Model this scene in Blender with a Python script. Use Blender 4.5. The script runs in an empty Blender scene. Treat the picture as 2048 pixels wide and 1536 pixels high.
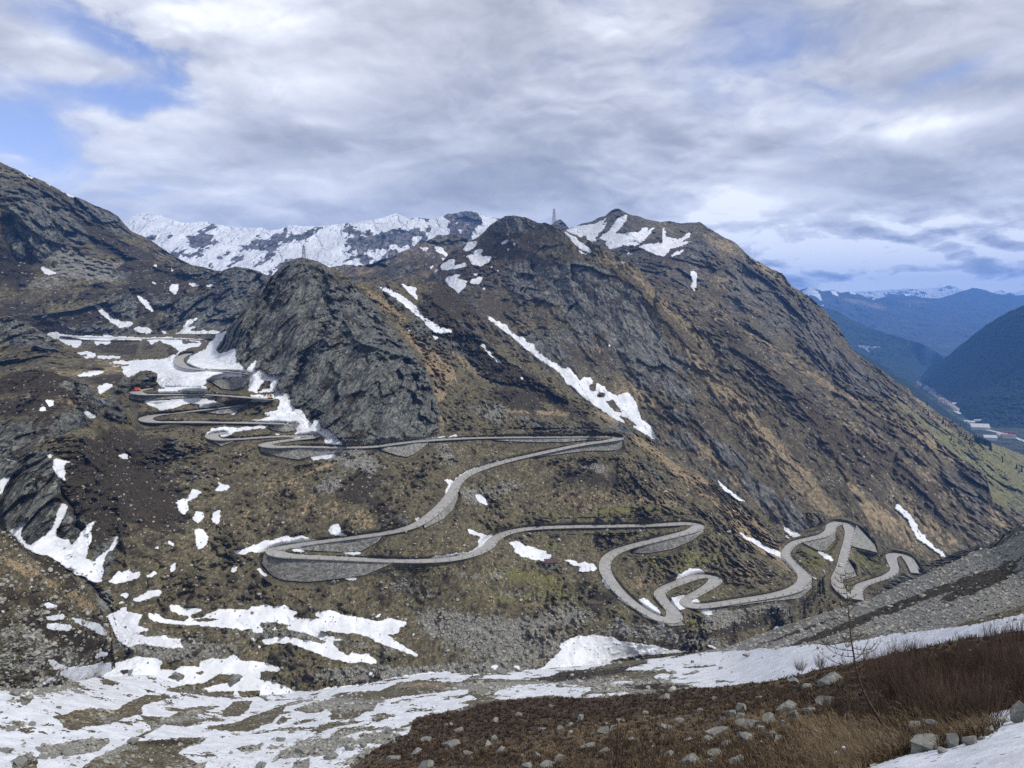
# Mountain pass road seen from the opposite slope. Units are metres; the camera is the origin, +Y looks down the valley.
EXPOSURE = 0.52
DENOISE = False
SUN_E = 2.7
HAZE = 8e-5
SKY_BLOBS = [
    # u, v, ru, rv, cover, brightness, rot
    (190, 70, 170, 55, -1.2, 0.0, -0.3), (300, 150, 110, 50, -0.9, 0.0, -0.4), (60, 180, 120, 70, -0.5, 0.0, 0.0),
    (250, 205, 110, 30, -1.0, 0.0, -0.1), (90, 270, 200, 60, -0.55, 0.05, 0.0), (60, 340, 160, 60, -0.45, 0.12, 0),
    (70, 110, 90, 35, 0.6, 0.10, 0), (230, 150, 80, 26, 0.5, 0.05, 0.3),
    (900, 145, 40, 14, -0.6, 0, 0), (1040, 200, 300, 60, 0.0, -0.12, 0),
    (420, 30, 260, 50, 0.7, 0.25, 0), (480, 150, 260, 45, 0.8, 0.30, 0), (340, 260, 100, 50, 0.7, 0.22, 0),
    (700, 70, 300, 60, 0.5, 0.05, 0), (640, 240, 70, 18, 0.2, 0.25, 0), (620, 310, 330, 40, 0.6, -0.08, 0),
    (500, 350, 250, 30, 0.4, 0.08, 0), (1080, 330, 260, 55, 0.7, -0.22, 0.1), (1080, 385, 250, 30, 0.7, -0.25, 0.05),
    (960, 300, 90, 30, 0.3, 0.18, 0), (1200, 290, 90, 40, 0.5, 0.05, 0), (1345, 290, 50, 22, 0.5, -0.25, 0),
    (1520, 300, 110, 20, 0.3, -0.20, 0.25), (1450, 380, 120, 50, 0.2, 0.16, 0), (1500, 440, 160, 30, 0.3, 0.16, 0),
    (1800, 120, 150, 45, 0.5, 0.14, 0.25), (1950, 130, 90, 25, -0.7, 0, 0.2), (1620, 60, 300, 60, -0.1, -0.10, 0.3),
    (1900, 345, 230, 36, 0.7, -0.22, 0.12), (1950, 245, 150, 30, 0.5, 0.36, 0.15), (1700, 250, 220, 30, 0.1, 0.16, 0),
    (1620, 420, 60, 12, 0.2, -0.22, 0.1), (1720, 418, 40, 9, 0.2, -0.22, 0), (1700, 455, 90, 10, 0.1, -0.15, 0),
    (1850, 440, 150, 22, 0.3, 0.05, 0), (1620, 510, 100, 30, 0.7, 0.34, 0), (1500, 400, 200, 60, 0.5, 0.10, 0), (1950, 440, 140, 30, 0.5, 0.12, 0), (1760, 530, 80, 22, 0.6, 0.16, 0),
    (1640, 560, 80, 10, 0.5, -0.15, 0), (1860, 570, 200, 14, 0.5, 0.34, 0), (1900, 500, 170, 35, 0.5, 0.10, 0),
    (1250, 100, 300, 60, 0.1, -0.04, 0.2), (1300, 200, 300, 30, 0.0, 0.06, 0.2), (700, 420, 300, 20, 0.2, -0.02, 0),
]
import bpy, math, random
import numpy as np
from mathutils import Vector

# ============================================================ camera, world, sun, exposure
S = bpy.context.scene
C = S.collection
F = 1539.0                      # focal length in photo pixels (2048 wide)
PITCH = math.atan(138.0 / F)    # horizon sits 138 px above the centre
cam_d = bpy.data.cameras.new("camera")
cam = bpy.data.objects.new("camera", cam_d)
C.objects.link(cam)
cam.location = (0, 0, 0)
cam.rotation_euler = (math.pi / 2 - PITCH, 0, 0)
cam_d.sensor_width = 36.0
cam_d.lens = 36.0 * F / 2048.0
cam_d.clip_start = 0.1
cam_d.clip_end = 60000
S.camera = cam
S.render.engine = 'CYCLES'
S.cycles.use_denoising = DENOISE
try:
    S.cycles.denoiser = 'OPENIMAGEDENOISE'
    S.cycles.denoising_input_passes = 'RGB_ALBEDO_NORMAL'
    S.cycles.denoising_prefilter = 'ACCURATE'
except Exception:
    pass
S.cycles.max_bounces = 4
S.cycles.diffuse_bounces = 2
S.cycles.glossy_bounces = 1
S.cycles.volume_bounces = 1
S.cycles.transparent_max_bounces = 4
S.view_settings.view_transform = 'Standard'
S.view_settings.look = 'None'
S.view_settings.exposure = EXPOSURE
S.view_settings.gamma = 1.0
SUN_EL = math.radians(50)
SUN_AZ = math.radians(112)       # measured from +Y towards +X: from the right
sd = bpy.data.lights.new("sun", 'SUN')
sd.energy = SUN_E
sd.angle = math.radians(7)
sd.color = (1.0, 0.94, 0.86)
sun = bpy.data.objects.new("sun", sd)
C.objects.link(sun)
sdir = Vector((math.sin(SUN_AZ) * math.cos(SUN_EL), math.cos(SUN_AZ) * math.cos(SUN_EL), math.sin(SUN_EL)))
sun.rotation_euler = sdir.to_track_quat('Z', 'Y').to_euler()
sun.location = (0, 0, 300)


class NT:
    """tiny helper for node trees"""
    def __init__(s, tree):
        s.t = tree; s.n = tree.nodes; s.l = tree.links

    def link(s, a, b):
        if isinstance(a, (int, float)):
            b.default_value = a
        elif isinstance(a, tuple):
            b.default_value = a if len(a) == len(b.default_value) else a + (1,)
        else:
            s.l.new(a, b)

    def m(s, op, a, b=0.0, c=0.0, clamp=False):
        nd = s.n.new('ShaderNodeMath'); nd.operation = op; nd.use_clamp = clamp
        s.link(a, nd.inputs[0]); s.link(b, nd.inputs[1]); s.link(c, nd.inputs[2])
        return nd.outputs[0]

    def vm(s, op, a, b=None, sc=None):
        nd = s.n.new('ShaderNodeVectorMath'); nd.operation = op
        s.link(a, nd.inputs[0])
        if b is not None: s.link(b, nd.inputs[1])
        if sc is not None: s.link(sc, nd.inputs[3])
        return nd.outputs[0] if op not in ('LENGTH', 'DOT_PRODUCT') else nd.outputs[1]

    def ss(s, v, a, b, o0=0.0, o1=1.0):
        nd = s.n.new('ShaderNodeMapRange'); nd.interpolation_type = 'SMOOTHSTEP'
        s.link(v, nd.inputs[0])
        nd.inputs[1].default_value = a; nd.inputs[2].default_value = b
        nd.inputs[3].default_value = o0; nd.inputs[4].default_value = o1
        return nd.outputs[0]

    def mix(s, f, a, b):
        nd = s.n.new('ShaderNodeMix'); nd.data_type = 'RGBA'; nd.clamp_factor = True
        s.link(f, nd.inputs[0]); s.link(a, nd.inputs[6]); s.link(b, nd.inputs[7])
        return nd.outputs[2]

    def noise(s, vec, scale, detail=5.0, rough=0.6, dist=0.0, col=False, dim='3D'):
        nd = s.n.new('ShaderNodeTexNoise'); nd.noise_dimensions = dim
        if vec is not None: s.l.new(vec, nd.inputs['Vector'])
        nd.inputs['Scale'].default_value = scale; nd.inputs['Detail'].default_value = detail
        nd.inputs['Roughness'].default_value = rough; nd.inputs['Distortion'].default_value = dist
        return nd.outputs[1] if col else nd.outputs[0]

    def voro(s, vec, scale, feat='F1', out=0, rnd=1.0):
        nd = s.n.new('ShaderNodeTexVoronoi'); nd.feature = feat
        if vec is not None: s.l.new(vec, nd.inputs['Vector'])
        nd.inputs['Scale'].default_value = scale
        nd.inputs['Randomness'].default_value = rnd
        return nd.outputs[out]

    def xyz(s, x, y, z):
        nd = s.n.new('ShaderNodeCombineXYZ')
        s.link(x, nd.inputs[0]); s.link(y, nd.inputs[1]); s.link(z, nd.inputs[2])
        return nd.outputs[0]


def px_dir(u, v):
    a = (u - 1024.0) / F; b = (768.0 - v) / F
    d = np.array([a, math.cos(PITCH) + b * math.sin(PITCH), -math.sin(PITCH) + b * math.cos(PITCH)])
    return d / np.linalg.norm(d)


def px_azel(u, v):
    d = px_dir(u, v)
    return math.atan2(d[0], d[1]), math.asin(d[2])


# ---------------------------------------------------------------- sky with clouds
W = bpy.data.worlds.new("World"); S.world = W; W.use_nodes = True
W.cycles.sampling_method = 'MANUAL'; W.cycles.sample_map_resolution = 512
W.node_tree.nodes.clear()
k = NT(W.node_tree)
out = k.n.new('ShaderNodeOutputWorld')
tc = k.n.new('ShaderNodeTexCoord')
sep = k.n.new('ShaderNodeSeparateXYZ'); k.l.new(tc.outputs['Generated'], sep.inputs[0])
X, Yy, Z = sep.outputs
az = k.m('ARCTAN2', X, Yy)
el = k.m('ARCSINE', Z)
sky = k.n.new('ShaderNodeTexSky'); sky.sky_type = 'NISHITA'; sky.sun_disc = False
sky.sun_elevation = SUN_EL; sky.sun_rotation = SUN_AZ
sky.altitude = 2000; sky.air_density = 1.0; sky.dust_density = 0.4
# cloud fields live on azimuth and height above the horizon, slightly flattened like real layers
def fld(sx, sy, ox, oy, z0):
    e2 = k.m('POWER', k.m('MAXIMUM', k.m('ADD', el, 0.02), 0.001), 0.82)
    return k.xyz(k.m('ADD', k.m('MULTIPLY', az, sx), ox), k.m('ADD', k.m('MULTIPLY', e2, sy), oy), z0)
c0 = fld(3.0, 6.2, 4.0, 1.7, 0.3)
wrp = k.noise(c0, 1.3, 4, 0.55, col=True)
wv = k.vm('SCALE', k.vm('SUBTRACT', wrp, (0.5, 0.5, 0.5)), sc=0.42)
cw = k.vm('ADD', c0, wv)
n_big = k.noise(cw, 1.05, 9, 0.50)
n_up = k.noise(k.vm('ADD', cw, (0.03, 0.20, 0.0)), 1.05, 5, 0.48)
n_low = k.noise(k.vm('ADD', c0, (7.3, 2.1, 0)), 0.8, 3, 0.5)
n_fine = k.noise(cw, 4.6, 8, 0.52)
n_fup = k.noise(k.vm('ADD', cw, (0.01, 0.055, 0.0)), 4.6, 5, 0.5)
ap = k.xyz(k.m('MULTIPLY', az, 17.0), k.m('MULTIPLY', el, 42.0), 3.0)
apw = k.vm('ADD', ap, k.vm('SCALE', k.vm('SUBTRACT', k.noise(ap, 0.9, 3, 0.5, col=True), (0.5, 0.5, 0.5)), sc=1.3))
n_bil = k.noise(apw, 0.85, 8, 0.55)
n_bil2 = k.noise(k.vm('ADD', apw, (0.08, 0.34, 0)), 0.85, 5, 0.5)


SC_COV = None; SC_BRI = None
def blob(u, v, ru, rv, rot=0.0):
    a0, e0 = px_azel(u, v)
    sa, se = ru / F, rv / F
    da = k.m('SUBTRACT', az, a0); de = k.m('SUBTRACT', el, e0)
    # ragged outline
    da = k.m('ADD', da, k.m('MULTIPLY', k.m('SUBTRACT', n_fine, 0.5), 1.6 * sa))
    de = k.m('ADD', de, k.m('MULTIPLY', k.m('SUBTRACT', n_big, 0.5), 2.6 * se))
    c, s_ = math.cos(rot), math.sin(rot)
    p = k.m('DIVIDE', k.m('ADD', k.m('MULTIPLY', da, c), k.m('MULTIPLY', de, s_)), sa)
    q = k.m('DIVIDE', k.m('SUBTRACT', k.m('MULTIPLY', de, c), k.m('MULTIPLY', da, s_)), se)
    r2 = k.m('ADD', k.m('MULTIPLY', p, p), k.m('MULTIPLY', q, q))
    return k.m('POWER', 2.718, k.m('MULTIPLY', r2, -1.0))


cov = k.m('ADD', k.m('MULTIPLY', k.m('SUBTRACT', n_big, 0.5), 2.6), k.m('MULTIPLY', k.m('SUBTRACT', n_fine, 0.5), 0.9))
cov = k.m('ADD', cov, 0.98)
bri = k.m('MULTIPLY', k.m('SUBTRACT', n_big, n_up), 1.6)
bri = k.m('ADD', bri, k.m('MULTIPLY', k.m('SUBTRACT', n_fine, n_fup), 0.5))
bri = k.m('ADD', bri, k.m('MULTIPLY', k.m('SUBTRACT', n_fine, 0.5), 0.22))
bri = k.m('ADD', bri, k.m('MULTIPLY', k.m('SUBTRACT', n_low, 0.5), 0.35))
bri = k.m('ADD', bri, 0.56)
bri = k.m('ADD', bri, k.ss(el, 0.16, 0.01, 0.0, 0.30))
pv = k.vm('MULTIPLY', apw, (1.25, 1.35, 1.0))
pf1 = k.voro(pv, 1.0, 'SMOOTH_F1', 0); pf2 = k.voro(k.vm('ADD', pv, (0.06, 0.30, 0)), 1.0, 'SMOOTH_F1', 0)
puff = k.m('MULTIPLY', k.m('SUBTRACT', pf2, pf1), 1.5)
# (u, v, ru, rv, cover, brightness, rot)   where the real sky is open or heavy
for (u, v, ru, rv, dc, db, rt) in SKY_BLOBS:
    g = blob(u, v, ru, rv, rt)
    if dc: cov = k.m('ADD', cov, k.m('MULTIPLY', g, dc * (0.62 if dc < 0 else 1.0)))
    if db: bri = k.m('ADD', bri, k.m('MULTIPLY', g, db))
# cumulus band above the horizon
band = k.m('MULTIPLY', k.ss(el, 0.0, 0.04), k.ss(el, 0.15, 0.07))
right = k.ss(az, 0.12, 0.30)
band = k.m('MULTIPLY', band, right)
bb = k.m('ADD', k.m('MULTIPLY', k.m('SUBTRACT', n_bil, n_bil2), 3.0), k.m('MULTIPLY', k.m('SUBTRACT', n_bil, 0.5), 1.0))
bb = k.m('ADD', bb, puff)
bri = k.m('ADD', bri, k.m('MULTIPLY', bb, k.m('MULTIPLY', band, 0.75)))
bri = k.m('ADD', bri, k.m('MULTIPLY', puff, k.m('MULTIPLY', k.ss(n_low, 0.42, 0.6), 0.12)))
cov = k.ss(cov, 0.10, 0.95)
ramp = k.n.new('ShaderNodeValToRGB'); k.l.new(bri, ramp.inputs[0])
cr = ramp.color_ramp
cr.elements[0].position = 0.0; cr.elements[0].color = (0.20, 0.225, 0.275, 1)
cr.elements[1].position = 1.0; cr.elements[1].color = (0.82, 0.84, 0.87, 1)
for p_, c_ in ((0.35, (0.34, 0.355, 0.405)), (0.60, (0.485, 0.50, 0.56)), (0.82, (0.63, 0.65, 0.70))):
    e = cr.elements.new(p_); e.color = c_ + (1,)
bg1 = k.n.new('ShaderNodeBackground'); bg1.inputs[1].default_value = 0.10
k.l.new(k.vm('MULTIPLY', sky.outputs[0], (1.35, 1.15, 1.25)), bg1.inputs[0])
bg2 = k.n.new('ShaderNodeBackground'); bg2.inputs[1].default_value = 1.0
k.l.new(ramp.outputs[0], bg2.inputs[0])
ms = k.n.new('ShaderNodeMixShader')
k.l.new(cov, ms.inputs[0]); k.l.new(bg1.outputs[0], ms.inputs[1]); k.l.new(bg2.outputs[0], ms.inputs[2])
bg3 = k.n.new('ShaderNodeBackground'); bg3.inputs[0].default_value = (0.16, 0.155, 0.14, 1)
ms2 = k.n.new('ShaderNodeMixShader')
k.l.new(k.ss(Z, -0.06, -0.02), ms2.inputs[0]); k.l.new(bg3.outputs[0], ms2.inputs[1]); k.l.new(ms.outputs[0], ms2.inputs[2])
k.l.new(ms2.outputs[0], out.inputs[0])

# ============================================================ numeric helpers
def ray(u, v):
    """forward-normalised ray of a picture point: (x/Y, z/Y)"""
    a = (np.asarray(u, float) - 1024.0) / F; b = (768.0 - np.asarray(v, float)) / F
    cy_ = math.cos(PITCH) + b * math.sin(PITCH)
    return a / cy_, (-math.sin(PITCH) + b * math.cos(PITCH)) / cy_


def at(u, v, Y):
    rx, rz = ray(u, v)
    return np.stack([rx * Y, np.broadcast_to(Y, np.shape(rx)) * 1.0, rz * Y], -1)


_rs = np.random.RandomState(7)
_PERM = _rs.permutation(256).astype(np.int32); _PERM = np.concatenate([_PERM, _PERM, _PERM])
_G = _rs.normal(size=(256, 3)); _G = (_G / np.linalg.norm(_G, axis=1)[:, None]).astype(np.float32)


def gnoise(p):
    p = p.astype(np.float32)
    i = np.floor(p).astype(np.int32); f = p - i
    i &= 255
    w = f * f * f * (f * (f * 6 - 15) + 10)
    r = 0
    for dx in (0, 1):
        wx = w[:, 0] if dx else 1 - w[:, 0]
        hx = _PERM[(i[:, 0] + dx) & 255]
        for dy in (0, 1):
            wy = w[:, 1] if dy else 1 - w[:, 1]
            hy = _PERM[hx + ((i[:, 1] + dy) & 255)]
            for dz in (0, 1):
                wz = w[:, 2] if dz else 1 - w[:, 2]
                g = _G[_PERM[hy + ((i[:, 2] + dz) & 255)]]
                r = r + wx * wy * wz * (g[:, 0] * (f[:, 0] - dx) + g[:, 1] * (f[:, 1] - dy) + g[:, 2] * (f[:, 2] - dz))
    return r * 1.6


def fbm(p, octs, lac=2.0, gain=0.5, off=0.0):
    r = 0; a = 1.0; q = p + off; tot = 0
    for o in range(octs):
        r = r + a * gnoise(q); tot += a
        q = q * lac + 17.3; a *= gain
    return r / tot * 1.5


def ridged(p, octs, lac=2.1, gain=0.55, off=0.0):
    r = 0; a = 1.0; q = p + off; tot = 0
    for o in range(octs):
        n = 1 - 2 * np.abs(gnoise(q)); r = r + a * n; tot += a
        q = q * lac + 31.7; a *= gain
    return r / tot


def sst(x, a, b):
    t = np.clip((x - a) / (b - a), 0, 1)
    return t * t * (3 - 2 * t)


def resample(P, n):
    P = np.asarray(P, float)
    d = np.r_[0, np.cumsum(np.linalg.norm(np.diff(P[:, :2], axis=0), axis=1))]
    t = np.linspace(0, d[-1], n)
    return np.stack([np.interp(t, d, P[:, j]) for j in range(P.shape[1])], -1)


def catmull(P, per=10):
    P = np.asarray(P, float)
    Q = np.vstack([2 * P[0] - P[1], P, 2 * P[-1] - P[-2]])
    out = []
    for i in range(1, len(Q) - 2):
        p0, p1, p2, p3 = Q[i - 1], Q[i], Q[i + 1], Q[i + 2]
        for t in np.linspace(0, 1, per, endpoint=False):
            out.append(0.5 * ((2 * p1) + (-p0 + p2) * t + (2 * p0 - 5 * p1 + 4 * p2 - p3) * t * t + (-p0 + 3 * p1 - 3 * p2 + p3) * t ** 3))
    out.append(P[-1])
    return np.array(out)


# ---------------------------------------------------------------- region tables (survey points are noted on magnified tiles of the view)
TILES = {'T1': (0, 300), 'T2': (400, 400), 'T3': (860, 380), 'T4': (1528, 500), 'T5': (0, 640), 'T6': (400, 680), 'T7': (860, 700),
         'T8': (1528, 850), 'S1': (0, 1000), 'S2': (400, 1000), 'S3': (860, 1000), 'S4': (1180, 1000), 'S5': (0, 1146),
         'S6': (500, 1146), 'S7': (1000, 1146), 'S8': (1528, 1146), 'U1': (1270, 420), 'U2': (1270, 750)}
SCALE = {'V': (240, 700, 4.267), 'W': (560, 380, 6.827), 'X': (1600, 1150, 3.98), 'Y': (1790, 720, 7.68)}


def tp(tile, pts):
    if tile is None: return np.asarray(pts, float)
    if tile in TILES: ox, oy = TILES[tile]; s = 3.938
    else: ox, oy, s = SCALE[tile]
    return np.array([(ox + x / s, oy + y / s) for x, y in pts], float)


MARG = 64
CW, CH = 2048 + 2 * MARG, 1536 + 2 * MARG


def fill(cv, P, val=1.0):
    P = P + MARG
    x0, y0 = np.floor(P.min(0)).astype(int) - 1; x1, y1 = np.ceil(P.max(0)).astype(int) + 1
    x0, y0 = max(x0, 0), max(y0, 0); x1, y1 = min(x1, CW), min(y1, CH)
    if x1 <= x0 or y1 <= y0: return
    gx, gy = np.meshgrid(np.arange(x0, x1) + .5, np.arange(y0, y1) + .5)
    ins = np.zeros(gx.shape, bool)
    n = len(P)
    for i in range(n):
        ax, ay = P[i]; bx, by = P[(i + 1) % n]
        if ay == by: continue
        c = ((ay > gy) != (by > gy))
        ins ^= c & (gx < (bx - ax) * (gy - ay) / (by - ay) + ax)
    cv[y0:y1, x0:x1][ins] = val


def box(a, r):
    if r < 1: return a
    for ax in (0, 1):
        c = np.cumsum(np.pad(a, [(r + 1, r) if i == ax else (0, 0) for i in (0, 1)], mode='edge'), axis=ax)
        a = (np.take(c, range(2 * r + 1, c.shape[ax]), ax) - np.take(c, range(0, c.shape[ax] - 2 * r - 1), ax)) / (2 * r + 1)
    return a


def samp(cv, u, v):
    x = np.clip(u + MARG - .5, 0, CW - 1.001); y = np.clip(v + MARG - .5, 0, CH - 1.001)
    i = x.astype(int); j = y.astype(int); fx = x - i; fy = y - j
    return ((cv[j, i] * (1 - fx) + cv[j, i + 1] * fx) * (1 - fy) + (cv[j + 1, i] * (1 - fx) + cv[j + 1, i + 1] * fx) * fy)


# ---------------------------------------------------------------- mesh helpers
def mesh_np(name, V, Fq, mat=None, smooth=False, attrs=None):
    me = bpy.data.meshes.new(name)
    V = np.asarray(V, np.float32); Fq = np.asarray(Fq, np.int32)
    me.vertices.add(len(V)); me.vertices.foreach_set('co', V.ravel())
    k_ = Fq.shape[1]
    me.loops.add(Fq.size); me.loops.foreach_set('vertex_index', Fq.ravel())
    me.polygons.add(len(Fq))
    me.polygons.foreach_set('loop_start', np.arange(0, Fq.size, k_, dtype=np.int32))
    try: me.polygons.foreach_set('loop_total', np.full(len(Fq), k_, np.int32))
    except Exception: pass
    me.update(calc_edges=True)
    me.polygons.foreach_set('use_smooth', np.full(len(Fq), bool(smooth)))
    if attrs:
        for nm, A in attrs.items():
            at_ = me.color_attributes.new(nm, 'FLOAT_COLOR', 'POINT')
            at_.data.foreach_set('color', np.asarray(A, np.float32).ravel())
    if mat: me.materials.append(mat)
    me.validate()
    return me


def link(name, me, parent=None):
    o = bpy.data.objects.new(name, me); C.objects.link(o)
    if parent: o.parent = parent
    return o


def tag(o, label=None, cat=None, group=None, kind=None):
    if label: o['label'] = label
    if cat: o['category'] = cat
    if group: o['group'] = group
    if kind: o['kind'] = kind
    return o


class MB:
    """collects primitives into one mesh"""
    def __init__(s): s.v = []; s.f = []
    def add(s, V, Fs):
        b = len(s.v); s.v += [tuple(map(float, p)) for p in V]; s.f += [tuple(int(i) + b for i in f) for f in Fs]; return s
    def box(s, c, d, rz=0.0, rx=0.0, ry=0.0, taper=1.0):
        from mathutils import Matrix
        M = Matrix.Rotation(rz, 3, 'Z') @ Matrix.Rotation(ry, 3, 'Y') @ Matrix.Rotation(rx, 3, 'X')
        V = []
        for z in (-.5, .5):
            t = taper if z > 0 else 1.0
            for x, y in ((-.5, -.5), (.5, -.5), (.5, .5), (-.5, .5)):
                p = M @ Vector((x * d[0] * t, y * d[1] * t, z * d[2])); V.append((p.x + c[0], p.y + c[1], p.z + c[2]))
        return s.add(V, [(3, 2, 1, 0), (4, 5, 6, 7), (0, 1, 5, 4), (1, 2, 6, 5), (2, 3, 7, 6), (3, 0, 4, 7)])
    def tube(s, P, R, n=6):
        P = [Vector(p) for p in P]
        if isinstance(R, (int, float)): R = [R] * len(P)
        V = []; Fs = []
        for i, p in enumerate(P):
            t = (P[min(i + 1, len(P) - 1)] - P[max(i - 1, 0)]).normalized()
            a = t.orthogonal().normalized() if i == 0 else (a - t * a.dot(t)).normalized()
            b = t.cross(a)
            for j in range(n):
                q = p + (a * math.cos(2 * math.pi * j / n) + b * math.sin(2 * math.pi * j / n)) * R[i]; V.append(q)
        for i in range(len(P) - 1):
            for j in range(n):
                Fs.append((i * n + j, i * n + (j + 1) % n, (i + 1) * n + (j + 1) % n, (i + 1) * n + j))
        Fs.append(tuple(range(n))[::-1]); Fs.append(tuple((len(P) - 1) * n + j for j in range(n)))
        return s.add(V, Fs)
    def mesh(s, name, mat=None, smooth=False):
        me = bpy.data.meshes.new(name); me.from_pydata(s.v, [], s.f); me.update()
        if mat: me.materials.append(mat)
        if smooth: me.polygons.foreach_set('use_smooth', [True] * len(me.polygons))
        return me
    def build(s, name, mat, parent=None, smooth=False):
        return link(name, s.mesh(name, mat, smooth), parent)


# ============================================================ materials
def new_mat(name, rough=0.9, spec=0.2):
    m = bpy.data.materials.new(name); m.use_nodes = True
    kk = NT(m.node_tree)
    bs = m.node_tree.nodes['Principled BSDF']
    bs.inputs['Roughness'].default_value = rough
    bs.inputs['Specular IOR Level'].default_value = spec
    return m, kk, bs


def plain(name, col, rough=0.8, spec=0.2, var=0.25, scale=3.0, metal=0.0):
    m, kk, bs = new_mat(name, rough, spec)
    g = kk.n.new('ShaderNodeTexCoord').outputs['Object']
    n = kk.noise(g, scale, 4, 0.6)
    c = kk.mix(kk.ss(n, 0.3, 0.7), tuple(x * (1 - var) for x in col), tuple(min(1, x * (1 + var)) for x in col))
    kk.l.new(c, bs.inputs['Base Color']); bs.inputs['Metallic'].default_value = metal
    return m


def ground_mat(name, sc, strata=(1.0, 1.0, 1.0), pal=None, bump=0.6, tint=1.0, ysc=1.0, streak=None, sk=3.0, speck=1.0):
    """earth, dead grass, heath, green grass, rock, scree and snow, mixed by the surveyed cover attributes. sc: texture frequency per metre"""
    P = dict(brown=(0.118, 0.102, 0.060), brown2=(0.064, 0.057, 0.036), tan=(0.245, 0.19, 0.112), tan2=(0.165, 0.125, 0.074),
             green=(0.085, 0.088, 0.032), green2=(0.135, 0.125, 0.05), heath=(0.024, 0.020, 0.014), heath2=(0.054, 0.043, 0.028),
             rock=(0.158, 0.163, 0.145), rock2=(0.058, 0.061, 0.057), rock3=(0.27, 0.275, 0.24),
             scree=(0.27, 0.266, 0.235), scree2=(0.10, 0.098, 0.085), snow=(0.66, 0.69, 0.735))
    if pal: P.update(pal)
    m, kk, bs = new_mat(name, 0.92, 0.15)
    geo = kk.n.new('ShaderNodeNewGeometry')
    pos = geo.outputs['Position']
    pos = kk.vm('MULTIPLY', pos, (1.0, ysc, 1.0))
    pp = kk.vm('SCALE', pos, sc=sc)
    sp = kk.vm('MULTIPLY', pos, tuple(sc * q for q in strata))
    if streak is not None:
        dv = Vector((streak[0], streak[1] * ysc, streak[2])).normalized()
        dt = kk.vm('DOT_PRODUCT', pos, tuple(dv))
        sp = kk.vm('SCALE', kk.vm('SUBTRACT', pos, kk.vm('SCALE', tuple(dv), sc=kk.m('MULTIPLY', dt, 1 - 1.0 / sk))), sc=sc)
        if sk < 0: pass
    a1 = kk.n.new('ShaderNodeAttribute'); a1.attribute_name = 'cover_a'
    a2 = kk.n.new('ShaderNodeAttribute'); a2.attribute_name = 'cover_b'
    s1 = kk.n.new('ShaderNodeSeparateColor'); kk.l.new(a1.outputs['Color'], s1.inputs[0])
    s2 = kk.n.new('ShaderNodeSeparateColor'); kk.l.new(a2.outputs['Color'], s2.inputs[0])
    snow, rock, heath = s1.outputs; green, scree, tan = s2.outputs
    nb = kk.noise(pp, 0.22, 5, 0.6)
    nm = kk.noise(pp, 1.0, 6, 0.68)
    nf = kk.noise(pp, 3.7, 4, 0.7)
    nr = kk.noise(sp, 1.0, 8, 0.68, 0.5)
    jit = kk.m('MULTIPLY', kk.m('SUBTRACT', nm, 0.5), 0.9)
    jf = kk.m('MULTIPLY', kk.m('SUBTRACT', nf, 0.5), 0.8)
    col = kk.mix(kk.ss(kk.m('ADD', nm, kk.m('MULTIPLY', kk.m('ADD', kk.m('SUBTRACT', nb, 0.5), jf), 0.6)), 0.36, 0.64), P['brown2'], P['brown'])
    def layer(c, w, ca, cb, f):
        ww = kk.ss(kk.m('ADD', w, jit), 0.33, 0.67)
        return kk.mix(ww, c, kk.mix(f, ca, cb))
    col = layer(col, tan, P['tan2'], P['tan'], kk.ss(nm, 0.35, 0.65))
    col = layer(col, green, P['green'], P['green2'], kk.ss(nf, 0.35, 0.65))
    col = layer(col, heath, P['heath'], P['heath2'], kk.ss(nf, 0.42, 0.62))
    # loose stones and dark cushions on the turf
    k1 = kk.voro(pp, 1.25, 'F1', 1); k2 = kk.voro(pp, 1.25, 'F1', 0)
    ks = kk.n.new('ShaderNodeSeparateColor'); kk.l.new(k1, ks.inputs[0])
    clus = kk.ss(nb, 0.42, 0.62, 0.0, 0.22)
    stn = kk.m('MULTIPLY', kk.ss(k2, 0.34, 0.24), kk.m('LESS_THAN', ks.outputs[0], kk.m('ADD', clus, 0.02)))
    drk = kk.m('MULTIPLY', kk.ss(k2, 0.60, 0.35), kk.m('MULTIPLY', kk.m('GREATER_THAN', ks.outputs[1], 0.90), speck))
    col = kk.mix(kk.m('MULTIPLY', drk, 0.75), col, P['heath'])
    col = kk.mix(kk.m('MULTIPLY', stn, speck), col, P['scree'])
    # scree: single stones
    vc = kk.voro(pp, 1.7, 'F1', 1); vd = kk.voro(pp, 1.7, 'F1', 0)
    vs = kk.n.new('ShaderNodeSeparateColor'); kk.l.new(vc, vs.inputs[0])
    sc_f = kk.m('MULTIPLY', kk.m('ADD', kk.m('MULTIPLY', vs.outputs[0], 0.7), kk.m('MULTIPLY', nf, 0.5)), kk.ss(vd, 0.75, 0.25, 0.35, 1.0))
    ww = kk.ss(kk.m('ADD', scree, jit), 0.33, 0.67)
    col = kk.mix(ww, col, kk.mix(sc_f, P['scree2'], P['scree']))
    # rock: streaked slabs, cracks, pale lichen
    rc = kk.mix(kk.ss(nr, 0.36, 0.60), P['rock2'], P['rock'])
    rc = kk.mix(kk.ss(kk.m('ADD', nr, kk.m('MULTIPLY', jf, 0.5)), 0.55, 0.78), rc, P['rock3'])
    ved = kk.voro(kk.vm('ADD', sp, kk.vm('SCALE', kk.noise(sp, 1.3, 3, 0.6, col=True), sc=1.4)), 0.55, 'DISTANCE_TO_EDGE', 0)
    rc = kk.mix(kk.ss(ved, 0.05, 0.0, 0.0, 0.75), rc, tuple(x * 0.42 for x in P['rock2']))
    nb2 = kk.noise(sp, 0.30, 4, 0.6)
    rc = kk.mix(kk.ss(nb2, 0.50, 0.68, 0, 0.62), rc, P['rock2'])
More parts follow.
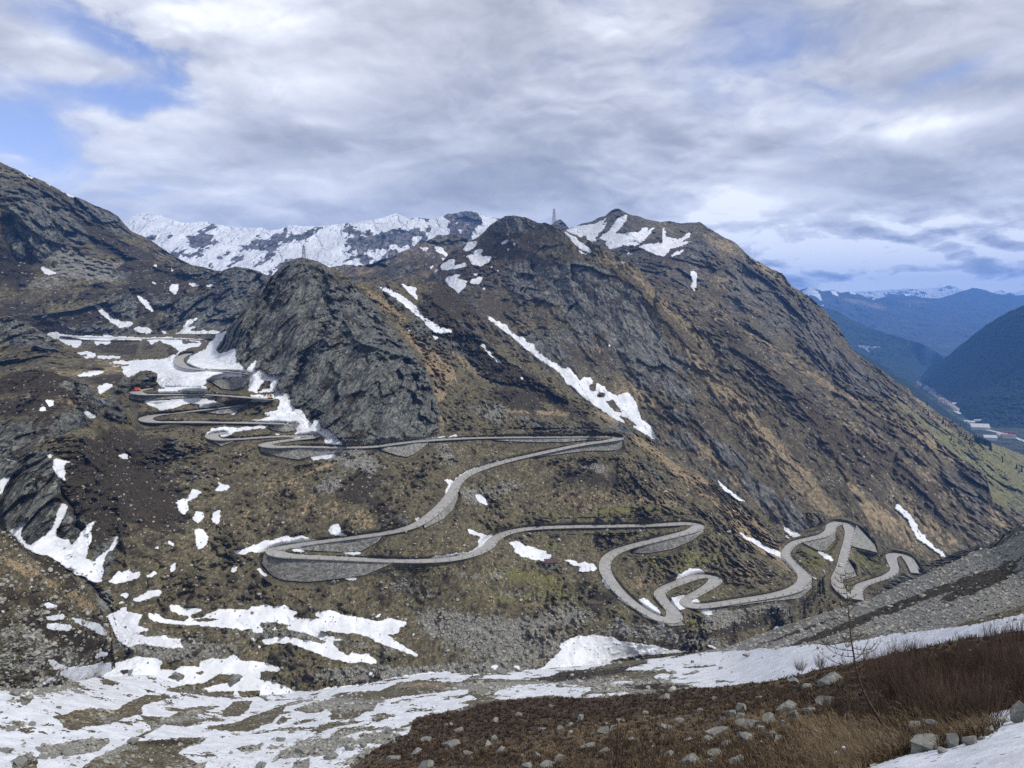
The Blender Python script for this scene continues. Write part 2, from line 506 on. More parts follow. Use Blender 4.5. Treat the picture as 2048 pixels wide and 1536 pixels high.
    rc = kk.mix(kk.ss(nb2, 0.44, 0.30, 0, 0.40), rc, P['rock3'])
    ve2 = kk.voro(kk.vm('ADD', sp, kk.vm('SCALE', kk.noise(sp, 0.5, 4, 0.6, col=True), sc=3.5)), 0.15, 'DISTANCE_TO_EDGE', 0)
    rc = kk.mix(kk.ss(ve2, 0.035, 0.0, 0.0, 0.85), rc, tuple(x * 0.35 for x in P['rock2']))
    wr = kk.ss(kk.m('ADD', rock, kk.m('MULTIPLY', jit, 0.8)), 0.40, 0.60)
    col = kk.mix(wr, col, rc)
    mot = kk.m('MULTIPLY', kk.ss(nf, 0.28, 0.72, 0.66, 1.36), kk.ss(nm, 0.30, 0.70, 0.74, 1.26))
    col = kk.vm('SCALE', col, sc=mot)
    wsn = kk.ss(kk.m('ADD', snow, kk.m('ADD', kk.m('MULTIPLY', jit, 0.5), kk.m('MULTIPLY', jf, 0.5))), 0.45, 0.55)
    sncol = kk.mix(kk.ss(kk.m('ADD', nb, kk.m('MULTIPLY', jit, 0.5)), 0.38, 0.64), tuple(x * 0.80 for x in P['snow']), P['snow'])
    sncol = kk.mix(kk.ss(nr, 0.60, 0.78, 0, 0.35), sncol, (0.52, 0.50, 0.46))
    sncol = kk.mix(kk.m('MULTIPLY', stn, 0.8), sncol, P['rock2'])
    if tint != 1.0:
        col = kk.vm('SCALE', col, sc=tint)
    col = kk.mix(wsn, col, sncol)
    kk.l.new(col, bs.inputs['Base Color'])
    kk.l.new(kk.ss(wsn, 0, 1, 0.95, 0.7), bs.inputs['Roughness'])
    h = kk.m('ADD', kk.m('MULTIPLY', nr, kk.m('MULTIPLY', wr, 1.6)), kk.m('ADD', kk.m('MULTIPLY', nm, 0.6), kk.m('MULTIPLY', nf, 0.25)))
    h = kk.m('ADD', h, kk.m('MULTIPLY', kk.m('MULTIPLY', vd, -0.8), ww))
    h = kk.m('ADD', h, kk.m('MULTIPLY', kk.ss(ve2, 0.10, 0.0, 0.0, -1.6), wr))
    h = kk.m('MULTIPLY', h, kk.ss(wsn, 0, 1, 1.0, 0.45))
    bp = kk.n.new('ShaderNodeBump'); bp.inputs['Strength'].default_value = bump; bp.inputs['Distance'].default_value = 1.0 / sc
    kk.l.new(h, bp.inputs['Height']); kk.l.new(bp.outputs[0], bs.inputs['Normal'])
    return m

# ============================================================ the road: (u, v, elevation, half width); None = covered by snow or hidden
ROAD_SEGS = [
    # upper snow-cleared road
    [(92, 669, -25, 4), (160, 674, -25.5, 4), (250, 676, -26, 4), (330, 677, -27, 4), (420, 680, -28, 4)],
    [(380, 706, -36, 3.4), (365, 712, -37, 3.6), (357, 720, -38, 4.2), (362, 729, -38.7, 4.4), (376, 735, -39.3, 4), (398, 738.5, -40, 3.4), (430, 741, -41, 2.8), (470, 744, -42, 2.5), (500, 748, -43, 2.5)],
    [(306, 776, -51, 3.2), (290, 778, -51.4, 3.4), (276, 781, -51.8, 4), (272, 784.5, -52, 4.5), (285, 788, -52.3, 4), (330, 788, -53, 3.2), (400, 788, -54, 3.2), (450, 791, -55, 3.2), (510, 795.5, -56.5, 3.2), (550, 798, -57.5, 3.0)],
    [(487, 809, -62, 3.2), (440, 815, -63, 3.2), (390, 821, -64, 3.2), (340, 826, -65, 3.4), (305, 831, -65.8, 4), (291, 837, -66.3, 4.6), (300, 842.5, -66.7, 4.4), (340, 843.5, -67.3, 3.2), (420, 844, -68.2, 3), (500, 845, -69.2, 3), (570, 846.5, -70, 3)],
    [(450, 864, -73.5, 3), (430, 868, -74, 3.4), (424, 873, -74.5, 4), (436, 878, -75, 4), (480, 877, -75.6, 3), (540, 873, -76.2, 3), (600, 871.5, -76.8, 3), (634, 871, -77.2, 3.5), (622, 875, -77.5, 3), (585, 879, -78, 3), (548, 884, -78.5, 3.6), (530, 889, -78.9, 4.6), (545, 893, -79.2, 4.2),
     (600, 892.5, -79.8, 3.2), (680, 894, -80.8, 3.2), (740, 893, -81.8, 3.2), (790, 887, -82.8, 3.2), (840, 881.5, -83.8, 3.2), (920, 876.5, -85.5, 3.2), (1000, 874.3, -87.5, 3.2), (1100, 873.6, -90, 3.2), (1190, 872.8, -92, 3.3), (1228, 873.2, -93, 4.2), (1237, 876.5, -93.4, 4.6), (1220, 880.5, -93.9, 3.6),
     (1160, 889.5, -95, 3.2), (1090, 904, -96.8, 3.2), (1020, 920, -98.6, 3.2), (960, 938, -100.5, 3.2), (928, 953, -101.8, 3.2), (913, 968, -102.9, 3.3), (905, 984, -104, 3.4), (890, 1004, -105.3, 3.4), (868, 1025, -106.8, 3.4), (842, 1044, -108.3, 3.3), (810, 1057, -109.7, 3.2),
     (760, 1067, -111.2, 3.2), (700, 1075, -112.8, 3.2), (640, 1083, -114.4, 3.3), (590, 1090, -115.7, 3.8), (560, 1096, -116.5, 4.6), (549, 1102.5, -117, 5), (562, 1109, -117.4, 4.4), (610, 1113, -118.2, 3.3), (680, 1116, -119.4, 3.2), (760, 1119.5, -120.8, 3.2), (840, 1121, -122, 3.2), (900, 1117.5, -123.2, 3.2),
     (945, 1108, -124.3, 3.2), (975, 1093, -125.3, 3.6), (988, 1078, -126.2, 3.4), (1015, 1065, -127.2, 3.2), (1060, 1056.5, -128.5, 3.2), (1130, 1053, -130, 3.2), (1220, 1051.5, -131.8, 3.2), (1310, 1049.5, -133.6, 3.2), (1368, 1046.5, -134.9, 3.8), (1392, 1048.5, -135.6, 4.6), (1394, 1056, -136.2, 4.6),
     (1370, 1065, -136.9, 3.6), (1320, 1077.5, -138.2, 3.2), (1270, 1090, -139.5, 3.2), (1232, 1103, -140.8, 3.4), (1213, 1119, -142, 3.6), (1210, 1139, -143.2, 3.6), (1221, 1161, -144.3, 3.4), (1240, 1184, -145.3, 3.3), (1264, 1205, -146.3, 3.2), (1290, 1222, -147.3, 3.2), (1315, 1235.5, -148.2, 3.6), (1338, 1240, -149, 4.4),
     (1349, 1233, -149.8, 4.6), (1343, 1219, -150.6, 3.6), (1327, 1201, -151.4, 3.4), (1319, 1188, -152, 3.5), (1330, 1176, -152.6, 3.2), (1360, 1164, -153.4, 3.2), (1395, 1153, -154.2, 3.4), (1420, 1152.5, -154.8, 4.4), (1431, 1160, -155.4, 4.6), (1420, 1171, -156, 3.6), (1397, 1185, -156.8, 3.2), (1377, 1196, -157.5, 3.2),
     (1370, 1204, -158, 3.6), (1382, 1211, -158.5, 4), (1420, 1210, -159.3, 3.3), (1480, 1201, -160.8, 3.2), (1540, 1191.5, -162.4, 3.3), (1582, 1181, -163.7, 4), (1605, 1168, -164.8, 4.6), (1609, 1153, -165.8, 4.6), (1598, 1138, -166.6, 3.8), (1582, 1122, -167.5, 3.2), (1572, 1110, -168.2, 3.4), (1576, 1097, -168.9, 3.3), (1592, 1084, -169.8, 3.2),
     (1620, 1077, -170.7, 3.2), (1645, 1071, -171.6, 3.6), (1660, 1062, -172.5, 4.4), (1664, 1051, -173.5, 4.8), (1679, 1045, -174.5, 5.0), (1695, 1050, -175.6, 5.0), (1699, 1065, -176.7, 4.0), (1695, 1085, -178, 3.4), (1689, 1108, -179.6, 3.6), (1682, 1135, -181.5, 3.6), (1674, 1160, -183.3, 4.4), (1680, 1178, -184.8, 4.0), (1700, 1196, -187, 3.4)],
    [(1716, 1199, -188.3, 4), (1714, 1184, -189.4, 4.2), (1722, 1171, -190.6, 3.6), (1745, 1162, -191.8, 3.1), (1772, 1153, -193.2, 3.1), (1789, 1141, -194.6, 3.4), (1785, 1125, -196.4, 4), (1783, 1112, -198, 4.8), (1797, 1108, -199.4, 5.0), (1812, 1113, -200.6, 4.8), (1822, 1126, -202, 4), (1830, 1146, -204, 3.2)],
]
ROADS = []
for seg in ROAD_SEGS:
    c_ = catmull(seg, 12)
    rx, rz = ray(c_[:, 0], c_[:, 1])
    Yc = c_[:, 2] / rz
    P3 = np.stack([rx * Yc, Yc, c_[:, 2]], -1)
    # even steps of 1.5 m with light smoothing
    d = np.r_[0, np.cumsum(np.linalg.norm(np.diff(P3, axis=0), axis=1))]
    n = max(8, int(d[-1] / 1.2))
    t = np.linspace(0, d[-1], n)
    P3 = np.stack([np.interp(t, d, P3[:, j]) for j in range(3)], -1); hw = np.interp(t, d, c_[:, 3]) * 0.86
    for _ in range(3):
        P3[1:-1] = P3[:-2] * .25 + P3[1:-1] * .5 + P3[2:] * .25
    T = np.gradient(P3, axis=0); T[:, 2] = 0
    for _ in range(8):
        T[1:-1] = T[:-2] * .25 + T[1:-1] * .5 + T[2:] * .25
    T /= np.linalg.norm(T, axis=1)[:, None] + 1e-9
    N = np.stack([T[:, 1], -T[:, 0], 0 * T[:, 0]], -1)      # to the right of travel
    ROADS.append(dict(P=P3, N=N, hw=hw, d=t))


def topx(P):
    cp, sp = math.cos(PITCH), math.sin(PITCH)
    fwd = P[..., 1] * cp - P[..., 2] * sp
    up = P[..., 1] * sp + P[..., 2] * cp
    return 1024 + F * P[..., 0] / fwd, 768 - F * up / fwd


# canvases of the road bed: hard limit (terrain stays below the deck) and soft pull (terrain meets it)
LIMIT = np.full((CH, CW), 9.0, np.float32)      # on w = 1/Y ; terrain w must be <= LIMIT
PULLW = np.zeros((CH, CW), np.float32); PULLC = np.zeros((CH, CW), np.float32)


def scatter(P, back=0.7, pull=True):
    u, v = topx(P)
    i = np.floor(u + MARG).astype(int).ravel(); j = np.floor(v + MARG).astype(int).ravel()
    w = (1.0 / (P[..., 1] + back)).ravel().astype(np.float32)
    ok = (i > 2) & (j > 2) & (i < CW - 3) & (j < CH - 3)
    i, j, w = i[ok], j[ok], w[ok]
    if pull:
        np.add.at(PULLW, (j, i), w); np.add.at(PULLC, (j, i), 1)
    tmp = np.full((CH, CW), 9.0, np.float32)
    np.minimum.at(tmp, (j, i), w)
    return tmp


def dilate(tmp, r=2):
    o = tmp.copy()
    for dy in range(-r, r + 1):
        for dx in range(-r, r + 1):
            if dx or dy: o = np.minimum(o, np.roll(np.roll(tmp, dy, 0), dx, 1))
    return o


for R in ROADS:
    offs = np.linspace(-1, 1, 41)
    P = R['P'][:, None, :] + R['N'][:, None, :] * (offs[None, :, None] * (R['hw'][:, None, None] + 0.15))
    P2 = (P[1:] + P[:-1]) / 2
    LIMIT = np.minimum(LIMIT, scatter(np.concatenate([P, P2]), 0.06))
LIMIT = dilate(LIMIT, 1)

# retaining walls: top edge and foot, on the picture; label
WALLS = [
    ([(1071, 909), (1128, 897), (1175, 887), (1215, 882), (1238, 878), (1244, 877)], [(1071, 914), (1128, 907), (1175, 901), (1220, 901), (1238, 899), (1244, 893)], "long grey stone retaining wall under the right end of the highest wide hairpin", 0),
    ([(989, 877), (1068, 876), (1190, 876)], [(992, 881), (1063, 884), (1130, 884), (1187, 879)], "low stone wall under the straight upper road left of its right-hand hairpin", 0),
    ([(522, 893), (578, 895), (623, 895), (689, 897)], [(521, 903), (562, 914), (598, 919), (623, 912), (684, 904)], "tall masonry retaining wall with a drain hole below the small left hairpin by the dark crag", 0),
    ([(763, 895), (796, 891), (832, 886), (857, 882)], [(763, 900), (796, 911), (815, 914), (832, 906), (856, 888)], "stone retaining wall under the road bend at the foot of the grey rock face", 0),
    ([(425, 880), (466, 880)], [(428, 884), (443, 892), (466, 883)], "small stone wall under the left hairpin with snow around it", 0),
    ([(259, 788), (322, 790), (381, 790), (427, 792)], [(261, 798), (287, 801), (357, 796), (427, 794)], "long low stone wall below the hairpin with the orange machine", 0),
    ([(416, 762), (452, 757), (500, 751.5)], [(423, 764), (444, 777), (465, 780), (488, 773), (500, 758)], "curved stone wall holding the snow-covered road beside the snow gully", 1),
    ([(399, 821), (446, 817), (488, 811)], [(404, 823), (439, 828), (463, 826), (488, 813)], "stone wall with a drain hole under the road above the middle left hairpin", 0),
    ([(535, 855), (568, 850), (596, 845)], [(545, 859), (566, 864), (587, 862), (599, 848)], "short stone wall above the dirty snow lump between two bends", 1),
    ([(527, 1110), (557, 1113), (629, 1117), (705, 1121), (781, 1124)], [(524, 1127), (542, 1150), (565, 1160), (616, 1164), (679, 1157), (730, 1150), (761, 1137), (783, 1127)], "broad high stone retaining wall below the big left hairpin", 0),
    ([(603, 1094), (654, 1087), (717, 1079), (766, 1070)], [(608, 1100), (679, 1104), (725, 1101), (756, 1083)], "dark stone wall inside the big left hairpin between its two legs", 0),
    ([(846, 1048), (866, 1032), (892, 1006), (913, 975)], [(850, 1056), (886, 1038), (907, 1018), (917, 990)], "stone wall along the outer side of the rising curve above the big left hairpin", 0),
    ([(1284, 1090), (1332, 1079), (1370, 1070), (1404, 1058)], [(1264, 1105), (1292, 1107), (1345, 1098), (1383, 1081), (1408, 1063)], "pale stone wall under the right hairpin in the centre right of the slope", 0),
    ([(1328, 1247), (1345, 1245), (1358, 1237)], [(1338, 1252), (1352, 1252), (1370, 1250)], "small stone wall at the lowest bend of the serpentine", 0),
    ([(1388, 1215), (1459, 1207), (1535, 1196), (1596, 1182), (1622, 1163)], [(1391, 1221), (1459, 1213), (1535, 1203), (1601, 1196), (1624, 1175)], "long low stone wall under the lowest straight road above the stream bed", 0),
    ([(1604, 1083), (1642, 1076), (1671, 1066)], [(1607, 1086), (1637, 1101), (1650, 1101), (1671, 1079)], "stone wall in front of the far narrow hairpin over a drain and snow strip", 0),
    ([(1713, 1050), (1707, 1073), (1703, 1092)], [(1729, 1066), (1749, 1089), (1755, 1105)], "triangular stone bank right of the far narrow hairpin", 1),
    ([(1696, 1120), (1690, 1140), (1686, 1160)], [(1706, 1132), (1710, 1143), (1713, 1152)], "triangular stone wall right of the road with the white car", 1),
    ([(1825, 1119), (1829, 1130)], [(1834, 1126), (1842, 1142)], "stone bank on the outer side of the farthest bend", 1),
]
mf = box(PULLC, 3); mw = box(PULLW, 3)


def roadY(u, v):
    for r in (2, 5, 9, 16):
        a = samp_(u, v, r)
        if a: return a
    return None


def samp_(u, v, r):
    i, j = int(u + MARG), int(v + MARG)
    c = PULLC[j - r:j + r + 1, i - r:i + r + 1].sum(); w_ = PULLW[j - r:j + r + 1, i - r:i + r + 1].sum()
    return (c / w_) if c > 0 else None


WALLM = []
for (top, bot, lab, free) in WALLS:
    n = 34
    tpx = resample(top, n); bpx = resample(bot, n)
    Yt = np.array([roadY(a, b) or np.nan for a, b in tpx])
    if np.isnan(Yt).any():
        g = ~np.isnan(Yt); Yt = np.interp(np.arange(n), np.arange(n)[g], Yt[g])
    Yt = np.convolve(np.pad(Yt, 4, mode='edge'), np.ones(9) / 9, 'valid')
    rx0, rz0 = ray(tpx[:, 0], tpx[:, 1]); rx1, rz1 = ray(bpx[:, 0], bpx[:, 1])
    hgt = np.abs(rz0 - rz1) * Yt
    Yt2 = Yt - 0.2; Yb = Yt2 - 0.22 * hgt - 0.3
    if lab.startswith('triangular'): Yb = Yt2 * 1.035
    m_ = 14; rows = []
    for s_ in np.linspace(0, 1, m_):
        uu = tpx[:, 0] * (1 - s_) + bpx[:, 0] * s_; vv = tpx[:, 1] * (1 - s_) + bpx[:, 1] * s_
        rows.append(at(uu, vv, Yt2 * (1 - s_) + Yb * s_))
    G_ = np.stack(rows)                      # m_, n, 3
    WALLM.append((G_, lab))
    dense = []
    for s_ in np.linspace(-0.02, 1.0, 60):
        uu = tpx[:, 0] * (1 - s_) + bpx[:, 0] * s_; vv = tpx[:, 1] * (1 - s_) + bpx[:, 1] * s_
        Yd = Yt2 * (1 - s_) + Yb * s_
        q = np.stack([uu, vv, Yd], -1); q = resample(q, 700)
        dense.append(at(q[:, 0], q[:, 1], q[:, 2]))
    dn = np.stack(dense)
    t_ = scatter(dn, 0.25, pull=True)
    LIMIT = np.minimum(LIMIT, dilate(t_, 2))
PULL_W = np.zeros((CH, CW), np.float32)
PULLM = (PULLC > 0).astype(np.float32); PULLV = np.where(PULLC > 0, PULLW / np.maximum(PULLC, 1e-6), 0)
for r_ in (14, 8, 4, 2, 1):
    pc = box(PULLM, r_); pw_ = box(PULLV, r_)
    g_ = pc > 1e-4
    nv = np.where(g_, pw_ / np.maximum(pc, 1e-4), 0)
    cf = np.clip(pc * (6.0 if r_ > 2 else 1.6), 0, 1) if r_ < 14 else 1.0
    PULL_W = np.where(g_, PULL_W * (1 - cf) + nv * cf, PULL_W)
PULL_W = box(PULL_W, 1)
PULL_A = np.clip(box(box(PULLM, 7), 7) * 5.0, 0, 1)
ROADMASK = box((PULLC > 0).astype(np.float32), 1)


# ============================================================ terrain masses
def tps(pts, lam=2e-5):
    P = np.array([(p[0] / 1000.0, p[1] / 1000.0) for p in pts]); w = []
    for p in pts:
        val = p[2]
        if val < 0: _, rz_ = ray(p[0], p[1]); val = val / rz_
        w.append(1000.0 / val)
    w = np.array(w)
    n = len(P)
    d2 = ((P[:, None] - P[None]) ** 2).sum(-1)
    K = np.where(d2 > 0, 0.5 * d2 * np.log(d2 + 1e-20), 0) + lam * np.eye(n)
    A = np.zeros((n + 3, n + 3)); A[:n, :n] = K; A[:n, n] = 1; A[:n, n + 1:] = P; A[n, :n] = 1; A[n + 1:, :n] = P.T
    sol = np.linalg.solve(A, np.r_[w, 0, 0, 0])
    def ev(u, v):
        o = np.empty(u.size); uf = u.ravel() / 1000.0; vf = v.ravel() / 1000.0
        for s0 in range(0, u.size, 40000):
            a = uf[s0:s0 + 40000, None] - P[None, :, 0]; b = vf[s0:s0 + 40000, None] - P[None, :, 1]
            q = a * a + b * b
            o[s0:s0 + 40000] = (0.5 * q * np.log(q + 1e-20)) @ sol[:n] + sol[n] + sol[n + 1] * uf[s0:s0 + 40000] + sol[n + 2] * vf[s0:s0 + 40000]
        return o.reshape(u.shape) / 1000.0
    return ev


_WJ = np.random.RandomState(99).rand(256, 3).astype(np.float32)


def worley(p):
    """nearest jittered cell: (distance, gap to the second, cell hash, offset from the cell's point)"""
    p = p.astype(np.float32); n = len(p)
    base = np.floor(p).astype(np.int32)
    d1 = np.full(n, 1e9, np.float32); d2 = d1.copy(); hid = np.zeros(n, np.int32); off = np.zeros((n, 3), np.float32)
    for dx in (-1, 0, 1):
        hx = _PERM[(base[:, 0] + dx) & 255]
        for dy in (-1, 0, 1):
            hy = _PERM[hx + ((base[:, 1] + dy) & 255)]
            for dz in (-1, 0, 1):
                h = _PERM[hy + ((base[:, 2] + dz) & 255)]
                v = p - (base + np.array([dx, dy, dz], np.int32) + _WJ[h])
                d = (v * v).sum(1)
                m = d < d1
                d2 = np.where(m, d1, np.minimum(d2, d)); d1 = np.where(m, d, d1); hid = np.where(m, h, hid); off[m] = v[m]
    return np.sqrt(d1), np.sqrt(d2) - np.sqrt(d1), hid, off


MASS = {}
KINDS = ('snow', 'rock', 'heath', 'green', 'scree', 'tan')


def build_mass(name, key, top, bot, ctrl, mat, step=2.0, vstep=2.0, covers=None, amp=0.05, L0=80.0, rid=0.6, streak=None, sk=3.0,
               rough=2.0, wlim=None, uselimit=False, lam=2e-5, rockh=(0.35, 1.0), kind='structure', small=1.0, fp=None, seed=0.0, ysc=1.0, cst=False, slabs=1.0):
    top = np.asarray(top, float); bot = np.asarray(bot, float)
    us = np.arange(top[0, 0], top[-1, 0] + .1, step)
    vt = np.interp(us, top[:, 0], top[:, 1]); vb = np.interp(us, bot[:, 0], bot[:, 1])
    q = np.stack([us * 0.045, us * 0 + seed, us * 0], -1)
    vt = vt + rough * (fbm(q, 4) * 1.3) + rough * 0.5 * ridged(q * 4 + 5, 2) * 0.7
    vb = np.maximum(vb, vt + 4)
    nr = int((vb - vt).max() / vstep) + 2
    t = np.linspace(0, 1, nr)
    U = np.broadcast_to(us[None], (nr, us.size)).copy(); V = vt[None] + (vb - vt)[None] * t[:, None]
    w = tps(ctrl, lam)(U, V)
    wmin, wmax = (wlim or (1.0 / 1e5, 1.0))
    w = np.clip(w, wmin, wmax)
    if uselimit:
        a = samp(PULL_A, U, V); pwv = samp(PULL_W, U, V)
        g = (pwv > 0) & (a > 0)
        w = np.where(g, w * (1 - a) + pwv * a, w)
        near = a
    else:
        near = np.zeros_like(w)
    Y = 1.0 / w
    P = at(U, V, Y)
    shp = U.shape
    Pf = P.reshape(-1, 3) * np.array([1.0, ysc, 1.0])
    A = Pf.copy()
    if streak is not None:
        d_ = np.array(streak, float) * np.array([1, ysc, 1]); d_ /= np.linalg.norm(d_)
        A = Pf - np.outer(Pf @ d_, d_) * (1 - 1.0 / sk)
    Cf = A if cst else Pf
    fpx = np.median(Y) / F * (fp or 1.0)
    # ---- cover
    cov = {}
    uw = U + 2.6 * fbm(np.stack([U.ravel() * .09, V.ravel() * .13, U.ravel() * 0 + 3], -1), 3).reshape(shp)
    vw = V + 2.2 * fbm(np.stack([U.ravel() * .09, V.ravel() * .13, U.ravel() * 0 + 9], -1), 3).reshape(shp)
    big = fbm(Pf / L0 * 1.3, 4, off=3.0).reshape(shp)
    mid = fbm(Cf / (fpx * 34), 5, gain=0.62, off=11.0).reshape(shp)
    if cst: mid = 0.40 * mid + 0.75 * fbm(Pf / (fpx * 26), 4, gain=0.62, off=71.0).reshape(shp)
    def midk(o_):
        q_ = fbm(Cf / (fpx * 34), 5, gain=0.62, off=11.0 + o_).reshape(shp)
        if cst: q_ = 0.40 * q_ + 0.75 * fbm(Pf / (fpx * 26), 3, gain=0.62, off=71.0 + o_).reshape(shp)
        return q_
    fine = fbm(Cf / (fpx * 8), 3, gain=0.6, off=23.0).reshape(shp)
    dx = np.gradient(P, axis=1); dy_ = np.gradient(P, axis=0)
    N = np.cross(dx, dy_); N /= np.linalg.norm(N, axis=-1, keepdims=True) + 1e-12
    R_ = P / np.linalg.norm(P, axis=-1, keepdims=True)
    nd = np.abs((N * R_).sum(-1))
    edge = fbm(np.stack([U.ravel() * .22, V.ravel() * .30, U.ravel() * 0 + 5], -1), 3, gain=0.65).reshape(shp)
    for kd in KINDS:
        base, ab, am, af = (covers or {}).get(kd, (0.0, 0, 0, 0))
        val = base + ab * big * (1 if kd in ('rock', 'snow') else -1) + (am * (midk(hash_k(kd)) if hash_k(kd) else mid) if am else 0) + af * fine
        for (gs, kk_, cx_, cy_, rx_, ry_, rot, st) in SPOTS:
            if kk_ != kd or key not in gs: continue
            c0, s0 = math.cos(rot), math.sin(rot)
            a_ = (U - cx_); b_ = (V - cy_)
            pp_ = (a_ * c0 + b_ * s0) / rx_; qq_ = (b_ * c0 - a_ * s0) / ry_
            r2 = pp_ ** 2 + qq_ ** 2
            if r2.min() > 9: continue
            val = val + st * np.exp(-r2 ** 1.3)
        hard = np.zeros((CH, CW), np.float32); anyh = False; neg = np.zeros((CH, CW), np.float32); anyn = False
        for (gs, kk_, tile, pts, v_) in POLYS:
            if kk_ != kd or key not in gs: continue
            if v_ > 0: fill(hard, tp(tile, pts), v_); anyh = True
            else: fill(hard, tp(tile, pts), 0.0); fill(neg, tp(tile, pts), 1.0); anyn = True
        if anyh or anyn:
            wob = 1.0 if kd == 'snow' else 2.2
            Uq = U + (uw - U) * wob; Vq = V + (vw - V) * wob
            hh = box(hard, 1 if kd == 'snow' else 4)
            if kd == 'snow': hh = box(hh, 2)
            hv = samp(hh, Uq, Vq)
            if kd == 'snow': hv = sst(hv * 1.35 + 0.34 * fine + 0.28 * edge - 0.04, 0.25, 0.72)
            val = val * (1 - np.clip(hv, 0, 1)) + hv * 1.0
            if anyn: val = val * (1 - samp(box(neg, 1), Uq, Vq))
        cov[kd] = np.clip(val, 0, 1)
    if key == 'P':
        isl = fbm(P.reshape(-1, 3) / np.array([9.0, 16.0, 9.0]), 5, gain=0.6, off=91.0).reshape(shp) + 0.25 * fine
        cov['snow'] = cov['snow'] * (1 - sst(isl, 0.22, 0.34) * (1 - sst(U, 1250, 1500) * 0.8))
    cov['scree'] = cov['scree'] * (1 - sst(cov['heath'] + 0.3 * mid, 0.45, 0.75))
    if uselimit:
        rm = samp(ROADMASK, U, V)
        cov['snow'] = cov['snow'] * (1 - 0.0 * rm)
    # ---- relief along the line of sight
    octs = max(2, int(math.log2(L0 / (fpx * 3.0))))
    rk = cov['rock']
    gainr = 0.52
    h1 = ridged(A / (L0 * 0.8), octs, 2.05, gainr, 5.0 + seed).reshape(shp)
    h2 = fbm(Pf / L0, octs, 2.0, 0.5, 9.0 + seed).reshape(shp)
    oc2 = max(2, octs - 3)
    h3 = ridged(A / (fpx * 26), 3, 2.1, 0.6, 41.0 + seed).reshape(shp)
    slab = np.zeros(U.shape); gap = np.ones(U.shape)
    rsel = (rk > 0.08).ravel()
    if rsel.sum() > 500 and slabs > 0:
        Aw = A[rsel]
        wv_ = np.stack([gnoise(Aw / (fpx * 40) + 7), gnoise(Aw / (fpx * 40) + 57), gnoise(Aw / (fpx * 40) + 107)], -1)
        acc = np.zeros(len(Aw)); gp = np.ones(len(Aw))
        for lam_, ka_ in ((95.0, 0.30), (36.0, 0.34), (15.0, 0.30)):
            L_ = fpx * lam_
            _, g2_, hd_, of_ = worley(Aw / L_ + wv_ * 0.35 + lam_)
            acc += L_ * ka_ * ((_WJ[hd_, 0] - 0.5) * 0.45 + (of_ * _G[hd_]).sum(1) * 0.75)
            if lam_ > 20: gp = np.minimum(gp, g2_ * (1.0 if lam_ > 50 else 1.5))
        t_ = slab.ravel(); t_[rsel] = acc; slab = t_.reshape(U.shape)
        t_ = gap.ravel(); t_[rsel] = gp; gap = t_.reshape(U.shape)
    # crevices and ledges hold dark growth
    crev = (1 - cov['snow']) * np.clip(sst(-h3 - 0.25 * h1 + 0.3 * fine, 0.22, 0.62) * 0.8 + (1 - sst(gap, 0.03, 0.12)) * sst(mid, -0.2, 0.35), 0, 1) * rk * (1.0 if key in ('E', 'I', 'H', 'G') else 0.38)
    patch = sst(midk(211.0) + 0.5 * fine, 0.20, 0.55) * rk * (1 - cov['snow'])
    cov['rock'] = np.clip(rk - 0.75 * crev - 0.8 * patch, 0, 1)
    cov['heath'] = np.clip(cov['heath'] * (1 - 0.6 * rk) + 0.95 * crev + 0.6 * patch, 0, 1)
    for (ks_, pl_, wd_, dm_) in CREASES:
        if key not in ks_: continue
        pl_ = catmull(pl_, 5); best = np.full(U.shape, 1e9)
        x0_, y0_ = pl_.min(0) - 3 * wd_; x1_, y1_ = pl_.max(0) + 3 * wd_
        msk = (U > x0_) & (U < x1_) & (V > y0_) & (V < y1_)
        um = U[msk] + 16 * mid[msk] + 5 * fine[msk]; vm_ = V[msk] + 14 * big[msk]; bb_ = np.full(um.shape, 1e9)
        for (ax_, ay_), (bx_, by_) in zip(pl_[:-1], pl_[1:]):
            ll = (bx_ - ax_) ** 2 + (by_ - ay_) ** 2 + 1e-9
            tt = np.clip(((um - ax_) * (bx_ - ax_) + (vm_ - ay_) * (by_ - ay_)) / ll, 0, 1)
            bb_ = np.minimum(bb_, (um - ax_ - tt * (bx_ - ax_)) ** 2 + (vm_ - ay_ - tt * (by_ - ay_)) ** 2)
        g_ = np.zeros(U.shape); g_[msk] = np.exp(-np.sqrt(bb_) / wd_ * 1.4)
        h2 = h2 + g_ * (0.55 if key in ('E', 'G') else (0.18 if dm_ < 0 else 0.32)) * (1 + 0.8 * mid) * dm_ / (amp * L0 * (1 - rid)) / (rockh[0] + (rockh[1] - rockh[0]) * rk)
    H = amp * L0 * (h2 * (1 - rid) + rid * h1 * 0.8) * (rockh[0] + (rockh[1] - rockh[0]) * rk)
    H = H + small * h3 * fpx * 4.6 * (0.10 + 0.90 * rk) * (1 - 0.6 * cov['snow']) + small * fine * fpx * 1.3 * (0.5 + 0.5 * cov['heath'] + 0.9 * cov['scree'])
    H = H + slabs * slab * rk * (1 - 0.92 * cov['snow'])
    sn = cov['snow']
    H = H * (1 - 0.50 * sn) + sn * fpx * 1.8
    H = H * (1 - 0.92 * near)
    # keep the silhouette where it was surveyed
    dist = np.linalg.norm(P, axis=-1)
    dl = H / np.maximum(nd, 0.30)
    Y2 = Y * (1 - np.clip(dl / dist, -0.2, 0.2))
    w2 = 1.0 / Y2
    if uselimit:
        # push the ground behind deck and walls
        ui = np.clip((U + MARG).astype(int), 0, CW - 1); vi = np.clip((V + MARG).astype(int), 0, CH - 1)
        w2 = np.minimum(w2, LIMIT[vi, ui])
    Y2 = 1.0 / w2
    P = at(U, V, Y2)
    # back slope behind the crest
    back = []
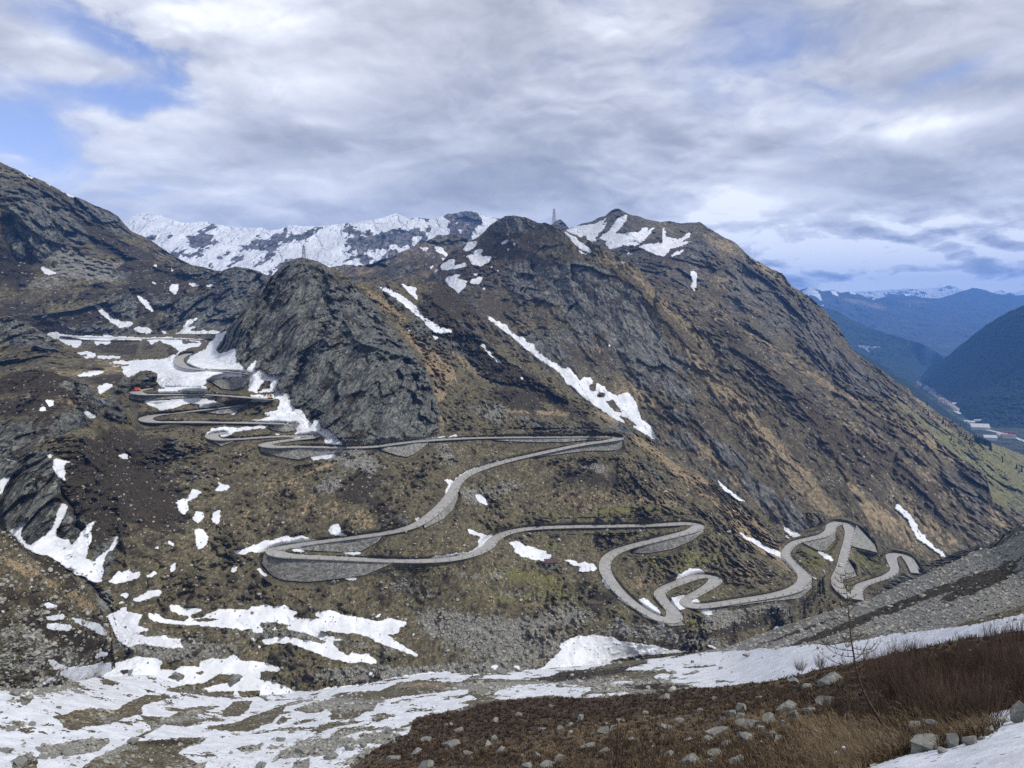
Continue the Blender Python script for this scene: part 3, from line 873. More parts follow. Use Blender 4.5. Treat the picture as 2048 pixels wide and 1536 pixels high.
    for j, f in ((3, 0.09), (2, 0.04), (1, 0.012)):
        d_y = Y2[0] * f
        rx_, rz_ = ray(U[0], V[0])
        Yb = Y2[0] + d_y
        back.append(np.stack([rx_ * Yb, Yb, rz_ * Yb - 0.55 * d_y - Y2[0] * 0.0006], -1))
    G_ = np.concatenate([np.stack(back), P], 0)
    nrr, nc = G_.shape[:2]
    idx = np.arange(nrr * nc).reshape(nrr, nc)
    Fq = np.stack([idx[:-1, :-1], idx[1:, :-1], idx[1:, 1:], idx[:-1, 1:]], -1).reshape(-1, 4)
    def pk(a, b, c):
        z = [np.concatenate([np.repeat(cov[x][:1], 3, 0), cov[x]], 0).ravel() for x in (a, b, c)]
        return np.stack(z + [np.ones_like(z[0])], -1)
    me = mesh_np(name, G_.reshape(-1, 3), Fq, mat, True, {'cover_a': pk('snow', 'rock', 'heath'), 'cover_b': pk('green', 'scree', 'tan')})
    o = link(name, me); tag(o, kind=kind)
    MASS[key] = dict(us=us, V=V, Y=Y2, cov=cov, P=P, o=o)
    return o


def hash_k(s): return {'snow': 0, 'rock': 0, 'heath': 37, 'green': 83, 'scree': 131, 'tan': 59}[s]


def Yat(key, u, v):
    M = MASS[key]; us = M['us']
    i = int(np.clip(round((u - us[0]) / (us[1] - us[0])), 0, len(us) - 1))
    return float(np.interp(v, M['V'][:, i], M['Y'][:, i]))


def covat(key, kd, u, v):
    M = MASS[key]; us = M['us']
    i = int(np.clip(round((u - us[0]) / (us[1] - us[0])), 0, len(us) - 1))
    return float(np.interp(v, M['V'][:, i], M['cov'][kd][:, i]))


def grid_lookup(key, u, v, what):
    M = MASS[key]; us = M['us']
    i = np.clip(np.round((u - us[0]) / (us[1] - us[0])).astype(int), 0, len(us) - 1)
    Vc = M['V'][:, i]
    t = (v - Vc[0]) / (Vc[-1] - Vc[0]); n = Vc.shape[0]
    ok = (t >= 0) & (t <= 1) & (u >= us[0]) & (u <= us[-1])
    j = np.clip(np.round(t * (n - 1)).astype(int), 0, n - 1)
    A = M['P'] if what == 'P' else M['cov'][what]
    return A[j, i], ok

# ============================================================ cover survey
POLYS = []
SPOTS = []
CREASES = [   # ridges (+) and gullies (-): polyline, width, metres
    (('E',), [(700, 575), (668, 620), (640, 680), (605, 735), (575, 785)], 9, -16),
    (('E',), [(655, 545), (668, 600), (665, 650), (640, 700)], 14, 8),
    (('E',), [(690, 640), (720, 690), (770, 700), (830, 715), (860, 780)], 12, 10),
    (('E',), [(745, 600), (800, 650), (850, 710), (880, 790)], 10, -7),
    (('E',), [(560, 560), (530, 610), (500, 680), (490, 730)], 10, -6),
    (('E',), [(620, 700), (600, 760), (620, 820), (660, 870)], 8, -5),
    (('E',), [(760, 730), (740, 790), (750, 860)], 8, -6),
    (('E',), [(820, 740), (830, 800), (850, 850)], 7, -5),
    (('E',), [(832, 620), (900, 680), (960, 740), (1040, 780)], 9, -10),
    (('E',), [(860, 590), (940, 660), (1050, 750), (1150, 810)], 12, 7),
    (('E',), [(230, 1000), (250, 1080), (255, 1150)], 16, 7), (('E',), [(120, 960), (150, 1040), (170, 1100)], 8, -8),
    (('E',), [(0, 1120), (120, 1140), (180, 1170), (215, 1200), (235, 1260)], 9, -6),
    (('D',), [(1172, 585), (1182, 621), (1186, 660), (1205, 700)], 6, -18), (('D',), [(1215, 540), (1222, 600), (1235, 680), (1250, 760)], 7, -14),
    (('D',), [(1060, 520), (1075, 580), (1060, 640)], 8, -14), (('D',), [(1010, 470), (1050, 500), (1100, 520), (1180, 540)], 10, 8),
    (('D',), [(1120, 560), (1135, 620), (1160, 700), (1200, 770)], 8, -12), (('D',), [(1290, 600), (1320, 680), (1380, 760), (1450, 830)], 9, -12),
    (('D',), [(1260, 560), (1320, 620), (1390, 700), (1470, 790), (1540, 880), (1620, 970)], 9, 12), (('D',), [(1360, 700), (1430, 800), (1520, 900), (1600, 990)], 8, -10),
    (('D',), [(950, 480), (990, 540), (960, 590)], 12, 8), (('D',), [(1400, 900), (1480, 960), (1560, 1040)], 9, 9),
    (('D',), [(1400, 880), (1450, 930), (1500, 975)], 6, -9),
    (('C2',), [(1340, 562), (1400, 640), (1480, 720), (1560, 800), (1640, 890)], 9, -14), (('C2',), [(1470, 690), (1560, 760), (1640, 860), (1700, 950)], 9, 12),
    (('C2',), [(1600, 760), (1680, 850), (1740, 940), (1790, 1010)], 10, -16), (('C2',), [(1680, 790), (1750, 860), (1830, 950), (1900, 1050)], 10, 13),
    (('C2',), [(1790, 900), (1790, 960), (1830, 1030), (1880, 1090)], 8, -16), (('C2',), [(1850, 880), (1900, 950), (1960, 1050)], 9, 10), (('C2',), [(1700, 860), (1740, 960), (1790, 1010)], 8, -8),
    (('C',), [(1400, 470), (1440, 520), (1480, 570), (1500, 640), (1560, 690)], 10, 16), (('C',), [(1440, 500), (1500, 560), (1540, 620), (1600, 720), (1680, 800)], 9, -22),
    (('C',), [(1520, 540), (1570, 600), (1620, 680), (1700, 760)], 10, 14), (('C',), [(1590, 600), (1640, 680), (1690, 760), (1760, 810)], 8, -16),
    (('C',), [(1395, 520), (1385, 570), (1400, 600)], 8, -14), (('C',), [(1237, 420), (1260, 460), (1290, 490)], 10, 16), (('C',), [(1340, 445), (1330, 480), (1300, 520)], 10, 10),
    (('G',), [(20, 420), (60, 460), (120, 490), (180, 500)], 12, 12), (('G',), [(180, 480), (250, 520), (310, 560)], 10, -10), (('G',), [(120, 440), (220, 490), (330, 540)], 9, 9), (('G',), [(0, 410), (60, 405), (110, 400)], 8, -12),
]


def SN(keys, tile, *polys, kind='snow', v=1.0):
    for p in polys: POLYS.append((keys, kind, tile, p, v))


def SP(keys, kind, *L):
    for l in L:
        (cx_, cy_, rx_, ry_, rot, st) = (tuple(l) + (0.0, 0.8))[:6] if len(l) < 6 else l
        SPOTS.append((keys, kind, cx_, cy_, rx_, ry_, rot, st))


SN('G', 'T1', [(465, 310), (500, 320), (590, 370), (585, 382), (540, 360)], [(150, 175), (200, 200), (270, 225), (258, 210), (200, 185)],
   [(325, 915), (360, 920), (400, 945), (455, 975), (370, 980), (340, 960)], [(290, 235), (380, 270), (440, 300), (380, 262)])
SN('H', 'T1', [(710, 1155), (760, 1190), (800, 1250), (880, 1320), (960, 1350), (1050, 1355), (1020, 1390), (950, 1400), (880, 1360), (800, 1290), (740, 1220)],
   [(1050, 1400), (1110, 1395), (1190, 1410), (1195, 1440), (1150, 1445), (1080, 1430)], [(1070, 1140), (1120, 1160), (1170, 1200), (1210, 1270), (1200, 1280), (1150, 1240), (1100, 1180)],
   [(1350, 1060), (1410, 1055), (1400, 1110), (1375, 1150), (1360, 1120), (1330, 1105)], [(1475, 1045), (1540, 1048), (1590, 1072), (1520, 1075)], [(1620, 1065), (1690, 1050), (1650, 1085)],
   [(570, 1095), (640, 1060), (700, 1050), (800, 1010), (830, 1005), (820, 1030), (700, 1065), (600, 1100)], [(1205, 895), (1235, 900), (1225, 930)], [(1350, 935), (1385, 930), (1350, 960)],
   [(1430, 1420), (1480, 1340), (1580, 1320), (1510, 1360), (1470, 1400), (1560, 1380), (1480, 1430), (1640, 1420), (1740, 1430), (1700, 1460), (1640, 1475), (1430, 1470), (1330, 1470)],
   [(1250, 1395), (1320, 1440), (1350, 1475), (1310, 1470)], [(720, 1125), (770, 1120), (740, 1140)], [(310, 1335), (400, 1275), (340, 1330)], [(1190, 1045), (1250, 1045), (1220, 1058)], [(1290, 1030), (1330, 1040), (1300, 1042)], [(340, 1190), (390, 1180), (350, 1200)], [(0, 1020), (40, 1040), (0, 1090)])
SN('FHE', 'T5', [(365, 110), (440, 98), (560, 125), (820, 130), (820, 105), (860, 105), (870, 130), (960, 135), (1400, 140), (1640, 155), (1620, 165), (1250, 160), (1190, 195), (1170, 160), (870, 150), (870, 180), (760, 195), (740, 165), (640, 155), (640, 200), (600, 215), (540, 195), (450, 150), (400, 135)])
FLE = ('FL', 'E')
SN(FLE, 'T5', [(365, 110), (440, 98), (560, 125), (820, 130), (820, 105), (860, 105), (870, 130), (960, 135), (1400, 140), (1640, 155), (1620, 165), (1250, 160), (1190, 195), (1170, 160), (870, 150), (870, 180), (760, 195), (740, 165), (640, 155), (640, 200), (600, 215), (540, 195), (450, 150), (400, 135)],
   [(1250, 165), (1440, 165), (1430, 190), (1600, 180), (1560, 205), (1480, 220), (1440, 240), (1400, 275), (1370, 300), (1400, 330), (1450, 370), (1500, 385), (1560, 390), (1700, 385), (1900, 395), (1970, 430), (1880, 445), (1600, 470), (1440, 495), (1390, 520), (1440, 540), (1560, 555), (1700, 575), (1640, 582), (1460, 575), (1380, 575), (1300, 575), (1240, 565), (1250, 545), (1360, 545), (1390, 520), (1250, 515), (1230, 470), (1300, 465), (1400, 455), (1330, 430), (1240, 420), (1200, 400), (1100, 395), (1040, 430), (980, 430), (960, 400), (1100, 350), (1060, 340), (880, 380), (880, 370), (1180, 330), (1260, 310), (1330, 295), (1420, 250), (1350, 200)],
   [(590, 440), (700, 405), (850, 395), (780, 430), (680, 440)], [(820, 335), (930, 325), (1060, 320), (1230, 315), (1200, 330), (960, 345)],
   [(1790, 85), (1700, 230), (1720, 270), (1780, 250), (1860, 220), (1850, 300), (1920, 390), (2000, 410), (2048, 400), (2048, 460), (1970, 430), (1900, 405), (1560, 385), (1470, 335), (1500, 290), (1620, 230), (1700, 120)],
   [(770, 520), (830, 500), (900, 510), (850, 545), (830, 560), (790, 580), (770, 560)], [(580, 265), (660, 250), (750, 260), (755, 275), (690, 300), (620, 290), (690, 285), (700, 268), (600, 278)])
SN(('E',), 'V', [(1060, 170), (1100, 150), (1160, 80), (1165, 100), (1140, 180), (1200, 160), (1240, 205), (1330, 220), (1410, 200), (1350, 260), (1320, 320), (1340, 345), (1440, 385), (1460, 460), (1490, 500), (1560, 520), (1590, 580), (1640, 635), (1680, 585), (1710, 660), (1780, 680), (1900, 800), (1910, 812), (1750, 795), (1755, 740), (1700, 730), (1640, 735), (1480, 720), (1540, 670), (1470, 685), (1530, 630), (1500, 615), (1440, 625), (1370, 640), (1270, 640), (1300, 620), (1160, 605), (1050, 605), (1210, 590), (1330, 560), (1215, 555), (1250, 535), (1340, 515), (1380, 430), (1360, 415), (1310, 415), (1240, 440), (1130, 445), (1100, 430), (1200, 415), (1250, 405), (1120, 395), (1250, 395), (1330, 390), (1330, 350), (1170, 365), (1100, 345), (1110, 220), (1060, 190)],
   [(200, 435), (250, 425), (380, 420), (540, 410), (700, 410), (860, 450), (910, 475), (800, 485), (660, 497), (690, 470), (600, 450), (500, 480), (400, 505), (340, 515), (300, 490), (230, 455)], [(915, 540), (1010, 515), (960, 555)], [(190, 580), (210, 565), (340, 540), (345, 545)],
   [(730, 745), (740, 700), (800, 670), (900, 655), (980, 665), (1180, 650), (1210, 630), (1220, 645), (1260, 650), (1260, 660), (1000, 690), (960, 710), (880, 745), (850, 735), (870, 710), (820, 715), (790, 745)],
   [(1320, 710), (1370, 715), (1350, 740), (1330, 730)], [(1460, 735), (1540, 735), (1540, 750), (1470, 750)], [(1620, 910), (1700, 890), (1860, 890), (1780, 925), (1640, 939)],
   [(320, 345), (400, 340), (500, 350), (640, 345), (760, 360), (880, 372), (880, 378), (400, 368), (320, 362)], [(170, 330), (230, 315), (230, 322)], [(140, 300), (165, 310), (150, 320)], [(515, 670), (540, 668), (525, 682)])
SN(('E',), 'V', [(1170, 350), (1230, 260), (1290, 270), (1280, 330), (1220, 330), (1190, 355)], v=-1)
SN(('E',), 'T6', [(1490, 822), (1570, 815), (1540, 825)], [(1670, 795), (1800, 770), (2040, 750), (2030, 758), (1800, 785), (1700, 800)])
SN(('E',), 'T7', [(80, 690), (190, 672), (220, 682), (140, 690)], [(200, 1020), (240, 980), (330, 935), (450, 900), (600, 860), (665, 848), (660, 855), (460, 915), (330, 955), (260, 1000), (200, 1030)],
   [(105, 1020), (170, 1025), (200, 1030), (150, 1110), (60, 1195), (110, 1140), (150, 1060)], [(355, 1140), (385, 1135), (440, 1180), (460, 1230), (420, 1215), (370, 1180)], [(630, 1205), (660, 1205), (655, 1218)],
   [(225, 192), (300, 225), (310, 232), (240, 205)], [(435, 240), (480, 240), (450, 255)], [(690, 205), (740, 215), (730, 235)])
SN(('I', 'E'), 'T5', [(300, 705), (350, 680), (370, 710), (340, 715)], [(350, 630), (420, 635), (425, 670), (390, 680)], [(665, 720), (700, 712), (770, 745), (740, 770), (690, 765)],
   [(0, 1260), (80, 1220), (60, 1280), (0, 1390)], [(40, 1085), (130, 1085), (150, 1120), (60, 1100)])
SN(('E',), 'T5', [(370, 1055), (405, 1050), (410, 1080), (375, 1090)], [(420, 1090), (500, 1100), (560, 1115), (500, 1140), (515, 1190), (510, 1270), (470, 1240), (420, 1170)], [(920, 1065), (1010, 1050), (1010, 1105)],
   [(1710, 1265), (1740, 1290), (1820, 1310), (1760, 1350), (1695, 1345), (1730, 1310)], [(1390, 1440), (1440, 1400), (1470, 1410), (1520, 1330), (1590, 1350), (1540, 1400), (1480, 1430), (1480, 1500), (1450, 1530), (1410, 1500)])
SN(('E', 'K'), 'S1', [(70, 240), (150, 200), (230, 125), (200, 190), (165, 240), (170, 300), (200, 345), (240, 355), (330, 300), (380, 260), (430, 190), (450, 110), (490, 20), (535, 50), (500, 140), (440, 240), (440, 270), (470, 310), (540, 315), (560, 360), (610, 310), (650, 240), (690, 195), (755, 155), (730, 210), (710, 240), (725, 300), (690, 380), (675, 455), (740, 490), (800, 430), (870, 370), (890, 320), (930, 270), (930, 310), (890, 390), (830, 430), (810, 490), (815, 540), (800, 640), (730, 640), (640, 600), (540, 550), (450, 480), (380, 440), (300, 430), (200, 380), (160, 340), (130, 300)])
SN(('E',), 'S1', [(860, 640), (900, 590), (945, 560), (960, 575), (1020, 535), (1030, 580), (1110, 560), (1105, 605), (1000, 640), (900, 660)], [(1110, 615), (1180, 590), (1210, 555), (1240, 575), (1200, 600)], [(1410, 0), (1480, 0), (1480, 70), (1450, 110), (1410, 90)],
   [(1510, 155), (1550, 90), (1605, 90), (1600, 140), (1560, 185)], [(1670, 170), (1680, 95), (1735, 85), (1735, 170)], [(1535, 230), (1600, 230), (1640, 290), (1630, 350), (1560, 400), (1545, 330)], [(1335, 560), (1350, 510), (1390, 490), (1375, 560)], [(1820, 570), (1840, 510), (1870, 530)],
   [(930, 740), (1030, 735), (980, 770)], [(1030, 790), (1090, 760), (1170, 720), (1280, 710), (1270, 745), (1180, 770), (1100, 795)], [(920, 820), (960, 790), (975, 815)], [(1170, 375), (1260, 370), (1260, 382)], [(1320, 310), (1385, 360), (1330, 355)], [(1300, 690), (1320, 665), (1335, 690)],
   [(840, 910), (900, 890), (960, 850), (1010, 840), (980, 880), (1120, 900), (1100, 950), (1080, 990), (1180, 1020), (1100, 1040), (1070, 1055), (1160, 1080), (1310, 1065), (1320, 1090), (1420, 1090), (1420, 1130), (1450, 1160), (1350, 1165), (1200, 1145), (1100, 1135), (1000, 1160), (940, 1110), (900, 1050), (880, 980)],
   [(1160, 900), (1240, 895), (1290, 940), (1440, 955), (1500, 920), (1400, 900), (1340, 870), (1340, 820), (1400, 830), (1480, 860), (1620, 860), (1500, 900), (1510, 930), (1600, 925), (1700, 890), (1850, 860), (2048, 870), (2048, 1000), (1880, 1020), (1700, 985), (1500, 985), (1300, 970), (1200, 950)])
SN(('E',), 'S1', [(1480, 950), (1620, 930), (1740, 940), (1620, 960)], v=-1)
SN(('E', 'P'), 'S2', [(25, 920), (60, 895), (150, 865), (250, 855), (300, 890), (380, 870), (410, 840), (520, 825), (600, 840), (680, 825), (710, 870), (775, 880), (740, 905), (700, 915), (860, 940), (960, 930), (900, 905), (910, 885), (1040, 870), (1150, 910), (1270, 925), (1330, 945), (1420, 955), (1500, 930), (1560, 945), (1640, 970), (1570, 1010), (1560, 1050), (1440, 1060), (1500, 1080), (1560, 1120), (1620, 1160), (1720, 1220), (1700, 1228), (1600, 1195), (1480, 1150), (1400, 1120), (1330, 1080), (1250, 1055), (1100, 1045), (1010, 1030), (900, 1030), (960, 1050), (1060, 1080), (1130, 1105), (1040, 1110), (1080, 1180), (1150, 1220), (1280, 1270), (1200, 1290), (1100, 1260), (990, 1240), (900, 1195), (800, 1160), (700, 1120), (600, 1130), (500, 1130), (490, 1100), (600, 1080), (700, 1080), (840, 1110), (980, 1130), (1000, 1120), (900, 1070), (760, 1030), (680, 1020), (700, 985), (600, 960), (450, 960), (400, 1000), (340, 1020), (200, 1005), (0, 990), (0, 955), (170, 950)],
   [(1170, 1220), (1200, 1195), (1260, 1220), (1320, 1205), (1400, 1275), (1340, 1295), (1260, 1260)], [(400, 1000), (440, 985), (510, 1020), (500, 1045), (420, 1040)], [(540, 1010), (600, 1010), (615, 1030)], [(370, 1085), (450, 1085), (440, 1105)], [(1365, 915), (1450, 895), (1400, 925)],
   [(0, 1280), (100, 1245), (180, 1260), (270, 1220), (330, 1270), (450, 1270), (560, 1300), (630, 1320), (620, 1350), (500, 1345), (380, 1360), (300, 1385), (150, 1390), (60, 1430), (0, 1420)],
   [(1320, 1385), (1340, 1355), (1370, 1365)], [(430, 1150), (490, 1150), (470, 1165)], [(1655, 1055), (1710, 1050), (1680, 1065)])
SN(('E',), 'S2', [(250, 390), (330, 400), (370, 375), (450, 350), (490, 325), (560, 320), (650, 290), (690, 280), (730, 300), (800, 280), (860, 305), (960, 320), (880, 335), (760, 345), (660, 360), (590, 370), (540, 395), (470, 415), (400, 405), (350, 430), (290, 420)],
   [(720, 375), (800, 375), (825, 400), (780, 410), (730, 400)], [(1080, 410), (1200, 410), (1250, 405), (1275, 428), (1180, 428)], [(1010, 240), (1040, 200), (1080, 185), (1100, 215), (1110, 260), (1160, 280), (1150, 295), (1090, 280), (1040, 270)], [(1690, 165), (1700, 140), (1730, 130), (1720, 160)],
   [(440, 540), (480, 540), (520, 580), (530, 610), (490, 590)], [(1120, 612), (1200, 610), (1250, 622), (1190, 632)], [(240, 575), (265, 515), (290, 520), (280, 560)], [(120, 100), (150, 80), (165, 120), (150, 180), (110, 180), (100, 140)], [(250, 300), (285, 292), (270, 305)])
SN(('E',), 'S3', [(615, 335), (690, 325), (760, 360), (900, 400), (955, 440), (940, 470), (880, 480), (800, 465), (700, 440), (660, 400), (665, 375)], [(1060, 470), (1120, 475), (1180, 500), (1220, 485), (1290, 510), (1320, 545), (1250, 560), (1170, 560), (1190, 530), (1100, 500)],
   [(290, 225), (340, 245), (420, 270), (490, 280), (460, 340), (420, 390), (320, 425), (200, 430), (110, 455), (0, 462), (0, 455), (200, 420), (330, 400), (380, 360), (385, 320), (410, 300), (320, 270)], [(1360, 600), (1420, 710), (1400, 700), (1365, 640)], [(1450, 768), (1520, 775), (1580, 815), (1680, 880), (1755, 945), (1700, 925), (1600, 850), (1500, 790)],
   [(1640, 790), (1690, 775), (1740, 810), (1800, 860), (1820, 905), (1780, 905), (1700, 850)], [(1780, 960), (1820, 955), (1855, 985), (1845, 1005)], [(1895, 825), (1910, 770), (2010, 745), (1980, 800), (2040, 850), (1920, 865)], [(1940, 640), (1950, 600), (2048, 540), (2048, 580), (1990, 620)], [(610, 222), (640, 218), (620, 228)], [(195, 235), (215, 228), (220, 242)], [(470, 1320), (500, 1295), (535, 1310), (510, 1335)], [(645, 1310), (700, 1305), (715, 1330)])
SN(('E', 'P'), 'S3', [(890, 1325), (950, 1260), (1010, 1210), (1040, 1180), (1020, 1140), (1080, 1100), (1150, 1075), (1300, 1065), (1440, 1085), (1500, 1110), (1640, 1135), (1780, 1150), (1900, 1185), (2048, 1190), (2048, 1200), (1700, 1215), (1500, 1245), (1300, 1300), (1100, 1335), (960, 1350)])
SN(('E',), 'S4', [(680, 640), (690, 590), (760, 570), (780, 540), (860, 540), (915, 570), (850, 580), (770, 610), (700, 640)], [(650, 790), (750, 745), (760, 780), (720, 800), (780, 840), (750, 850), (680, 865), (640, 840), (700, 820)], [(780, 800), (830, 780), (875, 800), (850, 825), (790, 820)],
   [(810, 855), (880, 850), (960, 870), (965, 905), (920, 905), (860, 875)], [(1180, 260), (1240, 285), (1350, 340), (1500, 415), (1600, 510), (1650, 590), (1640, 600), (1580, 530), (1500, 450), (1350, 375), (1200, 290), (1130, 215)], [(1510, 205), (1580, 235), (1660, 275), (1600, 290)], [(1500, 262), (1560, 285), (1575, 305)],
   [(1800, 400), (1860, 430), (1925, 485), (1890, 480), (1810, 420)], [(1690, 560), (1740, 590), (1810, 625), (1760, 610)], [(915, 1140), (960, 1145), (1000, 1170), (970, 1180)], [(380, 790), (420, 770), (480, 820), (555, 890), (540, 910), (480, 870)])
SN(('E',), 'T2', [(990, 700), (1070, 725), (1030, 735)], [(1410, 680), (1460, 685), (1560, 740), (1700, 830), (1720, 890), (1790, 940), (1900, 1000), (2000, 1040), (1900, 1060), (1840, 1040), (1760, 950), (1700, 900), (1620, 840), (1540, 770), (1430, 700)],
   [(1460, 634), (1560, 656), (1680, 690), (1730, 700), (1690, 715), (1720, 790), (1660, 740), (1590, 670)], [(1830, 1065), (1890, 1080), (1850, 1098)], [(1240, 940), (1270, 945), (1255, 955)], [(1615, 1000), (1670, 1030), (1640, 1030)], [(1580, 1040), (1612, 1060), (1595, 1058)], [(1975, 1088), (2030, 1085), (1990, 1098)])
SN(('E',), 'T3', [(385, 1190), (430, 1220), (480, 1290), (540, 1340), (590, 1370), (530, 1360), (460, 1290)])
SN(('D',), 'T3', [(390, 940), (430, 980), (480, 1010), (560, 1050), (600, 1060), (620, 1100), (700, 1165), (740, 1160), (760, 1200), (820, 1215), (860, 1290), (960, 1350), (1040, 1400), (1100, 1400), (1140, 1500), (1180, 1536), (1080, 1536), (1060, 1480), (980, 1410), (860, 1330), (760, 1250), (650, 1160), (560, 1090), (480, 1030)],
   [(1045, 320), (1120, 360), (1200, 420), (1290, 490), (1250, 490), (1180, 460), (1130, 410)], [(1145, 470), (1200, 485), (1265, 512), (1200, 505)], [(550, 425), (590, 395), (635, 385), (590, 425)], [(580, 490), (640, 450), (680, 400), (670, 430), (620, 475)], [(260, 470), (300, 410), (370, 400), (360, 440), (300, 490)],
   [(270, 520), (340, 510), (360, 470), (420, 470), (390, 520), (490, 520), (470, 560), (400, 600), (330, 580), (310, 540)], [(80, 600), (130, 560), (200, 545), (180, 600), (280, 570), (290, 600), (200, 620), (100, 635)], [(120, 700), (180, 670), (240, 660), (200, 700), (290, 710), (280, 750), (220, 820), (180, 780), (130, 730)],
   [(20, 660), (60, 610), (60, 640)], [(330, 670), (390, 650), (370, 675)], [(310, 720), (380, 690), (420, 680), (390, 740), (330, 735)], [(470, 605), (520, 585), (490, 610)], [(520, 640), (550, 625), (540, 645)], [(410, 785), (440, 765), (430, 790)], [(1500, 560), (1550, 565), (1520, 575)], [(1405, 1210), (1420, 1215), (1415, 1250)])
SN(('D',), 'T7', [(795, 0), (870, 40), (960, 95), (1050, 150), (1100, 140), (1140, 190), (1190, 250), (1210, 210), (1250, 215), (1290, 245), (1250, 280), (1260, 320), (1300, 330), (1320, 265), (1380, 290), (1400, 330), (1480, 360), (1560, 335), (1600, 370), (1630, 440), (1660, 540), (1740, 600), (1760, 640), (1780, 700), (1740, 690), (1600, 600), (1480, 560), (1400, 510), (1300, 440), (1200, 370), (1100, 260), (1090, 220), (1000, 150), (900, 90)])
SN(('D',), 'T7', [(1320, 335), (1380, 335), (1370, 380), (1330, 375)], [(1380, 400), (1440, 390), (1520, 500), (1450, 480)], [(1480, 510), (1560, 540), (1640, 600), (1560, 590)], v=-1)
SN(('D', 'E'), 'U2', [(620, 815), (700, 870), (800, 950), (900, 1020), (800, 975), (700, 900)], [(1160, 1190), (1220, 1215), (1310, 1265), (1250, 1275)])
SN(('C2',), 'T8', [(1025, 655), (1055, 615), (1080, 650), (1160, 715), (1200, 780), (1230, 840), (1280, 900), (1340, 960), (1400, 1000), (1440, 1040), (1490, 1062), (1400, 1030), (1300, 960), (1200, 890), (1160, 810), (1120, 740), (1060, 680)])
SN(('E',), 'T8', [(135, 795), (200, 820), (300, 870), (230, 880), (180, 840)], [(140, 855), (200, 880), (200, 900)], [(0, 955), (60, 985), (150, 1030), (230, 1090), (280, 1180), (270, 1190), (200, 1100), (120, 1040), (0, 980)], [(420, 980), (500, 1020), (560, 1078), (480, 1050)], [(270, 1120), (350, 1170), (440, 1220), (360, 1190)], [(940, 1070), (990, 1110), (985, 1120)], [(725, 1170), (750, 1185), (735, 1190)])
SN(('C',), 'T3', [(1065, 315), (1180, 280), (1300, 270), (1400, 210), (1330, 300), (1250, 360), (1200, 370), (1120, 340)], [(1330, 380), (1400, 330), (1460, 250), (1480, 220), (1555, 200), (1540, 240), (1500, 300), (1450, 350), (1520, 340), (1580, 330), (1640, 340), (1700, 290), (1720, 300), (1700, 340), (1780, 280), (1760, 310), (1690, 390), (1640, 430), (1500, 440), (1430, 465), (1380, 430), (1400, 400)],
   [(1640, 450), (1700, 430), (1830, 420), (1830, 330), (1850, 310), (1860, 370), (1960, 390), (2048, 330), (2048, 370), (1960, 410), (2048, 410), (1900, 450), (1890, 480), (1840, 520), (1780, 510), (1720, 480)], [(1900, 520), (1960, 480), (2030, 455), (1950, 510)], [(1530, 500), (1620, 490), (1560, 510)], [(1830, 310), (1850, 285), (1855, 300)], [(1230, 380), (1330, 300), (1400, 250), (1370, 300), (1300, 370), (1310, 410), (1240, 400)])
SN(('C',), 'U1', [(440, 500), (460, 480), (485, 500), (480, 600), (470, 635), (440, 600), (455, 570)], [(285, 355), (390, 300), (340, 340), (290, 370)], [(590, 215), (635, 212), (600, 222)], [(585, 170), (597, 170), (590, 190)], [(210, 290), (330, 270), (490, 238), (300, 300)], [(130, 330), (180, 300), (230, 320), (160, 355)])
# valley bottom and near snow fields
SN(('P', 'E'), 'S5', [(0, 925), (80, 925), (200, 960), (240, 905), (320, 940), (450, 940), (600, 890), (640, 870), (560, 840), (470, 800), (520, 740), (640, 740), (880, 700), (890, 720), (1060, 660), (1220, 670), (1280, 700), (1240, 760), (1380, 770), (1420, 730), (1560, 740), (1700, 690), (1840, 655), (1900, 690), (2048, 710), (2048, 1700), (-300, 1700), (-300, 940)],
   [(320, 870), (370, 820), (440, 830), (330, 880)], [(370, 680), (430, 690), (520, 740), (430, 760)], [(745, 670), (770, 625), (850, 620), (850, 650)], [(340, 240), (400, 235), (460, 265), (370, 275)], [(350, 350), (500, 320), (510, 360), (380, 370)], [(370, 400), (440, 395), (570, 415), (540, 455), (380, 440)], [(550, 345), (650, 370), (790, 400), (850, 490), (800, 490), (700, 430), (600, 390)], [(980, 680), (1040, 620), (1000, 650)], [(90, 260), (160, 295), (150, 300)], [(800, 570), (840, 570), (840, 590)])
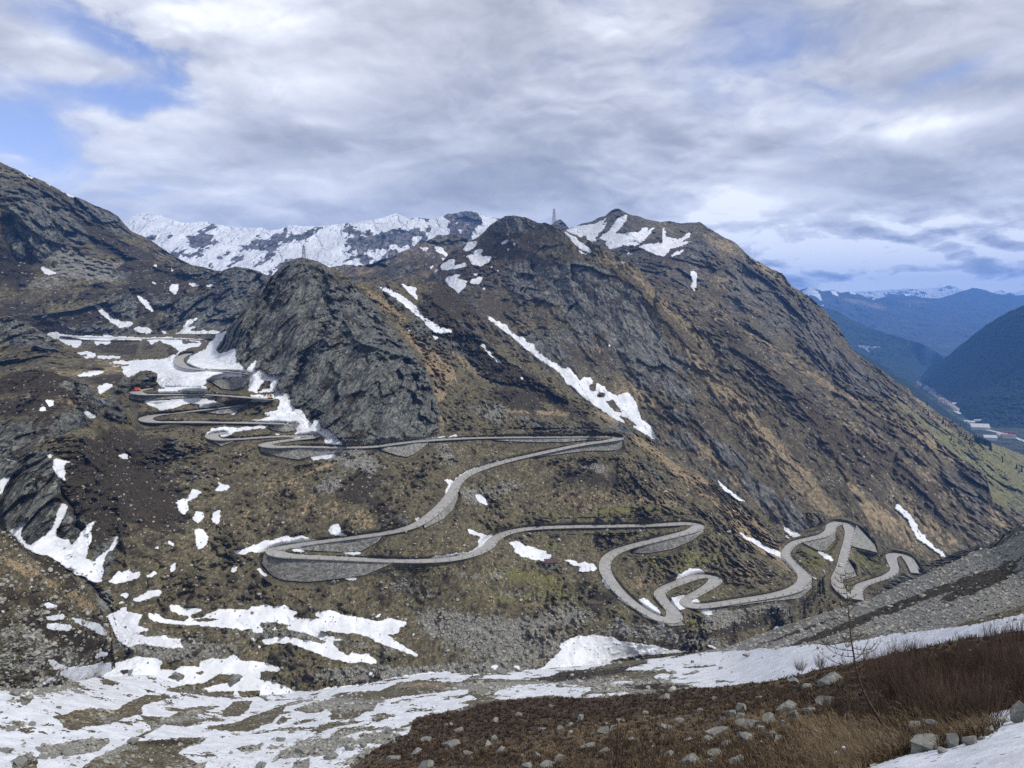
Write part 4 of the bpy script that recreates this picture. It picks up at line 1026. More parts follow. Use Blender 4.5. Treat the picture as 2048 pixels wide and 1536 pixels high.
SN(('P', 'K', 'E'), 'S5', [(400, 1130), (480, 1120), (600, 1080), (700, 1070), (860, 1080), (920, 1080), (1000, 1020), (1150, 960), (1330, 960), (1320, 990), (1150, 1030), (1100, 1070), (1130, 1110), (980, 1140), (900, 1180), (760, 1200), (620, 1215), (500, 1215), (470, 1160)],
   [(1300, 915), (1400, 890), (1600, 870), (1720, 800), (1850, 800), (1900, 850), (1800, 860), (1700, 880), (1590, 910), (1640, 940), (1850, 930), (1830, 965), (1700, 975), (1500, 950), (1350, 935)], [(1870, 935), (2048, 925), (2048, 975), (1900, 970)],
   [(1100, 1120), (1200, 1135), (1320, 1140), (1480, 1060), (1620, 1050), (1760, 1045), (1600, 1090), (1500, 1150), (1600, 1190), (1450, 1210), (1300, 1190), (1120, 1290), (1050, 1300), (1200, 1230)], [(1620, 1215), (1850, 1180), (1990, 1120), (2048, 1120), (2048, 1220), (1950, 1250), (1750, 1240)],
   [(1850, 1010), (1990, 1010), (1950, 1080), (1880, 1130), (1750, 1130), (1770, 1070)], [(270, 1370), (480, 1340), (650, 1310), (860, 1300), (860, 1340), (780, 1400), (640, 1430), (500, 1440), (350, 1450)], [(650, 1536), (760, 1450), (1000, 1340), (1100, 1320), (1280, 1320), (1450, 1300), (1630, 1300), (1580, 1340), (1470, 1370), (1400, 1420), (1560, 1500), (1640, 1480), (1560, 1600), (650, 1600)],
   [(100, 1480), (160, 1430), (300, 1450), (280, 1600), (100, 1600)], [(1850, 1380), (2000, 1350), (2048, 1390), (1920, 1410)], [(160, 975), (270, 960), (240, 1020), (170, 1025)], [(945, 770), (1000, 755), (1050, 780), (970, 800)], [(1320, 830), (1380, 780), (1460, 810), (1440, 840)], [(1530, 780), (1600, 775), (1590, 805)], v=-1)
SN(('P', 'E'), 'S6', [(0, 815), (120, 850), (250, 880), (350, 925), (500, 935), (620, 900), (850, 880), (1000, 860), (1150, 820), (1350, 790), (1500, 775), (1700, 800), (2048, 795), (2048, 835), (1740, 830), (1640, 860), (1480, 850), (1330, 840), (1150, 880), (1100, 920), (850, 930), (600, 1000), (400, 1030), (250, 1040), (150, 1090), (0, 1140), (0, 1010), (180, 975), (0, 955)])
SN(('K',), 'S5', [(320, 870), (370, 820), (440, 830), (330, 880)], [(370, 680), (430, 690), (520, 740), (430, 760)], [(745, 670), (770, 625), (850, 620), (850, 650)], [(340, 240), (400, 235), (460, 265), (370, 275)], [(350, 350), (500, 320), (510, 360), (380, 370)], [(370, 400), (440, 395), (570, 415), (540, 455), (380, 440)], [(550, 345), (650, 370), (790, 400), (850, 490), (800, 490), (700, 430), (600, 390)], [(90, 260), (160, 295), (150, 300)], [(560, 840), (470, 800), (520, 740), (640, 740), (880, 700), (880, 880), (640, 900)], [(0, 290), (50, 300), (20, 315)], [(230, 85), (260, 110), (245, 120)], [(660, 95), (705, 95), (690, 110)])
SN(('P',), 'S6', [(0, 1010), (180, 975), (250, 1040), (400, 1030), (540, 1000), (330, 1080), (480, 1110), (590, 1090), (560, 1040), (650, 1100), (620, 1160), (820, 1150), (880, 1120), (940, 1060), (1080, 990), (1300, 960), (1500, 940), (1640, 920), (1730, 915), (1700, 950), (1800, 990), (1600, 1030), (1760, 1035), (1500, 1100), (1320, 1130), (1240, 1190), (1350, 1250), (1180, 1280), (1100, 1240), (960, 1260), (840, 1270), (900, 1340), (1050, 1355), (950, 1400), (820, 1430), (700, 1700), (0, 1700)])
SN(('P',), 'S6', [(0, 1130), (150, 1080), (200, 1060), (380, 1000), (540, 995), (400, 1020), (280, 1050), (240, 1110), (170, 1180), (60, 1210), (0, 1230)], [(500, 1220), (620, 1180), (950, 1160), (800, 1190), (650, 1215)], [(160, 1240), (300, 1215), (560, 1215), (400, 1240)], [(200, 1180), (260, 1120), (300, 1160), (230, 1200)],
   [(590, 1050), (700, 1040), (1000, 1010), (980, 1080), (850, 1100), (650, 1100)], [(640, 1010), (800, 960), (1000, 940), (1130, 880), (1330, 840), (1480, 870), (1420, 900), (1640, 910), (1500, 940), (1200, 960), (1060, 1000), (880, 1010), (700, 1030)], [(240, 1400), (400, 1340), (620, 1300), (800, 1290), (840, 1330), (700, 1380), (600, 1440), (400, 1450), (200, 1470)],
   [(0, 1390), (100, 1330), (90, 1380), (0, 1410)], [(300, 1600), (350, 1490), (480, 1460), (440, 1600)], [(1040, 1240), (1090, 1210), (1130, 1260), (1060, 1270)], [(1040, 1110), (1150, 1120), (1140, 1135), (1050, 1135)], [(100, 990), (190, 1000), (110, 1008)], [(620, 1300), (700, 1230), (900, 1200), (920, 1230), (760, 1280)], v=-1)
SN(('P',), 'S6', [(690, 1025), (760, 980), (900, 965), (830, 1020), (730, 1035)], [(1880, 1000), (1950, 930), (2048, 900), (2048, 985)], [(750, 1420), (900, 1370), (1050, 1350), (960, 1400), (830, 1430)])
SN(('P', 'E'), 'S7', [(0, 795), (350, 750), (480, 740), (700, 740), (840, 710), (980, 690), (850, 720), (640, 765), (480, 770), (400, 810), (260, 830), (150, 850), (0, 830)])
SN(('P',), 'S7', [(0, 940), (100, 890), (350, 870), (500, 875), (740, 905), (660, 950), (580, 985), (400, 960), (150, 990), (0, 995)], [(960, 765), (1160, 710), (1160, 650), (1280, 640), (1480, 640), (1700, 620), (2048, 605), (2048, 850), (1700, 900), (1550, 900), (1480, 875), (1200, 825), (1250, 800), (1400, 790), (1300, 760), (1050, 765)],
   [(850, 870), (960, 850), (1090, 860), (900, 885)], [(580, 985), (700, 960), (1000, 940), (1100, 945), (800, 975)], [(2000, 600), (2100, 590), (2100, 860), (2000, 860)])
SN(('P',), 'S7', [(1280, 650), (1400, 625), (1450, 622), (1300, 655)], [(1400, 745), (1600, 730), (1780, 720), (1550, 750)], [(1380, 800), (1620, 770), (1500, 800)], [(1690, 845), (1910, 855), (1700, 862)], [(360, 880), (420, 885), (380, 895)], v=-1)
SN(('P',), 'S8', [(-60, 604), (0, 600), (200, 580), (320, 565), (520, 570), (700, 545), (830, 520), (950, 490), (1180, 465), (1400, 440), (1640, 410), (1800, 375), (2048, 325), (2200, 290), (2200, 470), (2048, 470), (1800, 510), (1550, 550), (1200, 620), (950, 675), (700, 720), (500, 755), (380, 780), (320, 820), (100, 860), (-60, 870)])
SN(('M',), 'S8', [(780, 1545), (1000, 1475), (1180, 1420), (1440, 1385), (1560, 1350), (1720, 1310), (1800, 1260), (1880, 1215), (1700, 1180), (1690, 1150), (1800, 1105), (1950, 1065), (2100, 1100), (2300, 1200), (2300, 1700), (780, 1700)])
# rock faces
SN(('E',), None, [(590, 516), (560, 535), (520, 580), (470, 640), (430, 690), (440, 720), (500, 740), (540, 760), (570, 800), (600, 830), (640, 860), (690, 885), (760, 888), (830, 880), (880, 865), (880, 820), (860, 760), (830, 710), (790, 660), (740, 600), (700, 570), (650, 530)],
   [(0, 1000), (25, 945), (60, 900), (100, 900), (120, 960), (110, 1040), (90, 1080), (50, 1100), (10, 1060)], [(205, 1085), (235, 1075), (225, 1130), (205, 1165), (180, 1120)], kind='rock', v=1.0)
SN(('D',), 'T3', [(700, 560), (900, 590), (1100, 560), (1300, 590), (1500, 700), (1640, 830), (1750, 1000), (1850, 1200), (1900, 1350), (1560, 1350), (1400, 1200), (1280, 1080), (1130, 1000), (1000, 900), (820, 860), (700, 900), (600, 760), (640, 640)], [(540, 220), (700, 200), (850, 260), (780, 330), (600, 350), (480, 340)], kind='rock', v=0.95)
SN(('D',), 'U2', [(550, 400), (640, 520), (760, 560), (850, 640), (900, 800), (1050, 880), (1180, 960), (1300, 1080), (1420, 1200), (1400, 1250), (1300, 1240), (1150, 1130), (950, 980), (850, 860), (830, 720), (700, 700), (620, 560)], [(280, 420), (400, 440), (480, 520), (500, 600), (400, 590), (300, 560)], [(0, 0), (250, 0), (400, 100), (500, 200), (460, 240), (300, 150), (120, 120)], kind='rock', v=1.0)
SN(('C2',), 'U2', [(960, 100), (1100, 230), (1300, 420), (1450, 560), (1400, 570), (1200, 450), (1050, 300)], kind='rock', v=0.9)
SN(('G',), 'T1', [(40, 480), (150, 420), (320, 400), (460, 430), (560, 520), (680, 640), (700, 740), (600, 740), (480, 740), (420, 780), (350, 860), (150, 850), (60, 700)], kind='rock', v=0.95)
SN(('H',), 'T1', [(860, 1180), (960, 1130), (1060, 1160), (1120, 1260), (1050, 1330), (940, 1310), (870, 1240)], [(1170, 1120), (1330, 1130), (1380, 1200), (1300, 1260), (1200, 1220)], [(1400, 1160), (1560, 1160), (1680, 1200), (1600, 1290), (1450, 1280)], [(850, 1000), (980, 920), (1060, 960), (950, 1030)], kind='rock', v=0.9)
# spots: key, kind, cx, cy, rx, ry, rot, strength
SP(('E',), 'heath', (600, 575, 26, 22, 0.5, 0.9), (590, 520, 40, 10, 0.3, 1.0), (690, 700, 60, 16, -0.9, 0.5), (720, 650, 40, 12, 0.4, 0.6), (700, 800, 18, 26, 0, 0.6), (745, 810, 40, 26, 0.4, 0.7), (200, 1010, 80, 100, 0, 1.0), (300, 960, 70, 80, 0, 0.95), (240, 900, 80, 34, 0, 0.9),
   (180, 950, 60, 50, 0, 0.5), (340, 1040, 50, 50, 0, 0.5), (480, 1150, 60, 60, 0, 0.35), (720, 960, 30, 25, 0, 0.6), (730, 1000, 60, 25, 0.5, 0.6), (930, 640, 60, 60, 0.6, 0.7), (900, 590, 50, 25, 0, 0.6), (1000, 740, 90, 18, 0.55, 0.7), (1100, 790, 120, 14, 0.6, 0.8), (1040, 800, 50, 20, 0.2, 0.9), (880, 640, 50, 25, 0.5, 0.5),
   (1150, 960, 60, 20, 0, 0.35), (1230, 960, 80, 20, 0.2, 0.4), (900, 1230, 40, 25, 0, 0.5), (1215, 1195, 40, 12, 0.2, 0.8), (1440, 1000, 70, 20, 0.65, 0.5), (1620, 1210, 60, 30, 0, 0.5), (1480, 1255, 40, 10, -0.2, 0.9), (760, 850, 50, 20, 0, 0.2), (1380, 1270, 60, 10, 0.1, 0.5), (1560, 1250, 30, 20, 0, 0.4))
SP(('E',), 'rock', (770, 580, 70, 14, 0.6, 0.6), (830, 640, 60, 30, 0.6, 0.45), (900, 690, 70, 25, 0.6, 0.5), (940, 660, 50, 20, 0.9, 0.5), (1130, 855, 100, 10, 0.05, 0.55), (1060, 840, 50, 15, 0.3, 0.4), (800, 1042, 30, 16, 0, 0.8), (1330, 960, 120, 10, 0.7, 0.35), (1250, 860, 30, 12, 0.5, 0.8), (290, 760, 50, 18, 0, 0.7), (215, 800, 40, 40, 0, 0.7), (150, 1060, 40, 60, 0, 0.75), (60, 1010, 60, 60, 0, 0.5),
   (280, 890, 14, 12, 0, 0.7), (345, 885, 16, 14, 0, 0.8), (370, 930, 40, 40, 0.7, 0.35), (1560, 1230, 40, 22, 0, 0.8), (1800, 1165, 40, 16, -0.3, 0.9), (1590, 1190, 40, 12, 0, 0.5), (1475, 1025, 90, 8, 0.7, 0.3), (610, 760, 90, 90, 0, 0.3), (1020, 1068, 40, 8, 0, 0.5), (250, 830, 50, 20, 0, 0.4), (880, 1190, 40, 14, 0, 0.35))
SP(('E',), 'scree', (700, 915, 60, 30, 0, 0.6), (735, 935, 70, 22, 0.6, 0.6), (660, 970, 40, 25, 0, 0.5), (1000, 745, 70, 20, 0.3, 0.8), (985, 820, 40, 22, 0.3, 0.7), (890, 905, 40, 18, 0.9, 0.6), (1000, 980, 60, 25, -0.3, 0.5), (940, 990, 30, 20, 0, 0.5), (1190, 940, 34, 16, 0, 0.75), (1260, 1010, 16, 12, 0, 0.5),
   (1000, 1280, 130, 48, 0.1, 1.0), (880, 1240, 60, 30, 0, 0.6), (720, 1350, 110, 18, 0, 1.0), (930, 1340, 130, 12, 0, 0.9), (1140, 1230, 80, 24, 0, 0.6), (960, 1150, 60, 20, 0, 0.4), (820, 1170, 60, 26, 0, 0.4), (1360, 1275, 90, 16, 0.1, 0.8), (1460, 1240, 60, 16, -0.2, 1.0), (1430, 1225, 26, 18, 0, 0.8), (300, 1290, 120, 30, 0.1, 0.6), (400, 1300, 90, 26, 0, 0.6),
   (210, 1200, 20, 24, 0, 0.9), (520, 1260, 160, 24, 0.1, 0.5), (380, 760, 60, 12, 0, 0.5), (400, 950, 30, 30, 0, 0.4), (700, 1290, 140, 20, 0.1, 0.4), (1530, 1215, 60, 10, -0.1, 0.6), (870, 1045, 30, 14, 0, 0.5), (1040, 1190, 80, 22, 0, 0.35), (1260, 1260, 60, 16, 0, 0.6))
SP(('E',), 'tan', (770, 610, 60, 8, 0.65, 0.8), (850, 700, 70, 10, 0.75, 1.0), (880, 745, 36, 24, 0.8, 1.0), (870, 790, 22, 14, 0.2, 0.9), (930, 725, 70, 8, 0.65, 0.6), (870, 845, 30, 25, 0, 0.6), (1080, 825, 90, 4, 0.05, 1.0), (1150, 770, 120, 7, 0.62, 0.6), (1230, 850, 80, 7, 0.6, 0.6), (1350, 940, 160, 10, 0.68, 0.7), (1470, 1020, 120, 12, 0.7, 0.8), (1500, 1080, 100, 14, 0.6, 0.7),
   (1080, 930, 100, 18, 0, 0.3), (700, 1030, 160, 40, 0, 0.22), (560, 980, 120, 50, 0, 0.22), (1180, 1000, 200, 24, 0.1, 0.3), (620, 1190, 120, 20, 0, 0.22), (1560, 1110, 80, 14, 0.6, 0.7), (1290, 1165, 40, 18, 0.2, 0.45), (660, 928, 50, 5, -0.4, 0.8), (450, 1040, 60, 60, 0, 0.2), (1500, 1150, 70, 20, 0, 0.3), (100, 1150, 60, 30, 0, 0.2), (1700, 1120, 50, 40, 0, 0.3), (1340, 985, 60, 30, 0, 0.3))
SP(('E',), 'green', (1040, 1150, 100, 18, 0.1, 0.8), (860, 1140, 70, 18, 0, 0.55), (1240, 1020, 60, 10, -0.1, 0.8), (1110, 1030, 60, 12, 0, 0.6), (1330, 1020, 50, 12, 0, 0.6), (1340, 1125, 80, 24, 0.1, 0.65), (1240, 1170, 20, 20, 0, 0.5), (1400, 1245, 30, 26, 0.6, 0.75), (1620, 1115, 44, 34, 0.6, 0.8), (1740, 1125, 40, 26, 0.5, 0.85), (1660, 1090, 20, 30, 0, 0.6),
   (1100, 1190, 120, 26, 0, 0.6), (950, 1200, 90, 14, 0, 0.45), (640, 950, 100, 14, 0.1, 0.35), (480, 1000, 70, 50, 0, 0.25), (1130, 1090, 100, 14, 0, 0.5), (1420, 1110, 80, 24, 0.3, 0.45), (1440, 1190, 60, 8, 0, 0.6), (1200, 1230, 120, 18, 0, 0.5), (900, 1070, 60, 20, 0, 0.3), (1480, 1235, 40, 10, 0, 0.4), (1760, 1080, 60, 20, 0.4, 0.4))
SP(('D',), 'tan', (1530, 870, 110, 14, 0.85, 0.9), (1490, 830, 110, 10, 0.85, 0.8), (1590, 950, 100, 22, 0.8, 0.9), (1340, 620, 120, 8, 0.8, 0.8), (1250, 540, 60, 8, 0.5, 0.7), (1330, 700, 70, 10, 0.95, 0.6), (1420, 760, 110, 10, 0.9, 0.7), (1200, 700, 40, 30, 0.5, 0.4), (1250, 790, 50, 40, 0, 0.5), (1640, 1000, 60, 14, 0.7, 0.8), (1370, 870, 100, 10, 0.7, 0.6), (1460, 950, 100, 9, 0.7, 0.7), (1530, 1010, 80, 10, 0.7, 0.5), (1150, 480, 60, 10, 0.5, 0.3), (1040, 640, 60, 20, 0.4, 0.25), (1290, 620, 14, 50, 0.3, 0.3))
SP(('D',), 'heath', (1010, 500, 90, 30, -0.3, 0.7), (930, 540, 60, 40, -0.4, 0.8), (1120, 560, 60, 40, 0.2, 0.6), (1350, 830, 40, 20, 0.3, 0.9), (1400, 860, 30, 20, 0, 0.9), (1130, 590, 40, 30, 0, 0.8), (1460, 920, 24, 16, 0.5, 0.9), (1240, 580, 30, 40, 0, 0.4), (1580, 900, 60, 14, 0.9, 0.3), (1200, 470, 80, 10, 0.5, 0.5), (990, 620, 50, 40, 0, 0.5), (1130, 700, 70, 30, 0.6, 0.35))
SP(('D',), 'rock', (1080, 440, 70, 18, 0.1, 0.4), (1240, 700, 80, 60, 0.6, 0.35), (1330, 740, 70, 50, 0.6, 0.4), (1170, 620, 80, 60, 0.3, 0.4), (1450, 700, 50, 16, 0.9, 0.4), (1080, 700, 60, 40, 0.6, 0.3))
SP(('C2',), 'tan', (1640, 760, 120, 6, 0.5, 0.5), (1540, 690, 60, 5, 0.5, 0.8), (1700, 1010, 70, 24, 0.6, 0.85), (1620, 930, 90, 26, 0.75, 0.8), (1850, 970, 60, 20, 0.8, 0.45), (1990, 1030, 40, 8, 0.8, 0.9), (1870, 1060, 60, 14, 0.7, 0.6), (1740, 860, 60, 20, 0.5, 0.25), (1850, 880, 60, 14, 0.6, 0.4), (1780, 1050, 80, 20, 0.5, 0.5), (1680, 970, 80, 20, 0.7, 0.6))
SP(('C2',), 'heath', (1560, 780, 100, 24, 0.75, 0.75), (1470, 680, 60, 20, 0.7, 0.6), (1700, 900, 70, 30, 0.7, 0.6), (1640, 830, 60, 22, 0.6, 0.6), (1790, 930, 60, 24, 0.8, 0.7), (1860, 1000, 50, 30, 0.8, 0.7), (1340, 560, 60, 16, 0.5, 0.7), (1780, 860, 60, 20, 0.6, 0.5), (1700, 880, 40, 16, 0.5, 0.5), (1730, 960, 50, 14, 0.8, 0.4))
SP(('C2',), 'green', (1720, 1060, 90, 18, 0.5, 0.55), (1700, 910, 40, 26, 0.8, 0.4), (1840, 1080, 60, 16, 0.6, 0.5), (1640, 960, 90, 12, 0.8, 0.35))
SP(('C2',), 'rock', (1930, 960, 40, 30, 0.5, 0.85), (1960, 1010, 18, 40, 0, 0.7), (1740, 780, 40, 14, 0.4, 0.4), (1570, 800, 60, 20, 0.8, 0.3), (1560, 720, 60, 18, 0.5, 0.4), (1640, 800, 60, 18, 0.5, 0.3), (1700, 770, 40, 12, 0.3, 0.5))
SP(('C',), 'rock', (1400, 500, 40, 30, 0.4, 0.6), (1500, 560, 50, 26, 0.6, 0.6), (1620, 650, 50, 40, 0.8, 0.55), (1560, 610, 50, 30, 0.7, 0.4), (1480, 600, 40, 30, 0.5, 0.5), (1660, 720, 60, 30, 0.8, 0.5), (1540, 650, 26, 24, 0.6, 0.6), (1240, 430, 40, 10, 0.4, 0.3), (1730, 760, 60, 30, 0.7, 0.4), (1120, 450, 40, 20, 0, 0.9), (1370, 560, 60, 30, 0, 0.4))
SP(('C',), 'tan', (1470, 575, 44, 22, 0.6, 0.75), (1500, 600, 40, 20, 0.7, 0.6), (1440, 490, 40, 14, 0.5, 0.5), (1800, 810, 80, 14, 0.7, 0.55), (1600, 740, 80, 8, 0.5, 0.5), (1560, 560, 60, 8, 0.6, 0.4), (1350, 460, 40, 10, 0.3, 0.3), (1520, 530, 40, 10, 0.6, 0.4), (1840, 800, 60, 4, 0.7, 0.9), (1880, 845, 40, 4, 0.7, 0.9), (1990, 892, 40, 5, 0.3, 0.9))
SP(('C',), 'heath', (1290, 500, 80, 20, 0.3, 0.6), (1600, 640, 60, 30, 0.8, 0.5), (1560, 590, 40, 20, 0.6, 0.6), (1640, 700, 50, 26, 0.8, 0.5), (1440, 590, 30, 14, 0.3, 0.7), (1330, 520, 60, 16, -0.4, 0.7), (1680, 740, 50, 20, 0.6, 0.4), (1800, 780, 20, 16, 0, 0.6), (1690, 790, 60, 10, 0.4, 0.5))
SP(('C',), 'green', (1830, 850, 70, 26, 0.75, 0.6), (1900, 900, 90, 40, 0.7, 0.8), (1990, 930, 90, 40, 0.5, 1.0), (1960, 960, 60, 60, 0, 0.7), (2040, 910, 80, 12, 0.3, 0.8), (1550, 660, 60, 6, 0.95, 0.5), (1780, 800, 60, 12, 0.75, 0.4), (2030, 990, 60, 40, 0, 0.9))
SP(('G',), 'scree', (110, 510, 120, 26, 0.3, 0.6), (190, 540, 120, 22, 0.1, 0.6), (60, 570, 100, 20, 0, 0.35), (20, 360, 40, 30, 0.5, 0.3))
SP(('G',), 'heath', (200, 470, 120, 14, 0.5, 0.7), (280, 520, 120, 12, 0.4, 0.7), (20, 530, 60, 40, 0, 0.6), (60, 480, 60, 20, 0, 0.3), (140, 400, 90, 10, 0.4, 0.4))
SP(('G',), 'tan', (220, 490, 90, 5, 0.55, 0.9), (260, 540, 70, 5, 0.4, 0.8), (180, 440, 60, 5, 0.5, 0.5), (300, 500, 60, 6, 0.4, 0.5), (30, 540, 50, 10, 0, 0.4))
SP(('G',), 'rock', (30, 390, 60, 30, 0, 0.5), (180, 420, 50, 14, 0.5, 0.5), (230, 450, 40, 14, 0.6, 0.7))
SP(('H',), 'heath', (150, 630, 110, 30, -0.2, 0.9), (80, 575, 34, 12, 0, 0.9), (270, 540, 60, 20, 0, 0.6), (240, 580, 80, 16, 0, 0.5), (340, 600, 60, 40, 0, 0.4), (30, 620, 60, 20, 0, 0.6), (300, 600, 60, 20, 0, 0.4))
SP(('H',), 'rock', (470, 560, 60, 30, 0, 0.6), (400, 545, 60, 14, 0, 0.4), (440, 620, 60, 40, 0, 0.5), (380, 640, 50, 30, 0, 0.4), (210, 660, 60, 8, 0, 0.9))
SP(('H',), 'scree', (440, 640, 60, 24, -0.3, 0.6), (90, 570, 80, 14, 0, 0.4), (350, 630, 30, 20, 0, 0.5))
SP(('H',), 'tan', (50, 600, 60, 14, 0.4, 0.5), (420, 590, 60, 12, 0, 0.3))
SP(('FL',), 'tan', (100, 735, 200, 18, 0, 0.55), (250, 700, 60, 10, 0, 0.3))
SP(('FL',), 'heath', (230, 695, 60, 18, 0, 0.5), (310, 700, 40, 20, 0, 0.6), (220, 760, 60, 12, 0, 0.6))
SP(('I0',), 'rock', (20, 665, 60, 26, 0.2, 0.8), (90, 690, 30, 14, 0.4, 0.6))
SP(('I',), 'rock', (60, 870, 120, 26, 0, 0.9), (180, 800, 26, 40, 0.3, 0.9), (140, 840, 40, 20, 0, 0.7), (40, 940, 80, 50, 0, 0.9), (150, 770, 60, 16, 0, 0.3))
SP(('I',), 'heath', (80, 770, 130, 16, 0, 0.75), (40, 820, 90, 16, 0, 0.5), (100, 760, 80, 20, 0, 0.4))
SP(('I',), 'tan', (70, 800, 40, 8, 0.6, 0.6), (150, 800, 24, 20, 0.5, 0.5))
SP(('K',), 'tan', (60, 1145, 80, 10, 0.5, 0.7), (160, 1200, 60, 14, 0.7, 0.5), (220, 1280, 16, 40, 0, 0.6))
SP(('K',), 'heath', (110, 1130, 90, 10, 0.55, 0.8), (130, 1270, 90, 20, 0.4, 0.5), (60, 1200, 60, 16, 0.3, 0.4))
SP(('K',), 'scree', (30, 1250, 90, 40, 0, 0.5), (70, 1320, 100, 30, 0, 0.4), (100, 1370, 70, 16, 0, 0.6))
SP(('P',), 'scree', (1850, 1165, 260, 34, -0.38, 1.0), (1950, 1190, 160, 30, -0.4, 1.0), (1600, 1275, 180, 12, -0.15, 1.0), (1760, 1240, 200, 14, -0.25, 1.0), (1930, 1225, 160, 16, -0.3, 1.0), (1560, 1250, 120, 6, -0.38, 0.8), (560, 1510, 180, 26, -0.2, 1.0), (720, 1500, 100, 20, -0.3, 0.8), (700, 1410, 90, 12, 0, 0.6), (1120, 1375, 160, 10, 0, 0.6), (1260, 1370, 140, 12, 0, 0.7), (1000, 1375, 90, 12, 0, 0.6), (130, 1500, 120, 20, 0, 0.8), (350, 1440, 60, 10, -0.3, 0.5), (80, 1380, 70, 14, 0, 0.9), (620, 1400, 60, 14, 0, 0.4), (1420, 1310, 60, 10, 0, 0.3))
SP(('P',), 'heath', (1790, 1215, 250, 9, -0.36, 1.3), (1960, 1170, 90, 12, -0.38, 1.2), (1660, 1205, 80, 5, -0.4, 1.0), (1850, 1145, 130, 4, -0.42, 1.0), (1600, 1262, 90, 4, -0.35, 0.8), (1150, 1350, 70, 9, -0.1, 1.2), (1270, 1335, 60, 6, -0.2, 1.1), (1350, 1310, 60, 4, -0.15, 1.0), (1300, 1372, 90, 7, 0, 0.8), (1050, 1385, 60, 6, 0, 0.6), (330, 1485, 60, 8, 0, 0.8), (900, 1360, 60, 6, 0, 0.5))
SP(('P',), 'rock', (2010, 1060, 60, 20, -0.45, 1.2), (1990, 1085, 40, 10, -0.4, 0.8))
SP(('P',), 'tan', (180, 1430, 130, 18, -0.2, 0.35), (620, 1420, 80, 10, -0.3, 0.4), (850, 1370, 70, 8, 0, 0.5), (1190, 1345, 60, 8, 0, 0.4), (1640, 1260, 60, 8, -0.3, 0.3))
SP(('M',), 'heath', (900, 1450, 220, 24, 0.0, 0.8), (1250, 1410, 320, 14, 0, 0.9), (1500, 1390, 160, 14, 0, 0.6), (1100, 1430, 140, 16, 0, 0.7), (860, 1500, 90, 20, 0, 0.7), (1900, 1360, 220, 60, 0, 0.6), (1350, 1500, 200, 20, 0, 0.3), (960, 1520, 120, 14, 0, 0.5))
SP(('M',), 'tan', (1700, 1500, 110, 40, 0.3, 0.65), (1400, 1420, 160, 14, -0.1, 0.4), (1200, 1460, 160, 16, 0, 0.4), (1550, 1430, 100, 30, 0, 0.35), (1730, 1350, 60, 14, 0, 0.4), (1100, 1500, 100, 14, 0, 0.35))
SP(('M',), 'green', (1690, 1400, 60, 14, 0.2, 0.5), (1640, 1380, 40, 10, 0, 0.5), (1700, 1530, 60, 10, 0, 0.4))
SP(('M',), 'rock', (1180, 1475, 110, 7, -0.1, 0.5), (1500, 1460, 80, 8, -0.2, 0.6), (1340, 1490, 80, 6, 0, 0.4))

# ============================================================ build the land, far to near
HB = dict(rock=(0.16, 0.16, 0.155), rock2=(0.08, 0.08, 0.08), rock3=(0.24, 0.235, 0.22))
m_E = ground_mat('hillside_ground', 0.62, ysc=0.5, streak=(-0.35, -0.45, -0.8), sk=3.0)
m_D = ground_mat('cliff_ground', 0.34, ysc=0.6, streak=(0.35, -0.45, -0.8), sk=2.4, pal=dict(rock=(0.155, 0.155, 0.143), rock2=(0.068, 0.068, 0.064), heath=(0.042, 0.034, 0.024), heath2=(0.076, 0.060, 0.041), brown=(0.106, 0.092, 0.060), brown2=(0.062, 0.054, 0.038), tan=(0.215, 0.175, 0.11), tan2=(0.145, 0.117, 0.074)))
m_C = ground_mat('ridge_ground', 0.20, ysc=0.5, streak=(0.55, -0.45, -0.65), sk=2.0, pal=dict(rock=(0.145, 0.138, 0.118), rock2=(0.066, 0.062, 0.053), heath=(0.044, 0.036, 0.025), heath2=(0.078, 0.062, 0.041), tan=(0.235, 0.188, 0.115), green=(0.105, 0.11, 0.045), green2=(0.165, 0.155, 0.075), brown=(0.108, 0.094, 0.062), brown2=(0.066, 0.057, 0.040), tan2=(0.145, 0.117, 0.074)))
m_F = ground_mat('snowy_range_ground', 0.07, ysc=0.25, speck=0.0, pal=dict(rock=(0.165, 0.150, 0.130), rock2=(0.085, 0.078, 0.070), brown=(0.15, 0.115, 0.075)))
m_G = ground_mat('left_mountain_ground', 0.34, ysc=0.3, streak=(0.3, -0.3, -0.85), sk=2.2)
m_P = ground_mat('near_slope_ground', 1.3, (1, 1, 1), bump=0.5, ysc=0.7, pal=dict(scree=(0.33, 0.325, 0.29), scree2=(0.13, 0.128, 0.112)))
m_M = ground_mat('foreground_ground', 6.0, (1, 1, 1), dict(brown=(0.135, 0.105, 0.066), brown2=(0.06, 0.046, 0.032), heath=(0.026, 0.018, 0.013), heath2=(0.062, 0.041, 0.028)), bump=0.5)
m_far = ground_mat('far_range_ground', 0.012, (1, 1, 1), speck=0.0, pal=dict(brown=(0.075, 0.06, 0.05), brown2=(0.045, 0.04, 0.036), heath=(0.016, 0.026, 0.020), heath2=(0.024, 0.038, 0.026), green=(0.05, 0.085, 0.03), green2=(0.10, 0.14, 0.06)))
m_forest = ground_mat('forest_hill_ground', 0.035, (1, 1, 1), speck=0.0, pal=dict(heath=(0.009, 0.016, 0.014), heath2=(0.022, 0.034, 0.022), green=(0.045, 0.07, 0.03), green2=(0.085, 0.115, 0.055), brown=(0.07, 0.055, 0.04), brown2=(0.04, 0.035, 0.026)))

